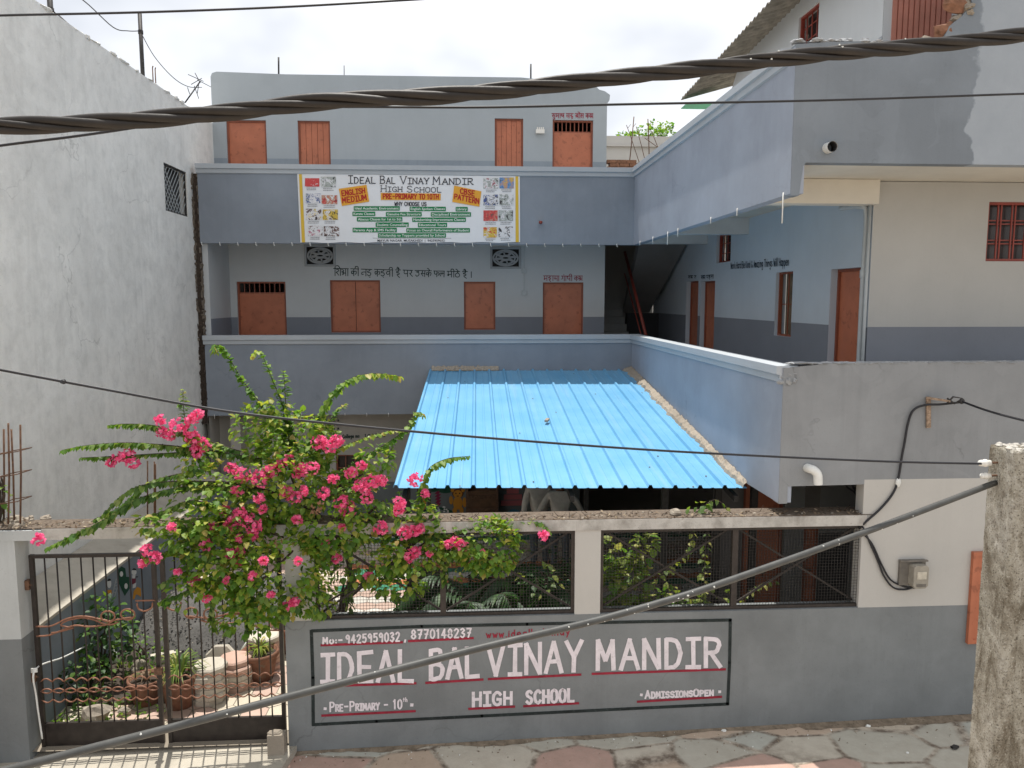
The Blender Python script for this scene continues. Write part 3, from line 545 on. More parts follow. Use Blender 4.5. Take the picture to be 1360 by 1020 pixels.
doorsF = [(dr(314, 374, 379, YBW, FD), 'grille', 'door'), (rectY(438, 372, 506, 441.5, YBW), 'double', 'window_shutter'), (rectY(616, 374, 658, 438, YBW), 'sheet', 'window_shutter'), (dr(721, 375, 775, YBW, FD), 'sheet', 'door')]
ventsF = [rectY(404, 325, 446, 354, YBW), rectY(651, 328, 692, 357, YBW)]
XR = PY(803, 380, YBW).x                              # right end of the rear wall, stairs beyond
XBL = PY(282, 160, YBW).x; XBR = PY(806, 160, YBW).x  # top storey block
zdF = PY(600, 421, YBW).z
# rear wall, first storey
m = MB(); wall(m, 'Y', YBW, XL + .1, XR, FFL - .1, UB + .32, [d[0] for d in doorsF] + ventsF, (zdF,), lambda u, v: 1 if v < zdF else 0, .14)
m.quad((XR, YBW, FFL), (XR, 20.5, FFL), (XR, 20.5, 1.4), (XR, YBW, 1.4), 0)
m.box(XL - .05, XR - .02, 20.4, 20.6, FFL, UB + .32, 0); m.box(XL - .06, XL + .1, YB + .10, 20.6, FFL, UB + .32, 0)
m.build('rear_wall', ['white', 'dado'], S)
m = MB(); m.quad((XL + .101, YB + .12, FFL), (XL + .101, YBW, FFL), (XL + .101, YBW, zdF), (XL + .101, YB + .12, zdF)); m.build('side_dado', 'dado', S)
for r, k, n in doorsF: door('Y', YBW, r, k, n)
for r in ventsF: oct_vent(r)
# top storey block
zb0 = PY(600, 213, YBW).z; zt0 = PY(284, 95, YBW).z; zt1 = PY(700, 103, YBW).z; zt2 = PY(790, 112, YBW).z
m = MB(); wall(m, 'Y', YBW, XBL, XBR, UFL - .1, zt1 - .35, [d[0] for d in doorsU], (zb0,), lambda u, v: 1 if v < zb0 else 0, .14)
zc = zt1 - .35; xc = XBR
prof = [(XBL, zc), (XBR, zc), (XBR, PY(806, 138, YBW).z), (XBR + .05, PY(806, 133, YBW).z), (XBR + .06, PY(806, 126, YBW).z), (XBR - .05, PY(800, 121, YBW).z), (XBR - .17, PY(797, 119, YBW).z), (XBR - .26, PY(793, 113.5, YBW).z), (XBR - .34, PY(790, 112, YBW).z), (XBR - 1.8, zt1), (XBL + 1.5, zt0 - .03), (XBL + .12, zt0), (XBL + .03, zt0 - .03), (XBL, zt0 - .10)]
m.prism(prof, lambda u, v, d: Vector((u, YBW + d, v)), 0.0, 0.2)
m.quad((XBL, YBW, UFL), (XBL, 20.5, UFL), (XBL, 20.5, zc), (XBL, YBW, zc)); m.quad((XBR, YBW, UFL), (XBR, 20.5, UFL), (XBR, 20.5, zc), (XBR, YBW, zc)); m.quad((XBL, 20.5, UFL), (XBR, 20.5, UFL), (XBR, 20.5, zc), (XBL, 20.5, zc)); m.box(XBL, XBR, YBW + .2, 20.5, zc - .1, zc + .05)
m.build('top_storey_wall', ['block', 'coping2'], S)
for r, k in doorsU: door('Y', YBW, r, k)
# floors and ceilings of the balconies
m = MB(); m.box(XL + .01, XP + .139, YB + .02, 20.55, 1.38, UFL); m.build('upper_floor_slab', 'white', S); m = MB(); m.box(XP + .14, XW + 4.4, YF + .130, 20.55, 1.38, UFL); m.build('wing_floor_slab', 'soffit', S)
m = MB(); m.box(XL + .01, XP + .02, YB + .02, 20.55, FFL - .14, FFL); m.box(XP + .02, XW + 3.9, YF + .02, 20.55, FFL - .14, FFL); m.build('lower_floor_slab', 'cement2', S)
# parapets (outer faces)
TK = .14
m = MB(); m.box(XL, XP, YB, YB + TK, UB, UT - .02); m.build('upper_rear_parapet', 'grey', S)
m = MB(); m.box(XL, XP, YB, YB + TK, LB - .03, LT - .02); m.build('lower_rear_parapet', 'grey', S)
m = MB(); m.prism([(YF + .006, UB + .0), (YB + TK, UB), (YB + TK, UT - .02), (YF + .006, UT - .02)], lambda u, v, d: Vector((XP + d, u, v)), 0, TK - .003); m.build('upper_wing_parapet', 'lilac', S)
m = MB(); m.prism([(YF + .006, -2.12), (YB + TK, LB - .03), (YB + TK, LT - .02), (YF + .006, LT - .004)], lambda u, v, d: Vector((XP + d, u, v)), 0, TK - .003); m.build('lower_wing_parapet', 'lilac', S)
def coping(zt, yend, name):
    offs = [(.0, -.175), (.028, -.165), (.028, -.095), (.062, -.085), (.062, 0.0), (-.16, 0.0), (-.16, -.175)]
    m = MB(); n = len(offs); v = []
    for st in range(3):
        for d, z in offs:
            dd = d
            v.append([(XL - .02, YB - dd, zt + z), (XP - dd, YB - dd, zt + z), (XP - dd, yend, zt + z)][st])
    fs = [(s_ * n + i, s_ * n + (i + 1) % n, (s_ + 1) * n + (i + 1) % n, (s_ + 1) * n + i) for s_ in range(2) for i in range(n)] + [tuple(range(n)), tuple(range(3 * n - 1, 2 * n - 1, -1))]
    m.add(v, fs); return m.build(name, 'coping', S)
coping(UT + .02, YF + .2, 'upper_coping'); coping(LT + .02, YF + .02, 'lower_coping')
m = MB()                                               # broken mortar at the street end of the copings
for i in range(16): m.blob((XP + U(-.05, .14), YF + U(.0, .06) , LT - U(-.0, .15)), U(.02, .05), U(.015, .035), U(.02, .04), 0, .3, seed=i)
for i in range(10): m.blob((XP + U(-.03, .14), YF + U(.03, .15), UT - U(-.02, .12)), U(.03, .06), U(.02, .04), U(.02, .05), 0, .3, seed=i + 30)
m.build('broken_mortar', 'mortarg', S)
# beams under the wing ceiling
for y in (YW - .12, PX(995, 300, XW).y, YB + .15): m = MB(); m.box(XP + TK, XW, y, y + .22, 1.10, 1.375); m.build('ceiling_beam', 'soffit' if y < YW else 'beam', S)
# the street front: upper parapet slab
XE = 9.2
m = MB(); v = []
XQ = XP + .003
top = [(XQ, 2.50), (XP + .4, 2.53), (XP + .9, 2.55), (XP + 1.35, 2.56), (4.75, 2.57), (4.80, 2.70), (4.93, 2.80), (5.02, 2.92), (5.00, 3.05), (5.06, 3.20), (5.07, 4.2), (XE, 4.2)]
m.prism(top + [(XE, 1.36), (3.40, 1.365), (3.372, 1.33), (3.34, UB - .02), (XQ, UB - .02)], lambda u, v, d: Vector((u, YF + d, v)), 0, TK + .002)
m.build('street_upper_parapet', 'patch', S)
m = MB()
for i, (x, z, a, b, k) in enumerate([(4.93, 2.93, .15, .085, 0), (4.82, 2.66, .13, .10, 0), (4.98, 3.12, .10, .08, 0), (4.97, 3.30, .09, .09, 1), (4.99, 3.48, .08, .1, 1), (4.98, 3.66, .09, .1, 1), (4.93, 2.78, .10, .06, 1), (5.0, 2.9, .06, .12, 1), (4.62, 2.57, .10, .05, 1)]):
    m.blob((x, YF + .08, z), a, .08, b, k, .28, 8, 6, i)
m.build('broken_brick', ['brick', 'cement', 'mortarg'], S); m = MB()
for i in range(30): m.blob((5.03 + U(-.06, .03), YF + U(.0, .12), U(2.7, 3.8)), U(.02, .05), .04, U(.02, .05), 1, .3, seed=i)
for i in range(40): m.blob((U(XP, 4.8), YF + U(.01, .1), 2.535 + U(-.01, .02)), U(.03, .07), .04, U(.015, .03), 2, .3, seed=i)
m.build('rubble_edge', ['brick', 'cement', 'mortarg'], S)
# lower street parapet and ground storey street wall
x0 = PY(1147, 660, YF).x; zsp = PY(1230, 636, YF).z; zdd = -3.285; zop = PY(1100, 644, YF).z
m = MB(); m.prism([(XQ, LT + .0), (XP + .5, LT + .045), (XP + 1.2, LT + .055), (XE, LT + .055), (XE, zsp), (x0, zsp), (x0, zop), (3.345, zop - .01), (3.345, -2.13), (XQ, -2.13)], lambda u, v, d: Vector((u, YF + d, v)), 0, TK + .002)
m.build('street_lower_parapet', 'greyf', S)
m = MB()
for i in range(260): m.blob((XP + .1 + i * .012, YF + U(.02, .12), LT + .047 + U(-.006, .004)), U(.03, .08), .04, U(.006, .012), 0, .3, seed=i)
m.build('parapet_crumbs', 'mortarg', S)
m = MB(); wall(m, 'Y', YF, x0, XE, -4.9, zsp, [], (zdd,), lambda u, v: 1 if v < zdd else 0); m.quad((x0, YF, -4.9), (x0, YF + .16, -4.9), (x0, YF + .16, zop), (x0, YF, zop)); m.box(x0 + .002, XE, YF + .004, YF + .16, -4.9, zsp)
m.build('street_wall', ['cream', 'dadof'], S)
m = MB(); a = PY(1290, 732, YF); b = PY(1288, 853, YF); fn = place('Y', YF)
fbox(m, fn, a.x, a.x + .75, b.z, a.z, -.03, -.002)
D = m.build('door', 'door', S); D['label'] = 'rust red steel shutter in the street wall half hidden by the concrete post'
m = MB()
for e in ((a.x, a.x + .05, b.z, a.z), (a.x + .05, a.x + .75, b.z, b.z + .05), (a.x + .05, a.x + .75, a.z - .04, a.z)): fbox(m, fn, *e, -.045, -.031)
m.build('frame', 'door', D)
# wing: inner wall with doors, windows
zw = -.33
dW = [rectX(1104, 356, 1152, 480, XW), rectX(1031, 362, 1050, 448, XW), rectX(952, 312, 970, 347, XW), rectX(931, 374, 948, 440, XW), rectX(912, 374, 926, 440, XW)]
dW[0] = (dW[0][0], dW[0][1], FFL, PX(1128, 356, XW).z); dW[0] = (max(dW[0][0], YW + .10), *dW[0][1:]); dW[3] = (dW[3][0], dW[3][1], FFL, dW[3][3]); dW[4] = (dW[4][0], dW[4][1], FFL, dW[4][3])
m = MB(); wall(m, 'X', XW, YW, 19.5, FFL, 1.37, dW, (zw,), lambda u, v: 1 if v < zw else 0, .16)
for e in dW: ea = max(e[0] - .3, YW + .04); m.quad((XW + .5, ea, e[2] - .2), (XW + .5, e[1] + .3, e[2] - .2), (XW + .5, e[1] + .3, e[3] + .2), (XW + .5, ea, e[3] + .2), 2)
m.build('wing_wall', ['wing', 'dado', 'dark'], S)
for i in (0, 3, 4): door('X', XW, dW[i], 'bolt' if i == 0 else 'plain', rec=.12)
def barwin(plane, val, r, nb, nh, rec, name='window', fm='redgrille', double=False):
    u0, u1, v0, v1 = r; fn = place(plane, val); m = MB(); k = .03
    for e in ((u0, u0 + k, v0, v1), (u1 - k, u1, v0, v1), (u0 + k, u1 - k, v0, v0 + k), (u0 + k, u1 - k, v1 - k, v1)): fbox(m, fn, *e, rec - .02, rec + .03)
    W_ = m.build(name, fm, S); g_ = MB()
    for i in range(1, nb):
        u = u0 + (u1 - u0) * i / nb
        for o in ((-.02, .02) if double else (0,)): fbox(g_, fn, u + o - .008, u + o + .008, v0 + k, v1 - k, rec, rec + .014)
    for j in range(1, nh):
        v = v0 + (v1 - v0) * j / nh
        for o in ((-.02, .02) if double else (0,)): fbox(g_, fn, u0 + k, u1 - k, v + o - .007, v + o + .007, rec + .016, rec + .026)
    g_.build('bars', fm, W_); b = MB(); fbox(b, fn, u0 + .002, u1 - .002, v0 + .002, v1 - .002, rec + .10, rec + .11); b.build('pane', 'glass', W_); return W_
W1 = barwin('X', XW, dW[1], 2, 2, .07, fm='doorf'); W1.children[1].data.materials[0] = M['curt']
barwin('X', XW, dW[2], 4, 3, .08)
# recessed street wall with the barred window
gw = PY(1314, 268, YW); gb = PY(1314, 347, YW); gr = PY(1408, 268, YW)
rw = (gw.x, gr.x, gb.z, gw.z); zrd = PY(1260, 434, YW).z
m = MB(); wall(m, 'Y', YW, XW, 9.5, FFL, 1.37, [rw], (zrd,), lambda u, v: 1 if v < zrd else 0, .12); m.build('recessed_wall', ['creamr', 'dado'], S)
barwin('Y', YW, rw, 5, 3, .05, double=True)
# upper wing storey and its corrugated roof
gx = rectX(1061, 24, 1086, 56, XW); zu = 4.30
shx0 = PY(1183, 50, YW).x; shx1 = PY(1262, 50, YW).x
m = MB(); fn = place('X', XW)
yt = [YW, 11.0, 13.2, 14.2, 15.4]; zt_ = [4.6, 4.30, 4.16, 3.9, 2.6]
m.prism([(YW, UFL), (gx[0], UFL), (gx[0], 4.3), (11.0, 4.32), (YW, 4.55)], fn, 0, .16) if gx[0] < 11 else None
m = MB(); wall(m, 'X', XW, YW, 13.6, UFL, 4.1, [gx], (), lambda u, v: 0, .14); m.prism([(13.6, UFL), (15.6, UFL), (15.3, 2.6), (13.6, 4.1)], fn, 0, .1); m.prism([(YW, 4.1), (13.6, 4.1), (13.6, 4.14), (YW, 4.34)], fn, 0, .1)
m.quad((XW + .001, YW - .002, UFL), (shx0, YW - .002, UFL), (shx0, YW - .002, 4.6), (XW + .001, YW - .002, 4.6)); m.quad((shx1, YW, UFL), (9.5, YW, UFL), (9.5, YW, 5), (shx1, YW, 5)); m.quad((XW + .6, YW, UFL), (XW + .6, 14, UFL), (XW + .6, 14, 4), (XW + .6, YW, 4), 1)
m.build('upper_wing_wall', ['block2', 'dark'], S)
m = MB(); m.quad((XW - .003, YW, UFL), (XW - .003, 10.6, UFL), (XW - .003, 10.6, PX(1176, 45, XW).z - .02), (XW - .003, YW, PX(1176, 45, XW).z)); m.build('upper_wing_dado', 'dado2', S)
barwin('X', XW, gx, 4, 3, .05)
m = MB(); n = 11; s_ = (shx1 - shx0) / n
for i in range(n):
    a = shx0 + i * s_; m.prism([(a, 0), (a + s_ * .75, 0), (a + s_ * .85, .02), (a + s_, .02), (a + s_, .035), (a, .035)], lambda u, v, d: Vector((u, YW - .02 + v, UFL + d)), 0, 3.2)
m.build('shutter', 'shutpink', S)
m = MB(); ey0, ey1 = 8.2, 15.3; nw = 44; v = []
for i in range(nw * 4 + 1):
    y = ey0 + (ey1 - ey0) * i / (nw * 4); w_ = .022 * sin(i * pi / 2); zq = 4.10 - max(0, y - 10.5) * .045
    v += [(4.20, y, zq + w_), (7.6, y, zq + .95 + w_), (4.20, y, zq + w_ + .012), (7.6, y, zq + .95 + w_ + .012)]
fs = []
for i in range(nw * 4):
    a = i * 4; b = a + 4; fs += [(a, b, b + 1, a + 1), (a + 2, a + 3, b + 3, b + 2), (a, a + 2, b + 2, b), (a + 1, b + 1, b + 3, a + 3)]
m.add(v, fs, 0, True); RF = m.build('corrugated_roof', 'oldtin', S)
m = MB()
for y in (9.3, 10.9, 12.5, 14.0): m.bar((4.86, y, 4.17 - max(0, y - 10.5) * .045), (7.4, y, 4.88 - max(0, y - 10.5) * .045), .06, .09)
m.build('rafter', 'wood', RF)
m = MB(); m.box(4.22, 4.75, 14.9, 15.35, 3.72, 3.735); m.build('green_sheet', 'gsheet', RF)
# stairwell
m = MB(); m.quad((XR, 19.6, FFL), (XW, 19.6, FFL), (XW, 19.6, 1.4), (XR, 19.6, 1.4)); m.build('stairwell_wall', 'stw', S)
m = MB()
for i in range(11): m.box(XR + .03, XR + .92, YBW + .5 + i * .26, YBW + .78 + i * .26, FFL, FFL + .17 * (i + 1))
m.build('stair_flight', 'stw', S)
m = MB(); m.add([(XR + 1.0, 19.3, -.15), (XW - .15, 19.3, -.15), (XW - .05, YBW + .2, 1.36), (XR + .75, YBW + .2, 1.36), (XR + 1.0, 19.3, -.32), (XW - .15, 19.3, -.32), (XW - .05, YBW + .0, 1.2), (XR + .75, YBW + .0, 1.2)], [(0, 1, 2, 3), (7, 6, 5, 4), (4, 5, 1, 0), (5, 6, 2, 1), (6, 7, 3, 2), (7, 4, 0, 3)]); m.build('stair_soffit', 'roomwall', S)
m = MB(); m.box(XR + 1.02, XW - .002, 18.9, 19.1, FFL, -.33); m.build('stair_void_panel', 'dark', S)  # near-black panel, its colour standing for the shade of the stair void
hr = [PY(830, 335, 18.2), PY(858, 446, YBW - .1)]
m = MB(); m.tube(hr, .035, 8); m.tube([hr[0] + Vector((0, 0, -.5)), hr[1] + Vector((.03, 0, -.45))], .015, 6); m.tube([hr[1], hr[1] + Vector((0, 0, -1))], .02, 6); m.build('stair_handrail', 'redgrille', S)
# ground storey behind the yard
YG = 15.6; xg = PY(770, 670, YG).x
win = rectY(462, 604, 484, 634, YG); win = (PY(446, 604, YG).x, PY(483, 604, YG).x, -4.0, PY(470, 604, YG).z)
vg = rectY(420, 556, 452, 572, YG)
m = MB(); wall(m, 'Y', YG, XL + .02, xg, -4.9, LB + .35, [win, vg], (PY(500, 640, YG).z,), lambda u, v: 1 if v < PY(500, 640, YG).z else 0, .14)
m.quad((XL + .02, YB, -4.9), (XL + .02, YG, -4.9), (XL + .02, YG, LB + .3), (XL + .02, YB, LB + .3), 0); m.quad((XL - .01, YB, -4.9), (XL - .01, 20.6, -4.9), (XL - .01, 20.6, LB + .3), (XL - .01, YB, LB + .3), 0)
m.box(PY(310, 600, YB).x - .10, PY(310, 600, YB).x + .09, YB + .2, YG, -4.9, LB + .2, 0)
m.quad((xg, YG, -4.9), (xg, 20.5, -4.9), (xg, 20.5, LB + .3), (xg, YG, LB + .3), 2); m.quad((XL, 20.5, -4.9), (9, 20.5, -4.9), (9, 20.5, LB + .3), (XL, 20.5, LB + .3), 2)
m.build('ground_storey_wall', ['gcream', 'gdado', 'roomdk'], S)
barwin('Y', YG, win, 3, 3, .06, fm='doorf')
m = MB(); fn = place('Y', YG); W_ = (vg[1] - vg[0]); H_ = vg[3] - vg[2]
nx_, ny_ = 6, 3
for i in range(nx_ + 1): u = vg[0] + W_ * i / nx_; fbox(m, fn, u - .022, u + .022, vg[2], vg[3], -.01, .06)
for j in range(ny_ + 1):
    v = vg[2] + H_ * j / ny_; fbox(m, fn, vg[0] - .022, vg[1] + .022, v - .02, v + .02, -.008, .058)
V = m.build('jali_vent', 'gcream', S); b = MB(); fbox(b, fn, vg[0], vg[1], vg[2], vg[3], .10, .11); b.build('backing', 'dark', V)
# ground storey of the wing, below the corridor
YQ = 9.7
m = MB(); q = lambda u: PY(u, 740, YQ).x
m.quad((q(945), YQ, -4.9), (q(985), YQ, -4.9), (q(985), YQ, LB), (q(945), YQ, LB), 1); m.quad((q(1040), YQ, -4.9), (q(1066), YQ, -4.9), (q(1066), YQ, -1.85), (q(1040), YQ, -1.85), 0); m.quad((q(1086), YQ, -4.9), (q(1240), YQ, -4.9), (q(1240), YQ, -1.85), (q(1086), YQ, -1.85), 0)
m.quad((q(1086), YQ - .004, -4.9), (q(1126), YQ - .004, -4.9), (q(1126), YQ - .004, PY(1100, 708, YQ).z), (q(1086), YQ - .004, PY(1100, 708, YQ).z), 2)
m.quad((9, YF + .17, -4.9), (9, 20, -4.9), (9, 20, -1.8), (9, YF + .17, -1.8), 1); m.quad((q(1160), YF + .17, -4.9), (q(1160), YQ, -4.9), (q(1160), YQ, -1.85), (q(1160), YF + .17, -1.85), 0)
m.build('wing_ground_wall', ['roomwall', 'roomdk', 'dark'], S)
door('Y', YQ, (q(986), q(1039), GZ, PY(1010, 640, YQ).z), 'plain'); door('Y', YQ - .03, (q(1066), q(1086), GZ, PY(1070, 690, YQ).z), 'plain')
m = MB(); m.box(q(1126), q(1138), YF + .5, YF + .66, -4.7, -1.86); m.build('white_post', 'pvc', S)
m = MB()
for u in (884, 955, 1003): x = PY(u, 660, 9.4).x; m.box(x - .04, x + .04, 9.4, 9.48, -4.7, -2.2)
m.build('steel_post', 'iron', S)
m = MB()
for k in range(3): m.tube(smooth_path([(PY(1120 + k * 6, 640, YF + .3).x, YF + .3, -1.86), (PY(1122 + k * 8, 665, YF + .3).x, YF + .28, -2.02), (PY(1136, 676, YF + .3).x, YF + .3, -2.12 + k * .02), (PY(1143, 690, YF + .2).x, YF + .15, -2.28)]), .011, 6)
m.build('loose_cables', 'wire', S)
# pipes, spouts, switches, bulb hooks
m = MB(); c = PY(1099, 196, YF); m.tube([c + Vector((0, .1, 0)), c + Vector((-.005, -.12, -.012))], .052, 14, 0, False); m.tube([c + Vector((-.005, -.119, -.012)), c + Vector((0, .1, 0))], .044, 14, 1, False)
m.build('drain_spout', ['pvc', 'dark'], S)
m = MB(); c = PY(1076, 628, YF); m.tube(smooth_path([c + Vector((-.035, .06, .05)), c + Vector((-.03, -.05, .055)), c + Vector((.0, -.085, .045)), c + Vector((.035, -.095, .0)), c + Vector((.045, -.095, -.10))]), .046, 12, 0, False); m.build('drain_elbow', 'pvc', S)
m = MB(); xx = XW - .03
m.tube(smooth_path([(xx, YW + .10, -1.75), (xx, YW + .10, .3), (xx, YW + .10, 1.0), (xx - .05, YW + .16, 1.10), (xx - .12, YW + .5, 1.12)]), .032, 10); m.tube([(xx, YW + .02, -1.75), (xx, YW + .02, 1.15)], .02, 8); m.lathe((xx, YW + .10, .25), [(.032, 0), (.042, .01), (.042, .1), (.032, .11)], 10)
m.build('downpipe', 'pipegrey', S)
m = MB(); fn = place('Y', YBW); a = PY(697, 330, YBW); b = PY(696, 388, YBW); fbox(m, fn, b.x - .012, b.x + .012, b.z, a.z + .1, -.02, -.001)
for v_ in (360, 389): z = PY(696, v_, YBW).z; fbox(m, fn, b.x - .05, b.x + .05, z - .05, z + .05, -.045, -.021)
m.build('switch_conduit', 'pipegrey', S)
m = MB(); c = PY(717, 175, YBW); fbox(m, fn, c.x - .09, c.x + .09, c.z - .045, c.z + .03, -.10, -.001)
for i in range(4): fbox(m, fn, c.x - .07 + i * .04, c.x - .045 + i * .04, c.z - .02, c.z + .075, -.09, -.05)
m.build('wall_lamp', 'ceramic', S)
m = MB(); c = PY(717, 296, YB); m.tube([c + Vector((.02, .02, 0)), c + Vector((-.01, -.16, -.01))], .025, 10); m.lathe(c + Vector((0, -.16, -.035)), [(.0, 0), (.035, .01), (.035, .05), (0, .06)], 10); m.build('red_spout', 'redgrille', S)
for i in range(24):
    t = i / 24; u = 268 + t * 575; p = PY(u, 323 + t * 3.5, YB); m = MB(); z = UB - .0
    m.tube([(p.x, YB - .012, z + .02), (p.x + .004, YB - .012, z - .03), (p.x + .02, YB - .014, z - .045)], .007, 5); m.build('bulb_hook', 'pvc', S)
for i, (y, l) in enumerate(((14.4, .05), (13.4, .10), (12.4, .18), (11.8, .10), (10.2, .06), (9.2, .06), (7.85, .28))):
    m = MB(); m.tube([(XP - .01, y, UB + .03), (XP - .012, y, UB - l)], .007, 5); m.build('bulb_hook', 'pvc', S)
for i in range(9):
    t = i / 9; p = PY(285 + t * 260, 553, YB); m = MB(); m.tube([(p.x, YB - .01, LB), (p.x, YB - .012, LB - U(.05, .09))], .006, 5); m.build('bulb_hook', 'pvc', S)
for u, v0, v1 in ((370, 76, 97), (705, 85, 105), (457, 87, 99)):
    a = PY(u, v0, YBW + .2); b = PY(u, v1, YBW + .2); m = MB(); m.tube([a, b - Vector((0, 0, .1))], .018 if v0 != 87 else .008, 6); m.build('roof_rod', 'iron', S)
# painted wall sayings and room names
def deva(words, tl, tr, br, bl, plane_n, wd, mat, label, jit=.12):
    ln, W_ = strokes_deva(words); m = MB(); brush(m, ln, fit(bl, br, tr, tl, W_), wd, plane_n, 0, jit); o = m.build('painted_lettering', mat, S, ); o['label'] = label; return o
q = lambda u, v: PY(u, v, YBW - .004)
deva(['i sha ksha aa', 'ka ii', 'ja da ^dot', 'ka da ^dot va ii', 'ha ^ai', 'pa ra', 'u sa ka ^e', 'pha la', 'ma ii tha ^e', 'ha ^ai', 'danda'], q(443.5, 356.5), q(627, 361), q(627, 368.5), q(443.5, 366), (0, -1, 0), .016, 'dg', 'dark green hand painted Hindi saying between the vents')
deva(['sa ^u bha aa ssa', 'cha ndra', 'ba oo sa', 'ka ksha'], q(733, 150.8), q(788, 151), q(788, 157), q(733, 156.8), (0, -1, 0), .013, 'rp', 'red hand painted Hindi room name over the top right door')
deva(['ma ha aa tma aa', 'ga ^an aa dha ii', 'ka ksha'], q(722, 366.5), q(774, 366.5), q(774, 373), q(722, 373), (0, -1, 0), .013, 'rp', 'red hand painted Hindi room name over the lower right door')
q = lambda u, v: PX(u, v, XW - .004)
ln, W_ = strokes_latin('Work Hard Be Kind & Amazing Things Will Happen', 4.5); m = MB(); brush(m, ln, fit(q(970.5, 357), q(1048, 352.5), q(1048, 342), q(970.5, 349), W_), .014, (-1, 0, 0), 0, .1); m.build('painted_lettering', 'navy', S)['label'] = 'navy hand painted English saying on the blue wing wall'
deva(['ka ksha', 'pa ha la aa'], q(931, 366), q(948, 365), q(948, 370), q(931, 371), (-1, 0, 0), .014, 'navy', 'small dark room name over the wing door'); deva(['ka ksha', 'ta'], q(914, 366), q(925, 366), q(925, 370), q(914, 370), (-1, 0, 0), .014, 'navy', 'faint room name over the farthest wing door')
m = MB(); ln, W_ = strokes_latin('College no:', 5); a = lambda u, v: PY(u, v, YG - .004); brush(m, ln, fit(a(455, 582), a(478, 581), a(478, 577), a(455, 577.5), W_), .016, (0, -1, 0)); ln, W_ = strokes_latin('102266', 5); brush(m, ln, fit(a(484, 581), a(512, 580), a(512, 576), a(484, 577), W_), .016, (0, -1, 0)); m.build('painted_lettering', 'dg', S)['label'] = 'small dark writing over the ground floor window'
# murals under the tin canopy
def ell(mb, c, rx, rz, mi, n=18, k=0, a0=0, a1=2 * pi):
    y = c.y - .003 - k * .0015; o = [(c.x + rx * cos(a0 + (a1 - a0) * i / n), y, c.z + rz * sin(a0 + (a1 - a0) * i / n)) for i in range(n + (0 if a1 - a0 > 6.2 else 1))]
    mb.add(o, [tuple(range(len(o)))], mi)
fm = {k: flat('mural_' + k, c, .8) for k, c in dict(orange=(.50, .22, .03), brown=(.10, .035, .02), green=(.02, .075, .045), pink=(.52, .16, .17), blue=(.06, .22, .33), white=(.65, .65, .62), slate=(.17, .20, .195), black=(.01, .01, .01), maroon=(.22, .02, .06)).items()}
mk = list(fm); mm = [fm[k] for k in mk]; ix = mk.index
P = lambda u, v: PY(u, v, YG)
px = (P(601, 660).x - P(600, 660).x)
m = MB(); E_ = lambda u, v, a, b, c, k=0, **kw: ell(m, P(u, v), a * px, b * px, ix(c), 18, k, **kw)
E_(580, 692, 24, 16, 'slate', 0); E_(580, 687, 26, 14, 'green', -0.4); E_(560, 652, 6, 8, 'brown', 0); E_(562, 668, 4, 10, 'orange', 0)
for i in range(6): m.add([P(578 - i * .3, 672 - i * 4) + Vector((0, -.006, 0)), P(583 - i * .2, 672 - i * 4) + Vector((0, -.006, 0)), P(586, 668 - i * 4) + Vector((0, -.006, 0)), P(581, 668 - i * 4) + Vector((0, -.006, 0))], [(0, 1, 2, 3)], ix('maroon'))
for a in (-.5, .1, .6, 2.4, 3.2): c = P(584 + 9 * cos(a), 650 - 4 * sin(a)); ell(m, c, 9 * px, 3 * px, ix('green'), 14, 5)
for i in range(16): E_(570 + U(0, 36), U(670, 680), 1.2, 1.2, 'white', 4 + i * .1)
m.build('palm_mural', mm, S); m = MB(); E_(608, 668, 6.5, 9, 'orange', 8); E_(608, 655, 7.5, 6.5, 'brown', 9); E_(608, 656, 6, 5.5, 'orange', 10); E_(601, 651, 2.4, 2.4, 'orange', 11); E_(615, 651, 2.4, 2.4, 'orange', 11); E_(599, 664, 2.5, 6, 'orange', 7); E_(617, 667, 2.5, 7, 'orange', 7); E_(604, 678, 2.8, 5, 'orange', 7); E_(613, 678, 2.8, 5, 'orange', 7); E_(605.5, 655, .9, 1, 'black', 12); E_(610.5, 655, .9, 1, 'black', 12); E_(608, 658.5, 1.6, .6, 'black', 12)
m.build('orange_bear_mural', mm, S); m = MB()
for i, (w_, v) in enumerate(((8, 652), (12, 660), (16, 668))): a = P(681 - w_, v); b = P(681 + w_, v); fbox(m, lambda u, v_, d: Vector((u, YG - .02 + d, v_)), a.x, b.x, a.z - .055, a.z + .055, 0, .012 - i * .002, ix('pink'))
m.build('pink_cake_mural', mm, S); m = MB(); E_(682, 686, 12, 10, 'blue', 5); E_(678, 682, 1, 1.5, 'black', 7); E_(686, 681, 1, 1.5, 'black', 7); m.build('blue_face_mural', mm, S)
a = P(622, 648); b = P(658, 700)
m = MB(); m.box(a.x, b.x, YG - .30, YG - .005, -4.62, a.z); m.build('shelf_cupboard', 'wood', S)
m = MB(); m.box(a.x - .05, a.x, YG - .32, YG - .0, -4.62, a.z + .3); m.box(b.x, b.x + .05, YG - .32, YG, -4.62, a.z + .3)
for v in (655, 671): z = P(640, v).z; m.box(a.x, b.x, YG - .33, YG - .301, z - .03, z + .03)
m.build('cupboard_frame', 'rust', S)

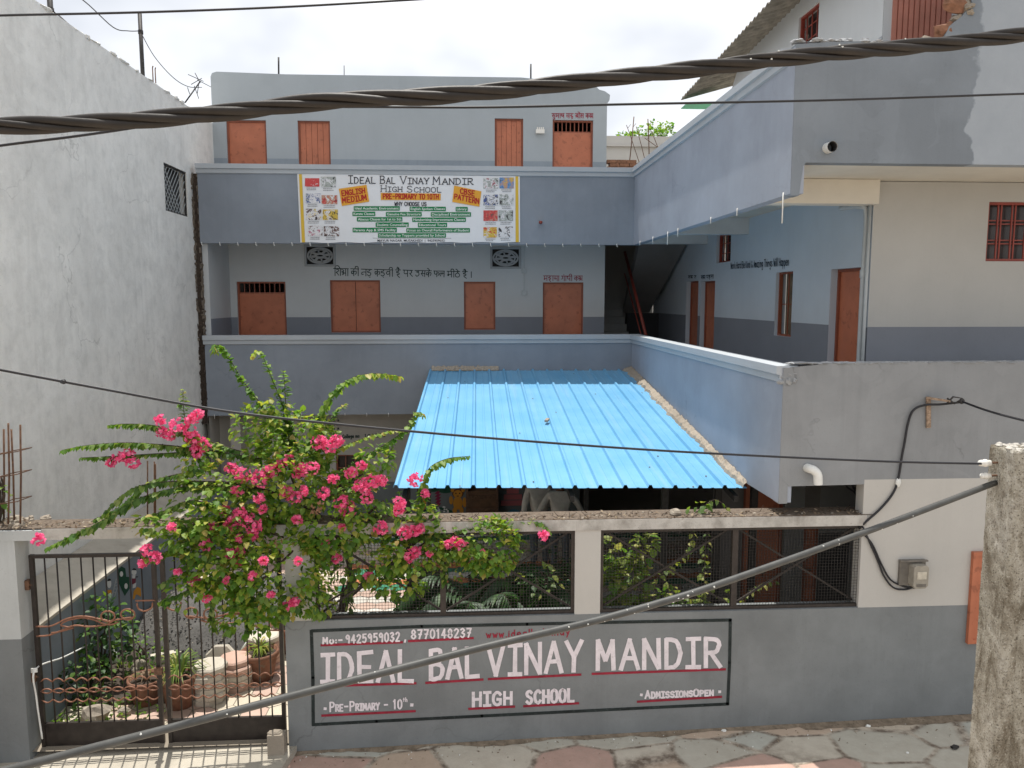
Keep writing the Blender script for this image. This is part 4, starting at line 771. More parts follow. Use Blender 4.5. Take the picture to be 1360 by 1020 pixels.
# ------------------------------------------------------------------ printed cloth banner on the upper parapet
def banner():
    Bn = thing('school_banner', PY(545, 322, YB - .02), 'wide white printed school banner with yellow end stripes hung on the upper balcony', 'banner')
    B = lambda cx, cy, k=0: PY(380 + cx / 4.121, 210 + cy / 4.121, YB - .018 - .0035 * k)
    m = MB(); tl, tr, br, bl = B(60, 84), B(1279, 99), B(1281, 461), B(78, 462); nx_, ny_ = 40, 8; v = []
    for j in range(ny_ + 1):
        for i in range(nx_ + 1):
            s, t = i / nx_, j / ny_; p = (tl * (1 - s) + tr * s) * (1 - t) + (bl * (1 - s) + br * s) * t
            v.append(p + Vector((0, .003 * mnoise.noise(Vector((s * 6, t * 2, 3))) + .004, .008 * sin(s * 40) * (t if t > .9 else 0))))
    m.add(v, [(j * (nx_ + 1) + i, (j + 1) * (nx_ + 1) + i, (j + 1) * (nx_ + 1) + i + 1, j * (nx_ + 1) + i + 1) for j in range(ny_) for i in range(nx_)], 0, True)
    m.build('cloth', plain('white_banner_cloth', (0.72, 0.735, 0.76), .45, 0, .03, 3, 0, .4), Bn)
    yl = flat('yellow_print', (.66, .44, .06)); og = flat('orange_print', (.72, .36, .05)); gn = flat('green_print', (.02, .20, .075)); tx = flat('black_print', (.03, .03, .04)); rd = flat('red_print', (.42, .03, .03)); wt = flat('white_print', (.75, .8, .76)); gy = flat('grey_print', (.28, .28, .30))
    m = MB(); m.quad(B(70, 88, 1), B(86, 88, 1), B(104, 461, 1), B(86, 461, 1)); m.build('yellow_stripe', yl, Bn)
    m = MB(); m.quad(B(1255, 100, 1), B(1270, 100, 1), B(1274, 460, 1), B(1256, 460, 1)); m.build('yellow_stripe', yl, Bn)
    def plate(pts, mt, name, k=1): m = MB(); m.add([B(*p, k) for p in pts], [tuple(range(len(pts)))]); return m.build(name, mt, Bn)
    o1 = plate([(288, 168), (440, 146), (455, 238), (305, 262)], og, 'orange_panel'); o2 = plate([(920, 150), (1069, 182), (1058, 266), (909, 240)], og, 'orange_panel'); o3 = plate([(518, 190), (846, 194), (846, 231), (518, 229)], og, 'orange_panel')
    def serif(text, x0, x1, yb, yt, sm=.78):
        ln, W_ = strokes_latin(text, 5.0, sm); m = MB(); f = fit(B(x0, yb, 2), B(x1, yb, 2), B(x1, yt, 2), B(x0, yt, 2), W_)
        ex = []
        for pl in ln:                                   # thick main strokes with small feet
            for e, o in ((pl[0], pl[1]), (pl[-1], pl[-2])):
                if abs(e[0] - o[0]) < abs(e[1] - o[1]) and len(pl) < 6: ex.append([(e[0] - .55, e[1]), (e[0] + .55, e[1])])
        brush(m, ln, f, .015 * (yb - yt) / 42, (0, -1, 0)); brush(m, ex, f, .010 * (yb - yt) / 42, (0, -1, 0)); m.build('title_lettering', tx, Bn)
    serif('Ideal', 340, 488, 138, 96); serif('Bal', 514, 596, 139, 98); serif('Vinay', 625, 780, 141, 100); serif('Mandir', 804, 1020, 144, 102); serif('High', 518, 634, 184, 150); serif('School', 660, 848, 187, 153)
    def hand(text, c, mt, wd, par, k=2, ad=5):
        ln, W_ = strokes_latin(text, ad); m = MB(); brush(m, ln, fit(*[B(*p, k) for p in c], W_), wd, (0, -1, 0), 0, .15); m.build('hand_lettering', mt, par)
    hand('ENGLISH', [(306, 207), (432, 190), (430, 163), (302, 180)], rd, .020, o1); hand('MEDIUM', [(310, 246), (442, 228), (438, 200), (306, 217)], rd, .020, o1)
    hand('CBSE', [(952, 192), (1032, 208), (1034, 180), (954, 166)], rd, .020, o2); hand('PATTERN', [(920, 222), (1054, 250), (1056, 222), (922, 196)], rd, .020, o2); hand('PRE-PRIMARY TO 10TH', [(530, 222), (834, 224), (834, 198), (530, 196)], rd, .018, o3); hand('WHY CHOOSE US', [(594, 260), (768, 262), (768, 242), (594, 240)], tx, .013, Bn)
    for t, x0, x1, y0, y1 in (('Ideal Academic Environment', 370, 622, 263, 287), ('English Spoken Classes', 676, 874, 266, 290), ('Library', 928, 994, 267, 291), ('Karate Classes', 363, 488, 293, 317), ('Genuine Fee Structure', 546, 742, 295, 319), ('Disciplined Environment', 792, 1012, 296, 320), ('Abacus Classes for 1st to 5th', 387, 636, 323, 347), ('Handwriting Improvement Classes', 690, 984, 325, 349), ('Student Counselling', 490, 671, 352, 377), ('Educational Tours', 721, 881, 354, 378), ('Parents App & SMS Facility', 364, 606, 381, 406), ('Focus on Overall Performance of Student', 658, 1006, 383, 407), ('Scholarship to Toppers provided by School', 503, 875, 411, 435)):
        pl = plate([(x0, y0 + 2), (x0 + 2, y0), (x1 - 2, y0), (x1, y0 + 2), (x1, y1 - 2), (x1 - 2, y1), (x0 + 2, y1), (x0, y1 - 2)][::-1], gn, 'green_label')
        v, f = type_text(t, 1, .012); xa = min(p[0] for p in v); xb = max(p[0] for p in v); m = MB()
        m.add([B(x0 + 6 + (p[0] - xa) / (xb - xa) * (x1 - x0 - 12), y1 - 6.0 - p[1] * 19, 2) for p in v], f); m.build('label_lettering', wt, pl)
    plate([(474, 437), (904, 438), (904, 440), (474, 439)], gy, 'rule_line')
    v, f = type_text('MAYUR NAGAR, MUSAKHEDI  |  9425959032', 1, .01); xa = min(p[0] for p in v); xb = max(p[0] for p in v); m = MB(); m.add([B(500 + (p[0] - xa) / (xb - xa) * 368, 457 - p[1] * 17, 2) for p in v], f); m.build('address_lettering', tx, Bn)
    def photo_mat(i, pal):
        m_, t, b = _mat('small_photo_print'); v = coords(t, (1, 1, 1)); mp = t.nodes.new('ShaderNodeMapping'); mp.inputs['Location'].default_value = (i * 3.7, 0, i * 1.3); t.links.new(v, mp.inputs[0])
        n_ = noise(t, mp.outputs[0], 8, 5, .75, .8); c = ramp(t, n_, pal, 'CONSTANT'); t.links.new(c, b.inputs['Base Color']); b.inputs['Roughness'].default_value = .5; return m_
    K, Wh, Rd, Bl, Ye, Sk, Br, Gr = (.03, .03, .035), (.68, .68, .7), (.55, .05, .05), (.05, .09, .28), (.6, .42, .05), (.45, .27, .19), (.13, .07, .06), (.35, .38, .36)
    pics = [((103, 110, 182, 156), [(0, Wh), (.40, Rd), (.62, (.7, .12, .1))]), ((190, 102, 272, 159), [(0, K), (.42, Gr), (.52, Wh), (.6, K)]), ((108, 193, 188, 246), [(0, Bl), (.42, Wh), (.52, Bl), (.58, Gr)]), ((194, 203, 280, 252), [(0, K), (.42, Rd), (.48, Sk), (.56, Wh)]), ((108, 277, 193, 338), [(0, K), (.4, Br), (.46, Wh), (.56, Ye), (.62, (.1, .3, .6))]), ((200, 281, 283, 338), [(0, K), (.43, Ye), (.53, Wh), (.6, Br)]), ((120, 371, 199, 426), [(0, Br), (.44, Wh), (.58, (.4, .1, .16))]), ((206, 373, 290, 428), [(0, K), (.42, Br), (.52, Wh), (.62, K)]),
            ((1080, 110, 1161, 167), [(0, K), (.42, Gr), (.5, Wh), (.58, (.3, .08, .1))]), ((1168, 106, 1246, 166), [(0, K), (.4, (.1, .25, .5)), (.5, Sk), (.57, Ye)]), ((1080, 200, 1160, 258), [(0, Bl), (.45, K), (.5, Wh), (.58, Bl)]), ((1168, 198, 1244, 258), [(0, K), (.44, Gr), (.52, Wh)]), ((1080, 286, 1158, 344), [(0, Br), (.42, Rd), (.54, Sk), (.6, Rd)]), ((1163, 286, 1242, 344), [(0, K), (.42, Gr), (.52, Wh), (.6, K)]), ((1080, 378, 1154, 435), [(0, Rd), (.44, Ye), (.54, Wh), (.6, Rd)]), ((1163, 375, 1241, 432), [(0, K), (.46, Wh)])]
    for i, ((x0, y0, x1, y1), pal) in enumerate(pics):
        p = plate([(x0, y1), (x1, y1), (x1, y0), (x0, y0)], photo_mat(i, pal), 'printed_photo', 1)
        m = MB()
        for r_ in range(2):
            a = x0 + 8 + U(0, 8); b = x1 - 8 - U(0, 14)
            while a < b: w_ = U(3, 9); m.quad(B(a, y1 + 10 + r_ * 9, 1), B(min(a + w_, b), y1 + 10 + r_ * 9, 1), B(min(a + w_, b), y1 + 6 + r_ * 9, 1), B(a, y1 + 6 + r_ * 9, 1)); a += w_ + 2
        m.build('caption', gy, p)
banner()
# ------------------------------------------------------------------ blue tin canopy
def canopy():
    Cn = thing('tin_canopy', (1.2, 12, GZ), 'bright blue ribbed metal canopy sloping down over the yard with mortar along its edges', 'canopy')
    A = PY(570, 492, YB - .004); Bq = PY(848, 492, YB - .004); C = PX(992, 648, XP - .004); D = PY(522, 648, C.y)
    Bq.x = XP - .004
    n = 14; m = MB(); v = []; P_ = []
    prof = []
    for i in range(n):                                  # ribs: trapezoid every pitch
        b = i / n; p = 1 / n
        prof += [(b, 0), (b + p * .06, .035), (b + p * .16, .035), (b + p * .22, 0), (b + p * .55, .0), (b + p * .57, .006), (b + p * .66, .006), (b + p * .68, 0)]
    prof.append((1, 0)); k = len(prof); rows = 9
    for j in range(rows + 1):
        t = j / rows; e = A * (1 - t) + D * t; f = Bq * (1 - t) + C * t
        for s, h in prof: v.append(e * (1 - s) + f * s + Vector((0, 0, h + .004 * mnoise.noise(Vector((s * 5, t * 4, 1))))))
    nn = len(v); v += [p + Vector((0, 0, -.004)) for p in v]
    fs = [(j * k + i, (j + 1) * k + i, (j + 1) * k + i + 1, j * k + i + 1) for j in range(rows) for i in range(k - 1)]
    fs += [(a + nn, d + nn, c + nn, b + nn) for a, b, c, d in fs]
    fs += [(rows * k + i, rows * k + i + nn, rows * k + i + 1 + nn, rows * k + i + 1) for i in range(k - 1)]
    m.add(v, fs, 0); m.build('roof_sheet', 'tin', Cn)
    m = MB()
    for t in (.02, .34, .66, .93): a = A * (1 - t) + D * t; b = Bq * (1 - t) + C * t; m.bar(a + Vector((0, 0, -.05)), b + Vector((0, 0, -.05)), .05, .08)
    m.build('purlin', 'iron', Cn)
    for s in (.03, .5, .97): a = A * (1 - s) + Bq * s; b = D * (1 - s) + C * s; m = MB(); m.bar(a + Vector((0, 0, -.13)), b + Vector((0, 0, -.13)), .05, .07); m.build('rafter', 'iron', Cn)
    for s, t in ((.03, .93), (.03, .34), (.62, .66)): p = (A * (1 - t) + D * t) * (1 - s) + (Bq * (1 - t) + C * t) * s; m = MB(); m.box(p.x - .03, p.x + .03, p.y - .03, p.y + .03, GZ, p.z - .14); m.build('post', 'iron', Cn)
    def joint(P0, P1, side, w0, w1, n, seed):            # rough mortar fillet between sheet and wall
        m = MB(); v = []
        for i in range(n + 1):
            t = i / n; p = P0 * (1 - t) + P1 * t; q = Vector((t * n * .21, seed, 0)); w_ = (w0 + (w1 - w0) * t) * (1 + .55 * mnoise.noise(q * 1.3) + .3 * mnoise.noise(q * 4)); h = .075 * (1 + .5 * mnoise.noise(q * 2 + Vector((9, 0, 0))))
            for f, g_ in ((0, 1.0), (.25, .85 + .3 * mnoise.noise(q * 5)), (.55, .62 + .35 * mnoise.noise(q * 6 + Vector((3, 3, 0)))), (.8, .45 + .3 * mnoise.noise(q * 7)), (1, .0)): v.append(p + side * (w_ * f) + Vector((0, 0, .012 + h * g_ if f < 1 else .003)))
        m.add(v, [(i * 5 + j, (i + 1) * 5 + j, (i + 1) * 5 + j + 1, i * 5 + j + 1) for i in range(n) for j in range(4)], 0, False); m.build('mortar_joint', 'cement', Cn)
    joint(Bq, C, Vector((-1, 0, 0)), .14, .06, 170, 1); joint(A + Vector((.05, 0, 0)), A.lerp(Bq, .34), Vector((0, -1, 0)), .10, .05, 60, 5)
    m = MB()
    for i in range(22):
        s, t = R(), R(); p = (A * (1 - t) + D * t) * (1 - s) + (Bq * (1 - t) + C * t) * s; m.blob(p + Vector((0, 0, .010)), .012, .016, .005, 0, .3, 6, 3, i)
    m.build('lodged_debris', 'litter', Cn)
    p = PX(764, 585, 0.95); 
    s, t = .49, .585; p = (A * (1 - t) + D * t) * (1 - s) + (Bq * (1 - t) + C * t) * s
    m = MB(); m.bar(p + Vector((-.02, -.06, .045)), p + Vector((.02, .06, .06)), .05, .03); tag(m.build('wood_offcut', 'cement'), 'small pale chip of wood lying mid roof on the blue canopy', 'wood chip')
canopy()
# ------------------------------------------------------------------ street wall, pillars, mesh screens, painted sign
def fx(u, v=760): return PY(u, v, YF).x
def fz(v, u=780): return PY(u, v, YF).z
zB1 = fz(690); zB0 = fz(701.5); zS = -3.285
def boundary():
    Bw = thing('boundary_wall', (1.2, YF, -4.6), 'low grey street wall with painted school sign, white pillar and wire mesh screens', 'wall')
    xa = fx(381, 900); xe = fx(1147, 760) - .002; xp0, xp1 = fx(763.5), fx(797.5); xl = fx(417.5)
    m = MB(); m.box(xa, xe + .06, YF - .003, YF + .20, -4.95, zS); m.build('base_wall', 'dadof', Bw)
    m = MB(); m.box(fx(379, 780), xl, YF, YF + .20, zS, zB0 - .02); m.build('end_pillar', 'cream', Bw)
    m = MB(); m.box(xp0, xp1, YF, YF + .2, zS, zB0 - .02); m.build('pillar', 'cream', Bw)
    m = MB(); m.box(fx(60), xe, YF - .015, YF + .31, zB0 - .02, zB1 - .0); v = m.build('lintel_beam', 'lintel', Bw)  # unseen rear depth added to block a sun streak on the road
    m = MB(); xg0 = fx(30, 850)
    m.box(-5.4, xg0, YF - .02, YF + .22, -4.95, fz(848, 20)); m.build('gate_pillar_base', 'dadof', Bw)
    m = MB(); m.box(-5.4, xg0, YF - .02, YF + .22, fz(848, 20), zB0 - .02); m.box(-5.4, fx(60), YF - .03, YF + .23, zB0 - .02, zB1 - .01); m.build('gate_pillar', 'greyp', Bw)
    m = MB(); m.box(xg0 - .001, xg0 + .0, YF, YF, 0, 0) if False else None
    for x0, x1, nm in ((xl, xp0, 0), (xp1, xe, 1)):
        fr = MB(); k = .035; z0 = zS - .002; z1 = zB0 - .025; y = YF + .03
        for e in ((x0, x0 + k, z0, z1), (x1 - k, x1, z0, z1), (x0 + k, x1 - k, z0, z0 + k), (x0 + k, x1 - k, z1 - k, z1)): fr.box(e[0], e[1], y, y + .04, e[2], e[3])
        xm = fx(588) if nm == 0 else fx(977); fr.box(xm - .03, xm + .03, y + .002, y + .05, z0 + k, z1 - k)
        F = fr.build('mesh_screen', 'steel', Bw); F['label'] = ('wire mesh screen behind the bougainvillea', 'wire mesh screen right of the white pillar')[nm]
        br = MB()
        for a, b in ((x0, xm), (xm, x1)):
            br.bar((a + k, y + .085, z0 + k), (b - k, y + .085, z1 - k), .022, .02); br.bar((a + k, y + .107, z1 - k), (b - k, y + .107, z0 + k), .022, .02)
        br.build('cross_brace', 'steel', F)
        wm = MB(); p = .032; x = x0 + k
        while x < x1 - k: wm.box(x - .0017, x + .0017, y + .01, y + .0126, z0 + k, z1 - k); x += p
        z = z0 + k
        while z < z1 - k: wm.box(x0 + k, x1 - k, y + .013, y + .0156, z - .0017, z + .0017); z += p
        wm.build('wire_mesh', 'iron', F)
    # painted sign
    Y_ = YF - .0065; q = lambda u, v: PY(u, v, Y_)
    m = MB()
    def strip(pts, wd, mi=0):
        brush(m, [[(i, 0) for i in range(len(pts))]], lambda x, y: pts[max(0, min(len(pts) - 1, int(round(x))))], wd, (0, -1, 0), mi)
    fr = [(415, 838), (560, 832), (700, 829), (840, 826), (970, 823.5), (969, 880), (966.5, 935), (800, 943), (640, 951), (500, 958), (416, 962.5), (415.5, 900), (413.5, 838)]
    for i in range(len(fr) - 1): strip([q(*fr[i]), q(*fr[i + 1])], .034, 0)
    fo = m.build('sign_border', 'bp', Bw)
    def wd(text, l, r, st, mt, ad=5.2, small=None, jit=.07, name='sign_lettering'):
        (u0, t0, b0), (u1, t1, b1) = l, r; ln, W_ = strokes_latin(text, ad, small); mm_ = MB(); brush(mm_, ln, fit(q(u0, b0), q(u1, b1), q(u1, t1), q(u0, t0), W_), st, (0, -1, 0), 0, jit); return mm_.build(name, mt, Bw)
    wd('IDEAL', (427, 870, 905), (549, 863, 904), .046, 'wp'); wd('BAL', (571, 864, 902), (636, 859, 898), .046, 'wp'); wd('VINAY', (648, 859, 897), (773, 851, 891), .046, 'wp'); wd('MANDIR', (793, 851, 889), (957, 848, 885), .048, 'wp')
    wd('Mo:-', (429, 847, 855), (455, 846, 854), .018, 'wp'); wd('9425959032 ,', (459, 844, 854), (539, 839, 851), .018, 'wp'); wd('8770148237', (546, 837, 848.5), (626, 834.5, 846), .018, 'wp')
    wd('www.idealbalvinay', (646, 839, 847), (757, 834.5, 843), .012, 'rp', jit=.15)
    wd('*', (430, 935, 946), (433, 935, 946), .03, 'wp'); wd('Pre-Primary - 10', (438, 933, 945), (534, 929, 941), .018, 'wp', small=.72); wd('th', (535, 927, 932), (541, 927, 932), .009, 'wp'); wd('*', (545, 930, 941), (548, 930, 941), .034, 'wp')
    wd('HIGH', (628, 920, 938), (680, 919, 935), .032, 'wp', 5.4); wd('SCHOOL', (699, 918, 934.5), (762, 915, 931), .032, 'wp', 5.6)
    wd('*', (850, 917.5, 927), (853, 917.5, 927), .03, 'wp'); wd('AdmissionsOpen', (857, 917.5, 927.5), (947, 915, 923.5), .020, 'wp', 5.2, .8); wd('*', (954, 913, 923), (957, 913, 923), .03, 'wp')
    m = MB()
    for pts in ([(427, 857), (534, 853)], [(543, 851.5), (628, 847.5)], [(438, 911), (552, 907.5)], [(566, 907), (641, 902.5)], [(649, 902), (771, 896)], [(787, 895), (963, 889)], [(428, 950.5), (551, 944.5)], [(623, 941.5), (683, 938.5)], [(696, 938), (768, 934)], [(847, 932), (958, 925.5)]): strip([q(*p) for p in pts], .026, 0)
    m.build('red_underline', 'rp', Bw)
boundary()
# leaf litter and pebbles lying on top of the lintel
m = MB(); m.box(-5.39, 4.28, YF - .008, YF + .30, zB1 + .001, zB1 + .007, 3)
def chip(mb, c, s, mi=0):
    d = Vector((U(-1, 1), U(-1, 1), U(-.5, .6))).normalized(); e = d.cross(Vector((U(-1, 1), U(-1, 1), 1))).normalized()
    mb.add([c - d * s, c + e * s * .45, c + d * s, c - e * s * .45], [(0, 1, 2, 3)], mi)
for i in range(950): chip(m, Vector((U(-5.2, 4.3), YF + U(-.01, .20), zB1 + abs(random.gauss(0, .014)))), U(.010, .032))
for i in range(260): m.blob((U(-5.2, 4.3), YF + U(.0, .2), zB1 + .007), U(.006, .026), U(.008, .02), U(.006, .018), 1 if R() < .3 else 3, .3, 6, 4, i)
for i in range(60):
    x = U(-1, 4.3); y = YF + U(.02, .2); m.tube([(x, y, zB1), (x + U(-.12, .12), y + U(-.05, .05), zB1 + U(.01, .09))], .0025, 4, 2)
tag(m.build('leaf_litter', ['litter', 'stone', 'bark', 'soilb']), 'dry leaves, twigs and pebbles lying along the top of the street wall lintel', 'leaf litter', kind='stuff')
m = MB(); c = PY(897, 683, YF + .1); m.blob((c.x, YF + .1, zB1 + .03), .065, .05, .04, 0, .15, 10, 7, 5); tag(m.build('rounded_stone', 'stone'), 'pale rounded stone sitting on the lintel below the blue canopy', 'stone')
# ------------------------------------------------------------------ the two gate leaves
def gate():
    yg = YF + .12; gp = lambda u, v: PY(u, v, yg)
    spec = [((46, 733), (57, 992), (208, 735), (219, 985), 'left', 10), ((221, 735), (225, 984), (378, 735), (381, 980), 'right', 10)]
    for (tl, bl, tr, br, side, nb) in spec:
        xa = gp(*bl).x; xb = gp(*br).x; z0 = -4.67; z1 = gp(130, 735).z; zp = gp(130, 958).z
        G = thing('gate_leaf', ((xa + xb) / 2, yg, z0), ('black barred gate leaf with copper scrolls beside the left pillar', 'black barred gate leaf under the bougainvillea beside the painted wall')[side == 'right'], 'gate', 'leaves of the entrance gate')
        m = MB()
        for x in (xa + .02, xb - .02): m.box(x - .02, x + .02, yg - .02, yg + .02, z0, z1)
        m.box(xa + .04, xb - .04, yg - .018, yg + .018, z1 - .036, z1 - .002); m.box(xa + .04, xb - .04, yg - .016, yg + .016, zp - .03, zp); m.build('frame', 'black', G)
        m = MB(); m.box(xa + .04, xb - .04, yg - .008, yg + .008, z0 + .03, zp - .03); m.build('lower_panel', 'black', G)
        n = nb; st = (xb - xa - .05) / n
        for i in range(1, n): m = MB(); x = xa + .025 + i * st; m.tube([(x, yg, zp), (x, yg, z1 - .036)], .0078, 6); m.build('bar', 'black', G)
        zr = [gp(130, v).z for v in (903, 915, 926)]
        m = MB()
        for i in range(n):
            x0 = xa + .025 + i * st; L_ = lambda z, a: [(x0 + st * (j / 8), yg - .014, z + a * sin(pi * j / 8)) for j in range(9)]
            for z, a in ((zr[0], .035), (zr[1], .024), (zr[1], -.024), (zr[2], -.035)): m.tube(L_(z, a), .0075, 5)
        for z in (zr[0], zr[1], zr[2]): pass
        m.build('ring_band', 'copper', G)
        # big scroll band at mid height
        def S(pts, r=.009): m.tube(smooth_path([Vector((xa + (xb - xa) * a, yg - .018, gp(130, v).z)) for a, v in pts], 6), r, 6)
        m = MB(); fl = (lambda a: a) if side == 'left' else (lambda a: 1 - a)
        S([(fl(.02), 829), (fl(.14), 829), (fl(.27), 820), (fl(.40), 817), (fl(.55), 822), (fl(.62), 825)]); S([(fl(.02), 842), (fl(.12), 841), (fl(.24), 834), (fl(.33), 829), (fl(.45), 831), (fl(.58), 829), (fl(.66), 823), (fl(.80), 820)])
        S([(fl(.14), 838), (fl(.20), 837), (fl(.32), 832)]); S([(fl(.30), 832), (fl(.22), 828), (fl(.28), 822), (fl(.40), 819), (fl(.50), 823), (fl(.55), 827), (fl(.62), 829), (fl(.68), 826)])
        for cx, cv, r_ in ((.60, 818, 7), (.76, 816, 7)): S([(fl(cx + .055 * cos(a)), cv - r_ * sin(a)) for a in [x * .5 for x in range(-2, 12)]], .009)
        S([(fl(.84), 801), (fl(.85), 809), (fl(.90), 812), (fl(.955), 808), (fl(.965), 801)]); S([(fl(.83), 798), (fl(.99), 798)]); m.build('scroll_band', 'copper', G)
        if side == 'left':
            m = MB(); m.box(xb - .05, xb + .03, yg - .06, yg - .026, gp(215, 893).z, gp(215, 884).z); m.build('latch', 'rust', G)
            m = MB()
            for v in (776, 898): z = gp(50, v).z; m.tube([(xa - .12, yg - .01, z), (xa + .02, yg - .01, z)], .012, 6); m.box(xa - .05, xa - .01, yg - .03, yg + .03, z - .05, z + .05)
            m.build('hinge', 'rust', G)
gate()
a = PY(47, 889, YF + .03); b = PY(116, 857, YF + 1.3); m = MB(); m.tube(smooth_path([a + Vector((.02, 0, -.75)), a + Vector((-.01, 0, -.3)), a, a.lerp(b, .5) + Vector((0, 0, -.01)), b]), .009, 6)
for k in range(4): m.tube([a + Vector((-.03, -.02, -.02 + k * .012)), a + Vector((.03, -.02, -.015 + k * .012))], .008, 5)
tag(m.build('white_rope', 'pvc'), 'white rope knotted round the hinge side of the left gate leaf', 'rope')
# ------------------------------------------------------------------ neighbour's long limewashed wall
def neighbour():
    Nb = thing('neighbour_building', (XN - 1, 13, -4.8), 'tall weathered white neighbouring building with a streaked blank wall', 'building')
    zt = 3.56; yw = rectX(217, 213, 250, 285, XN); wz = (2.40, 1.42)
    h = (yw[0], yw[1], PX(232, 283, XN).z, PX(232, 222, XN).z)
    m = MB(); wall(m, 'X', XN, 6.0, 24.0, -5.0, zt, [h], (), lambda u, v: 0, -.16)
    m.quad((XN, 6.0, -5), (XN, 6.0, zt), (-12, 6.0, zt), (-12, 6.0, -5)); m.quad((XN, 6, zt), (XN, 24, zt), (XN - .25, 24, zt), (XN - .25, 6, zt)); m.quad((XN - .25, 6, zt), (XN - .25, 24, zt), (XN - .25, 24, zt - 1), (XN - .25, 6, zt - 1)); m.quad((XN - .25, 6, zt - .9), (XN - .25, 24, zt - .9), (-12, 24, zt - .9), (-12, 6, zt - .9))
    m.build('side_wall', 'dirty', Nb)
    m = MB()
    for i in range(220): m.blob((XN - U(0, .2), U(7, 18), zt + U(-.012, .006)), .05, U(.05, .15), U(.01, .03), 0, .3, 6, 4, i)
    m.build('crumbling_edge', 'dirty', Nb)
    fn = place('X', XN); fr = MB()
    for e in ((h[0], h[0] + .03, h[2], h[3]), (h[1] - .03, h[1], h[2], h[3]), (h[0] + .03, h[1] - .03, h[2], h[2] + .03), (h[0] + .03, h[1] - .03, h[3] - .03, h[3])): fbox(fr, fn, *e, -.05, -.02)
    W_ = fr.build('window', 'iron', Nb); b = MB(); fbox(b, fn, h[0] + .002, h[1] - .002, h[2] + .002, h[3] - .002, -.15, -.14); b.build('pane', 'dark', W_)
    g_ = MB(); dy = h[1] - h[0]; dz = h[3] - h[2]
    for i in range(-6, 7):
        for s in (1, -1):
            y0 = h[0]; z0 = h[2] + dz * i / 6; y1 = h[1]; z1 = z0 + s * dy
            t0, t1 = 0, 1
            def clip(z0, z1):
                a, b_ = 0.0, 1.0
                for lim, sg in ((h[2], 1), (h[3], -1)):
                    f0, f1 = sg * (z0 - lim), sg * (z1 - lim)
                    if f0 < 0 and f1 < 0: return None
                    if f0 < 0: a = max(a, f0 / (f0 - f1))
                    if f1 < 0: b_ = min(b_, f0 / (f0 - f1))
                return (a, b_) if b_ > a else None
            c = clip(z0, z1)
            if c: g_.bar((XN - .03 - .006 * s, y0 + dy * c[0], z0 + (z1 - z0) * c[0]), (XN - .03 - .006 * s, y0 + dy * c[1], z0 + (z1 - z0) * c[1]), .009, .009)
    g_.build('diamond_mesh', 'pipegrey', W_)
    m = MB()                                           # broken brick ends in the gap beside the school
    for i in range(300): z = U(-2.4, 2.3); sd = R() < .5; m.blob(((XN + .002 if sd else XL - .004) + U(-.004, .018) * (1 if sd else -1), YB + U(.0, .10) , z), U(.008, .026), .03, U(.012, .07), 0 if z < -.6 + U(-.3, .3) else 1, .4, 6, 4, i)
    m.box(XN + .005, XL - .005, YB + .06, YB + .2, -2.4, 2.35, 0)  # dark strip fills the gap, its colour standing for the recess shade
    m.build('rough_joint', ['soil', 'joint'], Nb)
    return zt
ZN = neighbour()
# rods, aerial and poles on the neighbour's roof
def pole(u, v0, v1, r, label, cat='pole', name='metal_pole', mt='iron'):
    a = PX(u, v0, XN - .15); b = PX(u, v1, XN - .15); m = MB(); m.tube([(a.x, a.y, ZN - .7), (a.x, a.y, a.z)], r, 10); m.tube([(a.x, a.y, a.z - .32), (a.x + .0, a.y, a.z - .26)], r * 1.25, 10); return tag(m.build(name, mt), label, cat)
pole(185.5, 18, 97, .032, 'slim black pole rising from the middle of the neighbour parapet')
pole(65, -18, 18, .034, 'black pole at the left edge of the neighbour parapet with loose wires', 'pole')
for u, v0, v1, t in ((202.5, 90, 108, 'first'), (206, 92, 110, 'second')):
    a = PX(u, v0, XN - .1); m = MB(); m.tube([(a.x, a.y, ZN - .1), (a.x, a.y, a.z)], .009, 6); m.tube([(a.x, a.y, a.z), (a.x + .01, a.y, a.z + .03)], .009, 6); tag(m.build('rebar_stub', 'rust'), 'thin rusty rebar stub on the neighbour parapet right of the slim pole', 'rebar', 'rebar stubs on the neighbour parapet')
A_ = thing('roof_aerial', PX(250, 140, XN - .1), 'bent old television aerial at the far end of the neighbour parapet', 'aerial'); pr = lambda u, v: PX(u, v, XN - .1)
m = MB(); m.tube([pr(246, 136), pr(266, 108)], .014, 6); m.build('mast', 'iron', A_)
m = MB()
for a, b in (((250, 99), (270, 108)), ((259, 97), (266, 110)), ((262, 106), (281, 116)), ((258, 114), (264, 131)), ((254, 112), (268, 104)), ((249, 116), (252, 125)), ((264, 112), (262, 124))): m.tube([pr(*a), pr(*b)], .007, 5)
m.build('elements', 'iron', A_)
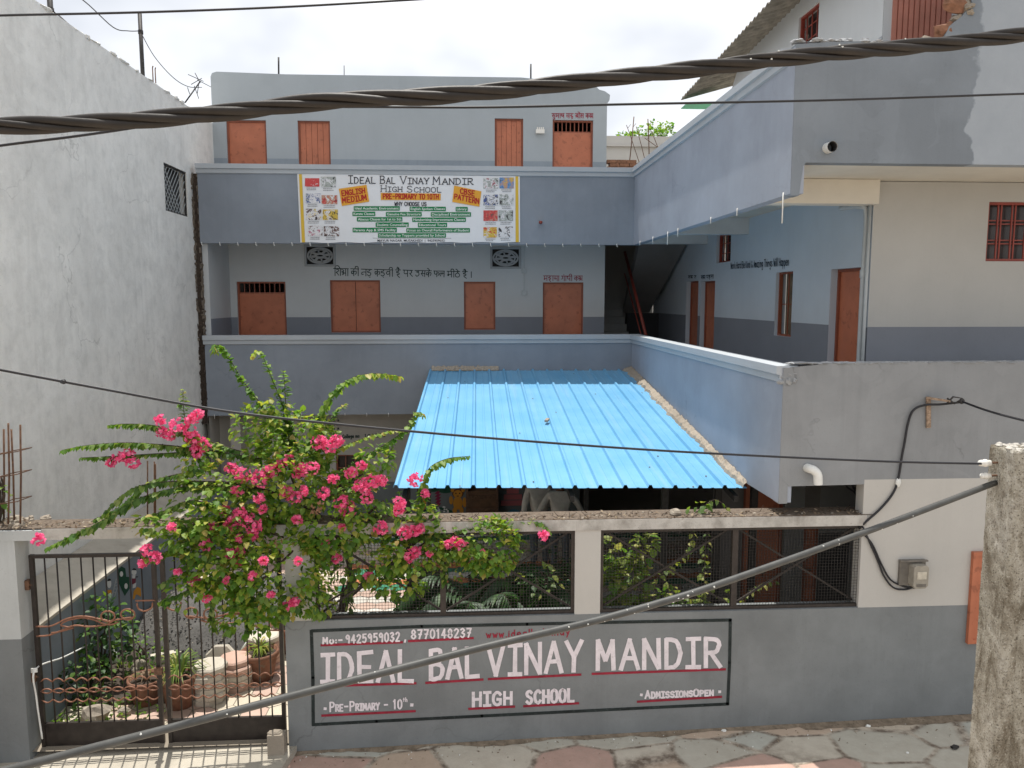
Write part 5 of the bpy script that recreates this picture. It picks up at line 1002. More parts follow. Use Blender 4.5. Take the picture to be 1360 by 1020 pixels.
# ------------------------------------------------------------------ low painted garden wall inside the gate
def garden_wall():
    x = -4.60; Gw = thing('garden_wall', (x, 10, GZ), 'low blue grey wall with a sloping mortar cap and a painted children mural', 'wall')
    m = MB(); m.box(x, x + .0, 8, 8, 0, 0) if False else None
    m.box(XN + .02, x, YF + .23, YB, -4.95, -3.50); m.build('wall_face', 'gw', Gw)
    m = MB(); m.prism([(x + .01, -3.50), (x + .01, -3.465), (XN + .06, -3.26), (XN + .005, -3.26), (XN + .005, -3.50)], lambda u, v, d: Vector((u, d, v)), YF + .23, YB); m.build('mortar_cap', 'capm', Gw)
    q = lambda u, v, k=0: PX(u, v, x + .004 + .001 * k); mm_ = [flat('child_' + k, c, .8) for k, c in (('green', (.012, .06, .035)), ('white', (.6, .6, .58)), ('orange', (.55, .25, .03)), ('black', (.012, .012, .012)), ('maroon', (.16, .03, .05)), ('grey', (.33, .35, .36)))]
    m = MB(); C0 = lambda u, v: (40 + u / 7.158, 720 + v / 7.158)
    def poly(pts, mi, k): m.add([q(*C0(*p), k) for p in pts], [tuple(range(len(pts)))], mi)
    def el(u, v, a, b, mi, k): poly([(u + a * cos(t * pi / 8), v + b * sin(t * pi / 8)) for t in range(16)], mi, k)
    poly([(835, 262), (870, 230), (905, 250), (915, 330), (950, 330), (960, 420), (900, 512), (870, 450), (838, 380)], 0, 0); el(868, 303, 16, 26, 1, 1); el(912, 418, 16, 28, 1, 1)
    el(752, 395, 20, 42, 1, 0); poly([(735, 360), (750, 345), (768, 352), (770, 366), (738, 372)], 3, 1); poly([(735, 455), (775, 455), (775, 512), (745, 520)], 2, 1); el(988, 285, 24, 30, 1, 0); poly([(968, 265), (985, 247), (1008, 255), (1010, 268)], 3, 1); poly([(970, 315), (1003, 315), (995, 345), (972, 345)], 1, 1); poly([(968, 345), (1006, 345), (1003, 385), (978, 405), (970, 400)], 4, 1); poly([(975, 400), (1010, 385), (1003, 430), (975, 440)], 1, 1); poly([(1003, 326), (1026, 326), (1026, 334), (1003, 336)], 3, 2)
    poly([(975, 540), (985, 465), (1020, 425), (1052, 440), (1056, 520), (1030, 505), (1008, 495), (990, 545)], 2, 0); poly([(772, 520), (815, 345), (824, 350), (784, 522)], 5, 1); poly([(796, 524), (826, 430), (834, 436), (806, 524)], 5, 1)
    for t in range(4): poly([(786 + t * 7, 480 - t * 32), (815 + t * 4, 482 - t * 32), (816 + t * 4, 474 - t * 32), (788 + t * 7, 472 - t * 32)], 5, 2)
    m.build('children_mural', mm_, Gw)
garden_wall()

# ------------------------------------------------------------------ overhead cables and the concrete post
def ypts(ps): return [PY(u, v, y) for u, v, y in ps]
def bundle():
    c = smooth_path(ypts([(-260, 186, 1.50), (-60, 169, 1.5), (120, 164, 1.5), (300, 149, 1.5), (430, 135, 1.5), (600, 125.5, 1.52), (850, 100, 1.55), (1060, 75, 1.6), (1200, 63, 1.64), (1360, 46, 1.68), (1560, 20, 1.74)]), 14)
    L_ = 0; m = MB(); S_ = [[] for _ in range(4)]; prev = c[0]; 
    for i, p in enumerate(c):
        L_ += (p - prev).length; prev = p; d = (c[min(i + 1, len(c) - 1)] - c[max(i - 1, 0)]).normalized(); x = d.cross(Vector((0, 0, 1))).normalized(); y = x.cross(d)
        for k in range(4):
            a = -L_ / .50 * 2 * pi + k * pi / 2 + .25 * mnoise.noise(Vector((L_ * 2, k, 0))); r = .0092 + .0026 * mnoise.noise(Vector((L_ * 3.3, k * 5, 2)))
            S_[k].append(p + (x * cos(a) + y * sin(a)) * r)
    T = thing('power_cable', c[len(c) // 2], 'thick twisted brown power cable bundle sagging across the top of the view', 'cable')
    for k in range(4): m = MB(); m.tube(S_[k], (.0076, .0076, .0076, .0058)[k], 10); m.build('strand', 'cable', T)
    m = MB()
    for i in range(14): j = random.randrange(90, len(c)); p = S_[random.randrange(3)][j]; m.blob(p + Vector((0, -.006, .006)), .0022, .0015, .0018, 0, .3, 6, 4, i)
    m.build('bird_droppings', 'drop', T)
bundle()
def wire(ps, r, label, mt='wire', k=8, cat='wire', name='overhead_wire', n=6):
    m = MB(); m.tube(smooth_path(ps, k), r, n); return tag(m.build(name, mt), label, cat)
wire(ypts([(-80, 24, 3), (0, 20.5, 3), (180, 16.5, 3), (360, 10, 3), (540, 0, 3), (760, -14, 3)]), .0042, 'thin black wire crossing the top left corner of the sky')
wire(ypts([(-80, 207, 1.56), (0, 193.5, 1.56), (100, 181, 1.56), (188, 168, 1.55), (240, 158, 1.54), (330, 148, 1.54), (436, 142, 1.56), (640, 142.5, 1.6), (830, 138.5, 1.65), (1100, 133, 1.7), (1360, 124.5, 1.75), (1480, 121, 1.78)]), .0026, 'thin black wire running just under the twisted cable bundle')
w_ = wire(ypts([(-80, 476, 3.2), (0, 491, 3.3), (150, 519, 3.4), (300, 546, 3.5), (450, 563.5, 3.6), (640, 581, 3.7), (840, 596, 3.8), (1000, 605, 3.9), (1180, 613, 3.97), (1312, 616, 4.12)]), .0066, 'black wire sagging across the yard to the top of the concrete post')
m = MB(); p = PY(84, 507, 3.35); m.blob(p, .012, .008, .011, 0, .2, 7, 5, 2); put_ = m.build('splice', 'wire', w_)
cd = ypts([(-160, 1064, 2.9), (0, 1025, 3.0), (120, 994, 3.05), (260, 958, 3.12), (400, 921, 3.2), (510, 893, 3.27), (640, 860, 3.35), (780, 827, 3.47), (878, 800, 3.55), (960, 774, 3.62), (1151, 706, 3.85), (1322, 641, 4.13)])
C_ = wire(cd, .0170, 'thick grey service cable slanting down in front of the painted sign', 'cableg', 10, 'cable', 'service_cable', 12)
m = MB(); pp = smooth_path(cd, 10)
for i in range(26):
    t = len(pp) * (.62 + .36 * R()) if i < 21 else len(pp) * U(.2, .6); p = pp[int(t)]; a = U(.3, 2.4); m.blob(p + Vector((0, -.0158 * sin(a), .0158 * cos(a))), U(.003, .007), .0025, U(.003, .005), 0, .3, 7, 5, i)
m.build('bird_droppings', 'drop', C_)
wire([PX(65, 2, XN - .15), PX(70, 14, XN - .4), PX(80, 22, XN - .3), PX(92, 33, XN - .1)], .010, 'loose black wire looping from the left roof pole to the parapet', 'wire', 6)
wire([PX(60, -30, XN - .15), PX(110, 0, XN - .15), PX(150, 36, XN - .15), PX(170, 41, XN - .15), PX(186, 41, XN - .15)], .008, 'thin wire slung between the two neighbour roof poles', 'wire', 6)
wire([PX(186, 41, XN - .15), PX(205, 75, XN - .15), PX(230, 103, XN - .15), PX(250, 115, XN - .12), PX(268, 116, XN - .1)], .007, 'thin wire drooping from the slim roof pole to the aerial', 'wire', 6)
def post():
    y0 = 4.0; a = PY(1346, 620, y0).x; zt = PY(1340, 599, y0).z; x1 = a + .42
    T = thing('concrete_post', (a + .2, y0 + .1, -4.6), 'rough stained concrete post with chipped top at the right edge of the street', 'post')
    prof = [(0, .0), (.022, -.018), (.085, -.018), (.105, .012), (.315, .012), (.335, -.018), (.40, -.018), (.42, 0), (.42, .2), (0, .2)]
    prof2 = []
    for i in range(len(prof)):
        p, q = prof[i], prof[(i + 1) % len(prof)]; n = max(1, int(math.dist(p, q) / .02))
        prof2 += [(p[0] + (q[0] - p[0]) * j / n, p[1] + (q[1] - p[1]) * j / n) for j in range(n)]
    v = []; nz_ = 190; k = len(prof2); m = MB()
    for j in range(nz_ + 1):
        z = -4.75 + (zt + 4.75) * j / nz_
        for x, y in prof2:
            P_ = Vector((a + x, y0 + y, z)); d = mnoise.noise(P_ * 34) * .0016 + mnoise.noise(P_ * 90) * .0014 + (.006 * max(0, mnoise.noise(P_ * 15)) ** 1.3 if x < .03 else 0)
            e = Vector((x - .21, y - .08, 0)).normalized(); zz_ = z + (.02 * mnoise.noise(P_ * 14) - .004 * abs(mnoise.noise(P_ * 40)) if j > nz_ - 3 else 0); v.append(P_ - e * d * 1.5 + Vector((0, 0, zz_ - z)))
    m.add(v, [(j * k + i, j * k + (i + 1) % k, (j + 1) * k + (i + 1) % k, (j + 1) * k + i) for j in range(nz_) for i in range(k)] + [tuple(range(nz_ * k, nz_ * k + k))], 0, True)
    m.build('shaft', 'concrete', T)
    for u, vv in ((1372, 744), (1374, 879), (1368, 1000)):
        c = PY(u, vv, y0 + .008); h = MB(); h.lathe((0, 0, 0), [(.0, 0), (.013, 0), (.017, .004)], 12); h.v = [(c.x + q[0], c.y - q[2] - .003, c.z + q[1]) for q in h.v]; h.build('bolt_hole', 'dark', T)
    for u, vv, s in ((1308, 615, 1), (1309, 632, .85)):
        c = PY(u, vv, y0 + .12); I = MB(); I.lathe((0, 0, 0), [(0, -.032), (.016, -.032), (.019, -.02), (.017, -.012), (.022, -.004), (.022, .008), (.017, .014), (.018, .03), (.01, .036), (0, .036)], 14); I.v = [(c.x + q[2] * s, c.y + q[1] * s, c.z + q[0] * s) for q in I.v]; o = I.build('insulator', 'ceramic', T)
        b = MB(); b.tube([c + Vector((-.02, 0, 0)), c + Vector((.12, .01, 0))], .006, 6); b.build('bracket', 'rust', o)
    m = MB()
    for i in range(90): m.blob((a + U(.01, .40), y0 + U(.0, .18), zt + U(-.01, .004)), U(.01, .025), U(.01, .025), U(.006, .016), 0, .35, 6, 4, i)
    m.build('crumbled_top', 'concl', T)
post()
# bracket, service line and meter on the street front
def street_fittings():
    y = YF - .02; T = thing('wire_bracket', PY(1232, 550, y), 'rusty angle iron bracket holding a service wire on the grey street parapet', 'bracket')
    p = lambda u, v, d=0: PY(u, v, y - d)
    m = MB(); m.bar(p(1233, 527), p(1233, 568), .045, .02); m.bar(p(1230, 528, .01), p(1262, 533, .12), .04, .02); m.build('angle_iron', 'rustp', T)
    m = MB(); m.tube([p(1258, 529, .12), p(1268, 536, .14), p(1278, 529, .15), p(1266, 527, .13), p(1258, 535, .12)], .010, 6); m.blob(p(1277, 533, .15), .03, .03, .028, 0, .15, 8, 6, 3); m.build('clamp', 'iron', T)
    wire([p(1277, 533, .15), p(1310, 545, .6), p(1350, 556, 1.4), p(1420, 572, 2.6)], .011, 'black service wire leaving the bracket toward the street on the right')
    wire([p(1277, 534, .15), p(1250, 537, .06), p(1228, 538, .02), p(1213, 545, .01), p(1206, 562, .005), p(1201, 590, .005), p(1198, 605, .005), p(1193, 636, .0), p(1186, 655, .0), p(1170, 675), p(1150, 693), p(1141, 702, -.05)], .012, 'black wire dropping from the bracket along the street wall to the mesh screen', 'wire', 6)
    for k, q in enumerate(([(1146, 700), (1155, 720), (1166, 745), (1174, 765), (1186, 780), (1200, 783), (1212, 780), (1214, 774)], [(1143, 706), (1158, 722), (1170, 748), (1182, 769), (1198, 778), (1216, 781)])):
        wire([p(u, v) for u, v in q], .010, ('lower looping black wire running to the meter box', 'upper looping black wire running to the meter box')[k], 'wire', 6)
    m = MB(); m.blob(p(1193, 641), .03, .018, .05, 0, .1, 8, 6, 2); tag(m.build('wire_joint', 'pvc'), 'white taped joint on the black wire over the cream street wall', 'tape')
    T = thing('meter_box', p(1212, 778), 'weathered grey electric meter box on a dark backing board on the cream street wall', 'meter box')
    a, b = p(1193, 777), p(1229, 743); m = MB(); m.box(a.x, b.x, YF - .03, YF - .001, a.z, b.z); m.box(a.x - .01, b.x + .01, YF - .06, YF - .03, b.z - .012, b.z + .004); m.build('backing_board', 'mbb', T)
    a, b = p(1205, 777), p(1226, 747); m = MB(); m.prism([(a.x, a.z + .03), (a.x + .02, a.z), (b.x - .03, a.z), (b.x, a.z + .03), (b.x, b.z - .02), (b.x - .02, b.z), (a.x + .02, b.z), (a.x, b.z - .02)], lambda u, v, d: Vector((u, YF - .03 - d, v)), 0, .10); o = m.build('case', 'mbc', T)
    m = MB(); c = p(1216, 762); m.box(c.x - .05, c.x + .05, YF - .137, YF - .130, c.z - .02, c.z + .06); m.build('window', 'mbw', o); m = MB(); m.box(c.x - .05, c.x + .05, YF - .135, YF - .130, a.z + .02, a.z + .05); m.build('terminal_cover', 'mbb', o)
street_fittings()
# ------------------------------------------------------------------ plants
def leaf(mb, p, d, up, s, mi=0, fold=.12, wide=.40, curl=.10):
    d = d.normalized(); x = d.cross(up)
    if x.length < 1e-3: x = d.cross(Vector((1, .3, 0)))
    x.normalize(); n = x.cross(d); q = lambda a, b, c: p + x * (a * s) + d * (b * s) + n * (c * s)
    o = len(mb.v); mb.v += [tuple(v) for v in (q(0, 0, 0), q(-wide * .9, .22, fold), q(-wide * .85, .58, fold * .8), q(0, 1, -curl), q(wide * .85, .58, fold * .8), q(wide * .9, .22, fold), q(0, .5, 0))]
    mb.f += [(o, o + 6, o + 2, o + 1), (o + 6, o + 3, o + 2), (o, o + 5, o + 4, o + 6), (o + 6, o + 4, o + 3)]; mb.m += [mi] * 4; mb.sm += [True] * 4
def rv(): 
    while True:
        v = Vector((U(-1, 1), U(-1, 1), U(-1, 1)))
        if .05 < v.length < 1: return v
def spray(lm, wm, pts, r0, r1, sp, size, mi=0, tip_mi=None, droop=.5, both=True):
    """leaves hung along a shoot"""
    P_ = smooth_path(pts, 7); n = len(P_); wm.tube(P_, [r0 + (r1 - r0) * i / (n - 1) for i in range(n)], 5)
    acc = 0; sd = 1
    for i in range(1, n):
        L_ = (P_[i] - P_[i - 1]).length; d = (P_[i] - P_[i - 1]).normalized(); acc += L_
        while acc > sp:
            acc -= sp; sd = -sd; side = d.cross(Vector((0, 0, 1)))
            if side.length < .2: side = Vector((1, 0, 0))
            side.normalize(); t = i / n; s = size * U(.7, 1.2) * (1 if t < .82 else .72)
            for k in (1, -1):
                dd = (side * (sd * k) * U(.3, 1) + d * U(.1, .8) + Vector((U(-.3, .3), U(-.5, .3), -droop * U(.4, 1.6)))).normalized()
                leaf(lm, P_[i] - d * acc + side * (.008 * k), dd, Vector((0, 0, 1)) + rv() * .5, s, tip_mi if tip_mi is not None and t > .68 + .2 * R() else mi)
def clump(lm, c, rx, ry, rz, n, size, mis):
    for _ in range(n):
        v = rv(); v = v.normalized() * (v.length ** .45); p = c + Vector((v.x * rx, v.y * ry, v.z * rz)); k = mnoise.noise(p * 3.2)
        if k < -.08 and R() < .85: continue
        d = (v * .7 + rv() * .9 + Vector((0, -.3, -.25))).normalized(); leaf(lm, p, d, Vector((0, 0, 1.3)) + v * .4 + rv() * .45, size * U(.55, 1.3), random.choice(mis[3:] if len(mis) > 6 and v.z > .25 - .5 * R() else mis))
def bougainvillea():
    T = thing('bougainvillea', PY(456, 826, 8.05), 'sprawling bougainvillea with bright pink flower clusters spilling over the gate lintel', 'flowering shrub')
    lm, wm = MB(), MB()
    trunk = [(458, 900, 8.1), (457, 830, 8.1), (457, 792, 8.08), (466, 765, 8.05), (452, 720, 8.0), (420, 680, 7.95), (390, 640, 7.95), (382, 600, 8.0)]
    P_ = smooth_path(ypts(trunk), 6); wm.tube(P_, [.036 - .022 * i / len(P_) for i in range(len(P_))], 8)
    for b, r in (([(457, 800, 8.08), (440, 818, 8.02), (425, 822, 8.0), (402, 842, 8.1)], .014), ([(457, 800, 8.08), (490, 772, 8.02), (530, 740, 7.95), (560, 715, 7.9), (600, 700, 7.8)], .016), ([(420, 808, 8.0), (460, 785, 8.0), (500, 765, 8.0)], .012), ([(448, 850, 8.2), (452, 800, 8.05), (458, 770, 8.0)], .014), ([(452, 720, 8), (400, 720, 7.8), (340, 700, 7.6), (290, 690, 7.5)], .016), ([(420, 680, 7.95), (350, 650, 7.8), (290, 640, 7.7)], .014), ([(452, 720, 8), (480, 690, 7.9), (510, 665, 7.9)], .013), ([(400, 720, 7.8), (360, 760, 7.5), (320, 790, 7.4)], .012)): wm.tube(smooth_path(ypts(b), 6), r, 6)
    sh = [  # shoots: points, spacing, leaf size, base material, tip material, droop
        ([(392, 610, 8), (352, 545, 8), (322, 505, 8), (306, 478, 7.98), (296, 462, 7.95), (286, 459, 7.9), (284, 470, 7.88)], .042, .062, 2, 1, .4), ([(400, 610, 8.05), (376, 540, 8.05), (362, 505, 8.05), (352, 480, 8.0), (343, 466, 7.98), (335, 474, 7.95)], .046, .055, 2, 1, .3),
        ([(385, 600, 8.05), (380, 545, 8.05), (378, 510, 8.05), (376, 492, 8.0)], .044, .052, 2, 1, .3), ([(405, 600, 8.0), (425, 550, 8.0), (445, 518, 7.95), (470, 501, 7.9), (500, 496, 7.85), (532, 500, 7.8)], .030, .060, 2, 1, .9),
        ([(415, 605, 8.05), (432, 570, 8.05), (448, 545, 8.05), (459, 536, 8.0)], .036, .055, 2, 1, .4), ([(430, 640, 8), (475, 612, 8), (520, 585, 8), (543, 565, 8), (553, 548, 8), (564, 553, 7.95)], .034, .056, 2, 1, .5), ([(440, 600, 8), (480, 583, 8), (515, 573, 8), (540, 570, 8)], .036, .055, 1, 1, .6), ([(500, 650, 8), (508, 625, 8), (518, 603, 8), (522, 590, 8)], .05, .06, 2, 2, .5),
        ([(350, 610, 7.9), (290, 600, 7.8), (230, 592, 7.7), (170, 588, 7.6), (120, 591, 7.55), (82, 598, 7.5)], .028, .066, 0, 2, .9), ([(270, 600, 7.8), (220, 602, 7.7), (150, 606, 7.6), (107, 608, 7.55)], .034, .055, 0, 2, .9), ([(320, 600, 7.9), (260, 580, 7.8), (210, 566, 7.75), (170, 563, 7.7), (144, 565, 7.7)], .032, .064, 0, 2, .9),
        ([(270, 620, 7.8), (250, 575, 7.8), (244, 545, 7.8), (243, 518, 7.8)], .030, .052, 2, 1, .5), ([(350, 650, 7.7), (260, 645, 7.6), (190, 660, 7.5), (140, 690, 7.4), (95, 712, 7.3), (62, 728, 7.25)], .026, .072, 0, 2, .9), ([(300, 640, 7.7), (220, 640, 7.6), (175, 650, 7.5), (140, 680, 7.45)], .034, .066, 0, 0, .8),
        ([(260, 625, 7.8), (200, 640, 7.7), (165, 670, 7.6), (125, 690, 7.5)], .036, .07, 0, 0, .8), ([(330, 690, 7.5), (260, 665, 7.5), (215, 680, 7.45), (180, 690, 7.45)], .030, .066, 0, 2, .8), ([(420, 660, 7.8), (470, 655, 7.7), (505, 668, 7.6), (528, 688, 7.55), (522, 702, 7.5)], .026, .058, 2, 1, .8), ([(552, 700, 7.7), (560, 665, 7.7), (563, 640, 7.7), (572, 620, 7.7), (595, 609, 7.7), (623, 606, 7.65)], .034, .068, 2, 2, 1.0),
        ([(310, 760, 7.4), (260, 780, 7.3), (225, 795, 7.25), (212, 800, 7.2)], .030, .06, 0, 2, .8), ([(300, 740, 7.4), (250, 750, 7.3), (225, 770, 7.25), (210, 778, 7.2)], .030, .06, 0, 0, .8), ([(290, 700, 7.4), (235, 725, 7.3), (205, 742, 7.25), (190, 738, 7.2)], .028, .06, 2, 2, .8), ([(320, 800, 7.4), (330, 830, 7.4), (325, 850, 7.38)], .03, .06, 0, 0, .9), ([(285, 780, 7.4), (280, 815, 7.35), (284, 840, 7.35)], .03, .06, 0, 0, .9), ([(370, 800, 7.4), (395, 800, 7.4), (402, 797, 7.4)], .03, .055, 0, 2, .8),
        ([(600, 705, 7.7), (650, 696, 7.72), (690, 690, 7.74), (715, 692, 7.7), (730, 708, 7.62)], .026, .055, 0, 2, .6), ([(520, 720, 7.75), (570, 710, 7.72), (620, 715, 7.68), (660, 740, 7.66)], .026, .06, 0, 2, .7), ([(560, 730, 7.75), (590, 750, 7.7), (588, 780, 7.7)], .03, .05, 0, 0, .8), ([(470, 760, 7.9), (463, 790, 7.85), (468, 818, 7.85)], .036, .07, 0, 0, .9)]
    for k_, (pts, sp, sz, a, b, dr_) in enumerate(sh): spray(lm, wm, ypts(pts), .0065, .0022, sp * .6, sz * (1.4 if k_ < 6 else 1.15), a, b, dr_)
    cl = [((375, 640), 7.85, .55, .40, .45, 1500), ((300, 670), 7.7, .55, .38, .45, 1300), ((440, 690), 7.8, .50, .35, .42, 1200), ((300, 750), 7.45, .50, .30, .45, 1300), ((365, 765), 7.5, .55, .30, .45, 1500), ((265, 705), 7.45, .36, .26, .30, 520), ((480, 730), 7.8, .55, .24, .36, 900), ((480, 660), 7.85, .38, .3, .3, 500), ((390, 590), 7.95, .42, .3, .36, 650), ((500, 610), 8.0, .20, .2, .15, 120), ((550, 725), 7.7, .36, .2, .3, 420), ((600, 720), 7.68, .30, .18, .16, 320), ((650, 725), 7.66, .34, .2, .30, 650), ((255, 785), 7.3, .24, .2, .18, 200), ((420, 790), 7.65, .22, .16, .25, 150), ((530, 775), 7.85, .32, .15, .15, 220), ((330, 820), 7.4, .30, .2, .18, 260), ((262, 605), 7.75, .22, .2, .16, 130), ((345, 575), 8.0, .28, .22, .34, 340), ((412, 585), 8.0, .30, .22, .26, 300), ((375, 545), 8.0, .14, .12, .2, 90), ((560, 690), 7.72, .18, .14, .2, 120), ((215, 695), 7.45, .26, .18, .14, 130)]
    for (u, v), y, a, b, c, n in cl: clump(lm, PY(u, v, y), a, b, c, int(n * .98), .070, (0, 0, 2, 2, 2, 1, 1))
    for u, v, y, n in ((615, 715, 7.62, 70), (580, 740, 7.62, 70), (668, 700, 7.66, 40), (640, 745, 7.6, 40), (595, 760, 7.62, 30)): clump(lm, PY(u, v, y), .16, .08, .12, n, .055, (4,))
    lm.build('foliage', ['leaf', 'leafy', 'leafm', 'leafd', 'leafv'], T); wm.build('stems', 'bark', T)
    fl = [(50, 716, 7.24, 1), (148, 613, 7.6, .8), (157, 607, 7.6, .7), (170, 606, 7.6, 1.2), (177, 614, 7.6, 1), (213, 558, 7.72, .8), (215, 574, 7.72, .9), (225, 578, 7.72, .9), (236, 566, 7.7, 1.5), (256, 556, 7.72, 1), (262, 551, 7.72, .9), (257, 582, 7.7, 1.3), (268, 592, 7.7, 1.4), (262, 600, 7.7, 1.3), (252, 572, 7.7, .9), (308, 622, 7.6, 1.1), (322, 630, 7.55, 1.4), (345, 635, 7.55, 1.6), (358, 627, 7.55, 1.3), (315, 652, 7.5, .9), (372, 618, 7.6, .9), (384, 611, 7.6, .8), (398, 626, 7.6, 1.4), (413, 622, 7.6, 1.2), (425, 588, 7.75, 1.3), (437, 592, 7.75, 1.4), (448, 585, 7.75, 1), (380, 655, 7.5, 1.2), (392, 660, 7.5, 1), (343, 661, 7.45, .8), (348, 676, 7.45, .7), (310, 693, 7.4, 1.3), (325, 690, 7.4, 1.4), (338, 699, 7.4, 1.3), (318, 680, 7.4, 1), (304, 700, 7.4, .9), (455, 668, 7.6, 1.3), (463, 676, 7.6, 1.3), (480, 646, 7.6, 1.4), (493, 641, 7.6, 1.3), (487, 660, 7.6, 1.2), (506, 638, 7.62, 1), (466, 628, 7.7, 1), (443, 636, 7.6, .8), (430, 655, 7.55, .9), (531, 668, 7.55, 1.1), (529, 678, 7.55, .8), (552, 637, 7.66, 1.2), (565, 655, 7.66, .6), (538, 708, 7.6, 1.2), (550, 706, 7.6, 1.1), (556, 702, 7.6, .9), (507, 700, 7.6, 1.3), (545, 738, 7.6, 1.2), (552, 733, 7.6, .9), (614, 724, 7.56, 1), (605, 719, 7.58, .8), (595, 723, 7.6, .6), (722, 711, 7.58, .9), (196, 731, 7.2, .9), (207, 740, 7.2, 1), (190, 747, 7.2, .7), (259, 774, 7.25, 1), (275, 793, 7.25, .8), (306, 735, 7.35, .9), (317, 744, 7.35, .8), (318, 733, 7.35, .8), (274, 723, 7.35, .9), (384, 804, 7.35, .8), (391, 800, 7.35, .7), (447, 741, 7.6, .8), (489, 765, 7.7, .7), (480, 618, 7.75, .7), (298, 678, 7.45, .8), (395, 690, 7.5, .8), (335, 712, 7.4, .7), (318, 715, 7.4, .7), (404, 652, 7.5, .8), (283, 700, 7.4, .6)]
    for i_ in range(11): u_, v_ = ((300, 770), (335, 765), (360, 790), (228, 700), (432, 720), (570, 735), (640, 735), (236, 760), (395, 745), (455, 700), (350, 745))[i_]; fl.append((u_, v_, 7.2 if u_ < 420 else 7.55, U(.35, .6)))
    for i, (u, v, y, k) in enumerate(fl):
        c = PY(u, v, y); m = MB(); r = .058 * k
        for j in range(int(20 * k) + 8):
            d = rv().normalized(); p = c + Vector((d.x * r, d.y * r, d.z * r * .9)) * U(.45, 1); a = d.cross(rv()).normalized()
            for q in range(3): t = q * 2 * pi / 3; e = (a * cos(t) + d.cross(a) * sin(t)) * .8 + d * .6; leaf(m, p, e, d, .031 * U(.8, 1.25), 0, .15, .5, -.1)
        m.build('flower_cluster', 'bract', T)
    for u, v in ((418, 677), (424, 672), (372, 722)):
        c = PY(u, v, 7.5); m = MB()
        for j in range(18): d = rv().normalized(); leaf(m, c + d * .04 * U(.4, 1), d, rv(), .03, 0, .2, .45)
        o = m.build('flower_cluster', 'dry', T); o['label'] = 'withered brown flower cluster'
bougainvillea()
# creepers and palms behind the mesh
def creeper():
    T = thing('creeper', PY(835, 830, 8.1), 'yellow green heart leaved creeper climbing inside the mesh right of the white pillar', 'creeper'); lm, wm = MB(), MB()
    for pts in ([(820, 880, 8.1), (815, 800, 8.05), (812, 750, 8.0), (815, 710, 7.98)], [(835, 880, 8.1), (838, 790, 8.0), (845, 740, 8.0), (850, 712, 7.98)], [(850, 880, 8.15), (860, 800, 8.05), (862, 770, 8.05)], [(838, 800, 8.05), (870, 770, 8.0), (900, 745, 8.0), (917, 725, 8.0), (922, 700, 7.98)], [(935, 860, 8.1), (935, 790, 8.0), (936, 740, 8.0), (940, 705, 7.98)], [(900, 880, 8.1), (905, 800, 8.0), (925, 800, 8.0)], [(970, 880, 8.1), (985, 800, 8.05), (1012, 775, 8.0), (1030, 772, 8)], [(925, 700, 7.95), (935, 675, 7.85), (940, 668, 7.8), (952, 664, 7.8), (968, 676, 7.8)]): spray(lm, wm, ypts(pts), .006, .002, .075, .085, 0, 0, .9)
    for u, v, a, c, n, s in ((812, 760, .13, .42, 230, .10), (838, 770, .22, .36, 380, .10), (853, 725, .14, .16, 90, .11), (870, 800, .3, .16, 150, .09), (850, 752, .10, .10, 14, .13), (850, 800, .22, .14, 60, .075), (875, 780, .16, .14, 30, .08), (905, 805, .25, .10, 50, .075), (950, 800, .22, .15, 45, .08), (925, 672, .14, .05, 14, .06)): clump(lm, PY(u, v, 8.05 if v > 690 else 7.82), a, .12, c, n, s, (0, 0, 1))
    lm.build('foliage', ['leafv', 'leafm'], T); wm.build('stems', 'bark', T)
creeper()
def palm(u, v, y, n, ln, label, name='palm_plant', mt='leafd', sp=1.0, wd=.035):
    b = PY(u, v, y); b.z = GZ; T = thing(name, b, label, 'palm'); lm, wm = MB(), MB(); wm.tube(smooth_path([b, b + Vector((.02, 0, .4)), b + Vector((0, 0, .78))], 4), .035, 7); b = b + Vector((0, 0, .75))
    for i in range(n):
        a = 2 * pi * i / n + U(-.3, .3); h = U(.5, 1.1); o = Vector((cos(a), sin(a) * .6, 0)); p0 = b; p1 = b + o * ln * .25 * sp + Vector((0, 0, ln * .6 * h)); p2 = b + o * ln * .65 * sp + Vector((0, 0, ln * .85 * h)); p3 = b + o * ln * sp + Vector((0, 0, ln * .6 * h))
        P_ = smooth_path([p0, p1, p2, p3], 8); wm.tube(P_, [.008 - .006 * j / len(P_) for j in range(len(P_))], 5)
        for j in range(7, len(P_)):
            d = (P_[j] - P_[j - 1]).normalized(); s = d.cross(Vector((0, 0, 1))).normalized()
            for k in (1, -1): leaf(lm, P_[j], (s * k + d * .7 + Vector((0, 0, -.35))).normalized(), Vector((0, 0, 1)), .24 * ln * U(.8, 1.1), 0, .03, wd * 3.4, .25)
    lm.build('foliage', mt, T); wm.build('stems', 'bark', T)
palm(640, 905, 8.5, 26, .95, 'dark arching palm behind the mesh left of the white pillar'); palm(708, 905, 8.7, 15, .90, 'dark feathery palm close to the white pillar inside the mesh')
def shrub(u, v, y, a, h, n, s, mats, label, name='shrub', mis=None, zb=None):
    b = PY(u, v, y); b.z = zb if zb is not None else GZ; T = thing(name, b, label, 'shrub'); lm, wm = MB(), MB()
    for i in range(6): e = b + Vector((U(-a, a) * .7, U(-a, a) * .5, h * U(.5, .95))); wm.tube(smooth_path([b, b.lerp(e, .5) + Vector((U(-.05, .05), 0, .05)), e], 4), .010, 5)
    clump(lm, b + Vector((0, 0, h * .55)), a, a * .7, h * .5, n, s, mis or tuple(range(len(mats)))); lm.build('foliage', mats, T); wm.build('stems', 'bark', T)
shrub(725, 880, 9.3, .45, 1.5, 300, .07, ['leafd', 'leaf'], 'dim leafy shrub deep behind the mesh beside the white pillar')
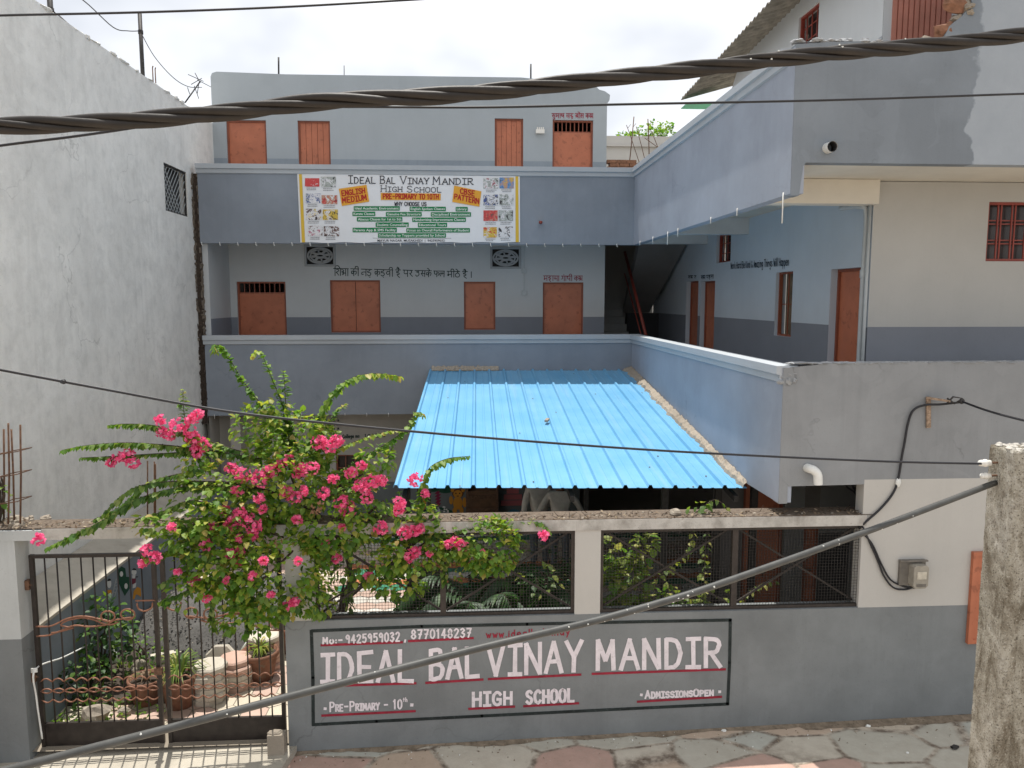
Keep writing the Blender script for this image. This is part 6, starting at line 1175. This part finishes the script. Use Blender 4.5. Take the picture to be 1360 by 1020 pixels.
shrub(735, 900, 8.4, .34, 1.25, 420, .075, ['leafd', 'leaf', 'leafv'], 'mottled bush filling the mesh just left of the white pillar', mis=(0, 1, 1, 2))
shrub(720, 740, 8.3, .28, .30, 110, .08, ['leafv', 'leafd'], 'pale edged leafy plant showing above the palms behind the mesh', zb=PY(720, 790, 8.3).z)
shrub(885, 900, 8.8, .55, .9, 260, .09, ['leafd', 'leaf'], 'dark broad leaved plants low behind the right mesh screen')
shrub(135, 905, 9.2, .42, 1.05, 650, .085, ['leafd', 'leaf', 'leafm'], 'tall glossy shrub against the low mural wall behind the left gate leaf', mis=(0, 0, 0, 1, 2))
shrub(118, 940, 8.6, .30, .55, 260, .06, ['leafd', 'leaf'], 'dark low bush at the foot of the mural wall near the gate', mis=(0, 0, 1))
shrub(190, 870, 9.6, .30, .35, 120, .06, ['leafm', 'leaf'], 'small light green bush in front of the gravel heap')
# soil bed and scattered weeds
m = MB(); m.box(-4.6, -3.0, 8.6, 11.2, GZ - .1, GZ + .03); tag(m.build('garden_soil', 'soil'), None, kind='structure')
lm = MB()
for i in range(420):
    u, v = U(62, 215), U(930, 985) if R() < .6 else U(880, 930); p = PZ(u, v, GZ + .03)
    if p.y < YF + .25 or p.x < -4.55: continue
    leaf(lm, p, Vector((U(-1, 1), U(-1, .5), U(.4, 1.4))), Vector((0, 0, 1)), U(.04, .12), 0, .1, .22)
tag(lm.build('weeds', 'leaf'), 'small weeds scattered on the garden bed behind the left gate leaf', 'weeds', kind='stuff')
# gravel heap
def gravel():
    c = Vector((-3.35, 10.9, GZ)); m = MB(); n, k = 44, 44; v = []
    for j in range(k + 1):
        for i in range(n + 1):
            x = -1.55 + 3.1 * i / n; y = -1.5 + 3.0 * j / k; r = math.hypot(x / 1.45, y / 1.4); h = .62 * max(0, 1 - r * r) ** .8; p = Vector((c.x + x, c.y + y, c.z + h - .01)); v.append(p + Vector((0, 0, (.05 * mnoise.noise(p * 4) + .03 * mnoise.noise(p * 17)) if h > 0 else 0)))
    m.add(v, [(j * (n + 1) + i, j * (n + 1) + i + 1, (j + 1) * (n + 1) + i + 1, (j + 1) * (n + 1) + i) for j in range(k) for i in range(n)], 0, True)
    for q in range(2600):
        a = U(0, 2 * pi); r = R() ** .5 * 1.02; x, y = r * 1.45 * cos(a), r * 1.4 * sin(a); h = .62 * max(0, 1 - r * r) ** .8; s = U(.007, .016); m.blob((c.x + x, c.y + y, c.z + h + .004), s, s, s * .7, 1 if R() < .93 else 2, .3, 5, 3, q)
    tag(m.build('gravel_heap', ['gravel', 'gravel', 'stone']), 'dark grey gravel heap in the yard behind the gate', 'gravel', kind='stuff')
gravel()
m = MB(); a, b = PZ(200, 872, GZ + .12), PZ(385, 838, GZ + .12); m.bar((a.x, a.y, GZ + .05), (b.x, b.y, GZ + .05), .10, .16); tag(m.build('bed_curb', 'paverc'), 'low cream concrete curb edging the gravel heap', 'curb')
# flower pots
def pot(p, r, h, label, mt='terra'):
    T = thing('flower_pot', p, label, 'flower pot', 'flower pots behind the gate'); m = MB()
    m.lathe(p, [(0, 0), (r * .66, 0), (r * .70, .01), (r * .93, h - .07), (r * .93, h - .065), (r * 1.02, h - .06), (r * 1.03, h), (r * .92, h), (r * .88, h - .05), (0, h - .05)], 26); m.build('clay_body', mt, T)
    m = MB(); m.lathe(p, [(r * .885, h - .049), (0, h - .03)], 20); m.build('soil', 'soil', T); return p + Vector((0, 0, h - .04))
def tuft(p, n, l, label, mats=('leafv', 'leaf')):
    T = thing('spider_plant', p, label, 'plant'); m = MB()
    for i in range(n):
        a = U(0, 2 * pi); h = U(.5, 1.2); o = Vector((cos(a), sin(a), 0)); L_ = l * U(.6, 1.1); w_ = .011; s = Vector((-sin(a), cos(a), 0)) * w_; pts = [p + o * .02, p + o * L_ * .3 + Vector((0, 0, L_ * .55 * h)), p + o * L_ * .65 + Vector((0, 0, L_ * .6 * h)), p + o * L_ + Vector((0, 0, L_ * .25 * h))]
        b = len(m.v)
        for q, k in zip(pts, (1, 1, .8, .1)): m.v += [tuple(q - s * k), tuple(q + s * k)]
        m.f += [(b + 2 * j, b + 2 * j + 1, b + 2 * j + 3, b + 2 * j + 2) for j in range(3)]; mi = 0 if R() < .6 else 1; m.m += [mi] * 3; m.sm += [False] * 3
    m.build('foliage', list(mats), T)
p = PZ(240, 936, GZ); q = pot(p, .215, .37, 'large terracotta pot with a spiky plant just right of the gate meeting post'); tuft(q, 70, .34, 'yellow green spiky plant in the large pot behind the gate')
p = PZ(196, 932, GZ); q = pot(p, .20, .30, 'red terracotta pot behind the left gate leaf beside its meeting post'); tuft(q, 24, .2, 'sparse dry grassy plant in the red pot', ('litter', 'leaf'))
p = PZ(346, 900, GZ); q = pot(p, .225, .35, 'round mossy terracotta pot behind the right end of the gate'); tuft(q, 40, .22, 'small yellow green plant in the mossy pot', ('leafy', 'leafv'))
p = PZ(383, 862, GZ); q = pot(p, .24, .36, 'dark red pot half hidden behind the painted wall end'); tuft(q, 16, .25, 'dark leafy plant in the half hidden red pot', ('leafd', 'leaf'))
# octagonal cast pavers in stacks
def paver(p, r, h, ang, label, grp, mt):
    m = MB(); k = 8; c = [(r, 0), (r * 1.0, h * .75), (r * .90, h), (0, h)]
    m.lathe(p, [(0, 0)] + c, k, 0, False, ang); return tag(m.build('octagonal_paver', mt), label, 'paver', grp)
for u, v, n, nm, mt in ((279, 929, 6, 'front', 'paverc'), (313, 911, 5, 'middle', 'paverp'), (352, 885, 6, 'rear', 'paverc')):
    p = PZ(u, v, GZ)
    for i in range(n):
        top = i == n - 1
        paver(p + Vector((U(-.02, .02), U(-.02, .02), i * .072)), .20, .069, .39 + U(-.15, .15), ('top octagonal paver of the %s stack behind the gate' if top else 'octagonal paver inside the %s stack behind the gate') % nm, 'pavers in the %s stack' % nm, mt if top or R() < .5 else ('paverp' if mt == 'paverc' else 'paverc'))
m = MB(); a = PZ(292, 905, GZ); m.lathe((0, 0, 0), [(0, 0), (.20, 0), (.20, .05), (.18, .065), (0, .065)], 8, 0, False, .4); rot = Matrix.Rotation(radians(70), 3, 'X'); m.v = [tuple(rot @ Vector(q) + Vector((a.x, a.y + .1, GZ + .22))) for q in m.v]; tag(m.build('octagonal_paver', 'paverc'), 'single octagonal paver standing on edge behind the front stack', 'paver')
m = MB(); a, b, c = PZ(311, 875, GZ + .1), PZ(333, 852, GZ + .25), PZ(338, 846, GZ + .3); m.tube([(a.x, a.y, GZ + .05), (b.x, b.y, GZ + .3), (b.x + .05, b.y + .02, GZ + .32), (b.x + .03, b.y + .02, GZ + .48)], .022, 8); tag(m.build('plastic_pipe', 'pvc'), 'bent white plastic pipe leaning over the gravel heap', 'pipe')
for u, v, r, lab in ((187, 889, .09, 'pinkish stone lying by the gravel heap'), (178, 893, .05, 'small reddish stone next to the pinkish stone'), (128, 958, .15, 'pale rough boulder on the garden bed behind the left gate leaf'), (165, 950, .07, 'flat grey stone near the pale boulder'), (150, 968, .08, 'low grey stone just inside the left gate leaf')):
    p = PZ(u, v, GZ); m = MB(); m.blob(p + Vector((0, 0, r * .6)), r, r * .8, r * .75, 0, .18, 10, 7, int(u)); tag(m.build('stone', 'stone'), lab, 'stone')
m = MB(); p = PZ(150, 882, GZ); m.lathe(p, [(0, 0), (.05, 0), (.055, .02), (.055, .15), (.02, .2), (.02, .24), (0, .24)], 12); tag(m.build('plastic_bottle', 'pvc'), 'white plastic bottle standing by the tall shrub', 'bottle')
p = PY(366, 984, YF - .10); m = MB(); m.box(p.x - .07, p.x + .10, p.y - .06, p.y + .05, -4.72, p.z + .09); m.blob((p.x, p.y, p.z + .09), .08, .05, .03, 0, .2); tag(m.build('gate_stop_block', 'cement'), 'small cement block by the foot of the painted wall end', 'block')
# notice board with slanting lines
T = thing('notice_board', PZ(555, 826, GZ), 'dark brown notice board with slanting white writing behind the mesh', 'notice board')
a, b, c, d = PY(524, 819, 8.7), PY(583, 819, 8.95), PY(590, 757, 9.0), PY(551, 752, 8.75); m = MB(); n_ = (b - a).cross(d - a).normalized() * .02; m.add([a, b, c, d, a + n_, b + n_, c + n_, d + n_], [(0, 1, 2, 3), (7, 6, 5, 4), (0, 4, 5, 1), (1, 5, 6, 2), (2, 6, 7, 3), (3, 7, 4, 0)]); m.build('panel', 'nb', T)
m = MB(); nn = (b - a).cross(d - a).normalized(); nn = nn if nn.y < 0 else -nn; F_ = fit(a + nn * .004, b + nn * .004, c + nn * .004, d + nn * .004, 100, 100); gl = ['ka', 'ma', 'ra', 'sa aa', 'ha ^e', 'pa ra', 'ta', 'va ii', 'ja', 'na' if 'na' in DV else 'ga', 'la aa', 'ba', 'u', 'i ka']
for i in range(7):
    y0 = 96 - i * 15; x0 = 4; 
    ws = [random.choice(gl) for _ in range(10)]; ln, W_ = strokes_deva(ws); s = 92 / W_
    brush(m, ln, lambda x, y: F_(x0 + x * s, y0 - x * s * .55 + y * 1.1), .008, nn, 0, .1) if y0 - 50 > -60 else None
m.v = [q if True else q for q in m.v]; lo = GZ; m.build('white_writing', 'wp', T)
m = MB()
for q in (a.lerp(d, .2), b.lerp(c, .2)): m.bar(q + Vector((0, .03, 0)), (q.x, q.y + .1, GZ), .03, .03)
m.build('leg', 'iron', T)
# ------------------------------------------------------------------ rebar starter cage on the gate pillar
T = thing('rebar_cage', PY(12, 694, YF + .15), 'rusty upright rebar starter bars with tie rings on the left gate pillar', 'rebar cage')
for u, v, dy in ((5, 570, .28), (11, 562, .05), (15, 570, .2), (27, 564, .05)): a = PY(u, v, YF + dy); b_ = PY(u + (4 if u == 15 else 0), 696, YF + dy); m = MB(); m.tube([b_, a.lerp(b_, .5) + Vector((U(-.01, .01), 0, 0)), a], .009, 6); m.build('bar', 'rust', T)
for v in (602, 632, 668):
    z = PY(15, v, YF + .1).z; x0, x1 = PY(3, v, YF + .1).x, PY(28, v, YF + .1).x; m = MB(); m.tube([(x0, YF + .04, z), (x1, YF + .04, z + .03), (x1, YF + .29, z + .02), (x0, YF + .29, z - .01), (x0, YF + .04, z), (x0 + .05, YF + .02, z + .02)], .0055, 5); m.build('tie_ring', 'rust', T)
m = MB()
for i in range(40): m.blob((U(-5.1, -4.35), YF + U(0, .35), zB1 + .01), U(.02, .06), U(.02, .05), U(.015, .05), 0, .3, 6, 4, i)
tag(m.build('rubble_pile', 'cement'), 'crumbled mortar rubble at the foot of the rebar cage', 'rubble')
shrub(-4, 650, YF + .25, .14, .55, 40, .07, ['leafm', 'leaf'], 'small green sprig beside the rebar cage at the far left', zb=zB1)
for k, (u, v0, v1) in enumerate(((196, 612, 690), (205, 613, 690), (206.5, 616, 690))): a, b = PY(u, v0, YF + .16), PY(u, v1, YF + .16); m = MB(); m.tube([b, b.lerp(a, .5), a], .007, 6); m.tube([b, b + Vector((.02, 0, .04))], .006, 5); tag(m.build('rebar_stub', 'rust'), 'rusty rebar stub standing on the gate lintel behind the bougainvillea', 'rebar', 'rebar stubs on the gate lintel')
# ------------------------------------------------------------------ behind the school
T = thing('rear_building', (4, 24.5, -5), 'plain pale building wall seen behind the stair terrace with a thin ledge', 'building')
a, b = PY(780, 180, 24), PY(930, 178, 24); m = MB(); m.box(a.x - 2, b.x + 4, 24, 27, -5, a.z); m.build('wall', 'cream', T); m = MB(); z = PY(850, 194, 24).z; m.box(a.x - 2, b.x + 4, 23.9, 23.998, z - .03, z + .03); m.build('ledge', 'cream', T)
T = thing('brick_stack', PY(825, 218, 17.6), 'low stack of old bricks on the terrace beside the top storey', 'bricks')
a, b = PY(806, 212, 17.6), PY(842, 219, 17.6); m = MB()
z = UFL; r_ = 0
while z < a.z - .03:
    x = a.x + (r_ % 2) * .06
    while x < b.x + .05: m.box(x, x + .215, 17.55 + U(-.01, .01), 17.75, z, z + .068); x += .225
    z += .075; r_ += 1
m.build('bricks', 'brick', T); m = MB(); m.box(b.x + .1, b.x + .45, 17.5, 17.8, a.z - .25, a.z - .05); m.box(b.x + .12, b.x + .4, 17.55, 17.75, UFL, a.z - .25); m.build('stone_slab', 'cement', T)
for k, (u0, v0, u1, v1, lb) in enumerate(((842, 155, 836, 212, 'tallest thin rod rising from the terrace behind the wing coping'), (845, 168, 854, 204, 'thin leaning stick on the terrace right of the tallest rod'), (860.5, 158, 861.5, 198, 'upright thin rod nearest the green sheet on the terrace'), (832, 166, 838, 184, 'short forked stick left of the tallest rod'), (856, 183, 868, 192, 'bent twig near the upright thin rod'), (864, 172, 871, 190, 'short slanting twig right of the upright rod'))):
    a, b = PY(u0, v0, 17.9), PY(u1, v1, 17.9); d = (b - a).normalized(); b2 = b + d * ((b.z - UFL) / max(.3, -d.z) if d.z < -.3 else .4); m = MB(); m.tube([b2, b.lerp(a, .3) + Vector((.01, 0, 0)), a], .012 if k in (0, 2) else .008, 5); m.tube([a.lerp(b, .25), a.lerp(b, .25) + Vector((.07, 0, .09))], .005, 4); tag(m.build('thin_rod', 'rust'), lb, 'rod')
for u, v, y, r, lb in ((819, 178, 29, .45, 'leftmost treetop peeking over the pale rear wall'), (849, 178, 29.4, .42, 'small middle treetop peeking over the pale rear wall'), (874, 172, 29.8, .55, 'largest treetop beside the wing roof over the pale rear wall')):
    c = PY(u, v, y); T = thing('tree', (c.x, y, -5), lb, 'tree'); m = MB(); m.tube(smooth_path([(c.x + .2, y, -5), (c.x + .1, y, 0), (c.x, y, c.z - .2)], 5), [.16 - .011 * i for i in range(11)], 8); m.build('trunk', 'bark', T); lm = MB()
    for i in range(7): clump(lm, c + Vector((U(-r, r), U(-.5, .5), U(-.5, .10))), r * .45, .4, .22, 90, .12, (0, 1))
    lm.build('crown', ['leafm', 'leaf'], T)
# small things on the road
for u, v, r, lb, mt in ((1268, 994, .045, 'dark lump of rubbish on the paving near the concrete post', 'iron'), (1153, 966, .03, 'white scrap on the paving at the wall foot', 'drop'), (1137, 972, .02, 'pinkish scrap left of the white scrap on the paving', 'stone'), (962, 972, .03, 'white crumb of plaster on the paving below the sign', 'drop'), (1020, 964, .02, 'tiny pale chip near the wall foot right of the sign', 'stone'), (583, 984, .018, 'tiny dark pebble on the paving below the sign', 'soil'), (1205, 1000, .018, 'tiny white chip near the dark lump', 'drop')):
    d = _ray(u, v); x = d.x * 7.3 / d.y; t = road_z(x) / d.z; p = d * t; m = MB(); m.blob((p.x, p.y, road_z(p.x) + r * .35), r, r * .7, r * .5, 0, .3, 8, 6, int(u)); tag(m.build('litter_scrap' if mt != 'soil' else 'pebble', mt), lb, 'litter')
lm = MB()
for i in range(420): x = U(-2, 6.2); y = YF - abs(random.gauss(0, .22)) - .01; chip(lm, Vector((x, y, road_z(x) + .006)), U(.004, .016), 0 if R() < .75 else 1)
tag(lm.build('road_grit', ['litter', 'drop']), 'fine grit and bits of dry leaf along the foot of the street wall', 'grit', kind='stuff')
m = MB(); n = 200; v = []
for i in range(n + 1):
    x = -1.9 + 8.4 * i / n; k = mnoise.noise(Vector((x * 1.7, 0, 0))) + .6 * mnoise.noise(Vector((x * 6, 3, 0))); w_ = max(.012, .05 + .07 * k + (.06 if x > 3.6 else 0)); z = road_z(x)
    v += [(x, YF - .005, z + .018), (x, YF - .005 - w_ * .4, z + .012), (x, YF - .005 - w_, z + .003)]
m.add(v, [(3 * i + j, 3 * i + j + 1, 3 * i + j + 4, 3 * i + j + 3) for i in range(n) for j in range(2)]); tag(m.build('wall_foot_dirt', 'mud'), 'brown dirt washed up along the foot of the street wall', 'dirt', kind='stuff')
# ------------------------------------------------------------------ two people under the canopy
def skinmesh(name, nodes, edges, mt, parent, sub=2, root=0):
    me = bpy.data.meshes.new(name); me.from_pydata([n[0] for n in nodes], edges, []); o = bpy.data.objects.new(name, me); COL.objects.link(o)
    o.modifiers.new('skin', 'SKIN').use_smooth_shade = True
    for i, n in enumerate(nodes): sv = me.skin_vertices[0].data[i]; r = n[1]; sv.radius = (r, r) if not isinstance(r, tuple) else r; sv.use_root = i == root
    s = o.modifiers.new('sub', 'SUBSURF'); s.levels = sub; s.render_levels = sub
    dg = bpy.context.evaluated_depsgraph_get(); ev = bpy.data.meshes.new_from_object(o.evaluated_get(dg)); bpy.data.objects.remove(o); bpy.data.meshes.remove(me)
    ev.name = name; ev.materials.clear(); ev.materials.append(M[mt]); ev.polygons.foreach_set('use_smooth', [True] * len(ev.polygons)); o = bpy.data.objects.new(name, ev); COL.objects.link(o); return o
def person(base, h, lean, rot, label, arm):
    k = h / 1.7; T = thing('person', base, label, 'person', 'people standing under the canopy'); T.rotation_euler = (0, 0, rot)
    L_ = lean
    def S(z): return max(0, z - .95) * L_
    nd = []; ed = []
    def nnode(x, y, z, r, par=None): nd.append(((x * k, (y + S(z)) * k, z * k), tuple(q * k for q in r) if isinstance(r, tuple) else r * k)); ed.append((par, len(nd) - 1)) if par is not None else None; return len(nd) - 1
    pel = nnode(0, 0, .95, (.14, .10)); wst = nnode(0, .0, 1.10, (.13, .095), pel); chs = nnode(0, 0, 1.28, (.155, .105), wst); nb_ = nnode(0, .01, 1.42, (.09, .07), chs); nk = nnode(0, .02, 1.49, .052, nb_); jw = nnode(0, .05, 1.56, (.060, .068), nk); hd = nnode(0, .045, 1.63, (.074, .088), jw); nnode(0, .035, 1.69, (.060, .07), hd)
    nnode(0, .135, 1.585, .012, jw); nnode(.078, .035, 1.60, .014, hd); nnode(-.078, .035, 1.60, .014, hd)
    arms = {}
    for s in (1, -1):
        e, w_ = arm[s]; sh = nnode(.19 * s, 0, 1.38, .052, chs); el = nnode(*e, .040, sh); wr = nnode(*w_, .027, el); d = (Vector(w_) - Vector(e)).normalized(); hp = Vector(w_) + d * .06; pm = nnode(*hp, (.034, .018), wr); arms[s] = (sh, el, wr)
        sd = d.cross(Vector((0, 1, 0))).normalized() if abs(d.y) < .9 else Vector((1, 0, 0))
        for f in range(4): t = hp + sd * (f - 1.5) * .019 + d * .035; a = nnode(*t, .0085, pm); b = nnode(*(t + d * (.032 + .006 * (1.5 - abs(f - 1.5))) + Vector((0, .008, 0))), .0080, a); nnode(*(t + d * .055 + Vector((0, .022, 0))), .0070, b)
        th = nnode(*(hp - sd * .034 + d * .0 + Vector((0, .012, 0))), .010, wr); nnode(*(hp - sd * .045 + d * .035 + Vector((0, .022, 0))), .0085, th)
    for s in (1, -1):
        hp = nnode(.09 * s, 0, .90, .085, pel); kn = nnode(.10 * s, .015, .50, .058, hp); an = nnode(.105 * s, -.01, .09, .040, kn); ft = nnode(.11 * s, .05, .045, .036, an); nnode(.12 * s, .16, .03, .030, ft)
    def put_(o): o.parent = T
    put_(skinmesh('body', nd, ed, 'skin', T))
    nd, ed = [], []; pel = nnode(0, 0, .90, (.165, .125)); w1 = nnode(0, -.005, 1.08, (.16, .12), pel); ch = nnode(0, -.005, 1.28, (.180, .128), w1); nnode(0, .005, 1.43, (.085, .075), ch)
    for s in (1, -1): e, w_ = arm[s]; sh = nnode(.185 * s, 0, 1.375, .068, ch); el = nnode(*e, .056, sh); nnode(*(Vector(e).lerp(Vector(w_), .85)), .043, el)
    o = skinmesh('shirt', nd, ed, 'shirt', T); put_(o)
    for v in o.data.vertices: v.co += v.normal * (.012 * mnoise.noise(Vector((v.co.x * 14, v.co.y * 9, v.co.z * 4 + h))))
    nd, ed = [], []; pel = nnode(0, 0, .93, (.150, .112))
    for s in (1, -1): hp = nnode(.09 * s, 0, .86, .100, pel); kn = nnode(.10 * s, .012, .50, .075, hp); nnode(.105 * s, -.005, .08, .062, kn)
    put_(skinmesh('trousers', nd, ed, 'trouser', T))
    nd, ed = [], []; a = nnode(0, .02, 1.60, (.066, .07)); b = nnode(0, .022, 1.66, (.079, .092), a); nnode(0, .028, 1.70, (.062, .072), b); put_(skinmesh('hair', nd, ed, 'hair', T))
    for s in (1, -1):
        m = MB(); m.blob((.028 * s * k, (.128 + S(1.6)) * k, 1.615 * k), .010, .006, .008, 0, 0.0, 8, 6); e = m.build('eye', 'pvc'); e.parent = T; e.location = WL[e.name]
p = PY(744, 700, 12.6); person(Vector((p.x, 12.6, GZ)), 1.66, .12, radians(-4), 'person in a loose grey shirt with arms held out, seen from behind below the canopy', {1: ((.36, .02, 1.12), (.40, .06, .90)), -1: ((-.33, .0, 1.14), (-.46, .04, .94))})
p = PY(717, 700, 12.9); person(Vector((p.x, 12.9, GZ)), 1.70, .20, radians(8), 'person in a pale grey shirt leaning forward, left of the other under the canopy', {1: ((.25, .12, 1.10), (.22, .30, .98)), -1: ((-.27, -.02, 1.10), (-.29, .0, .86))})
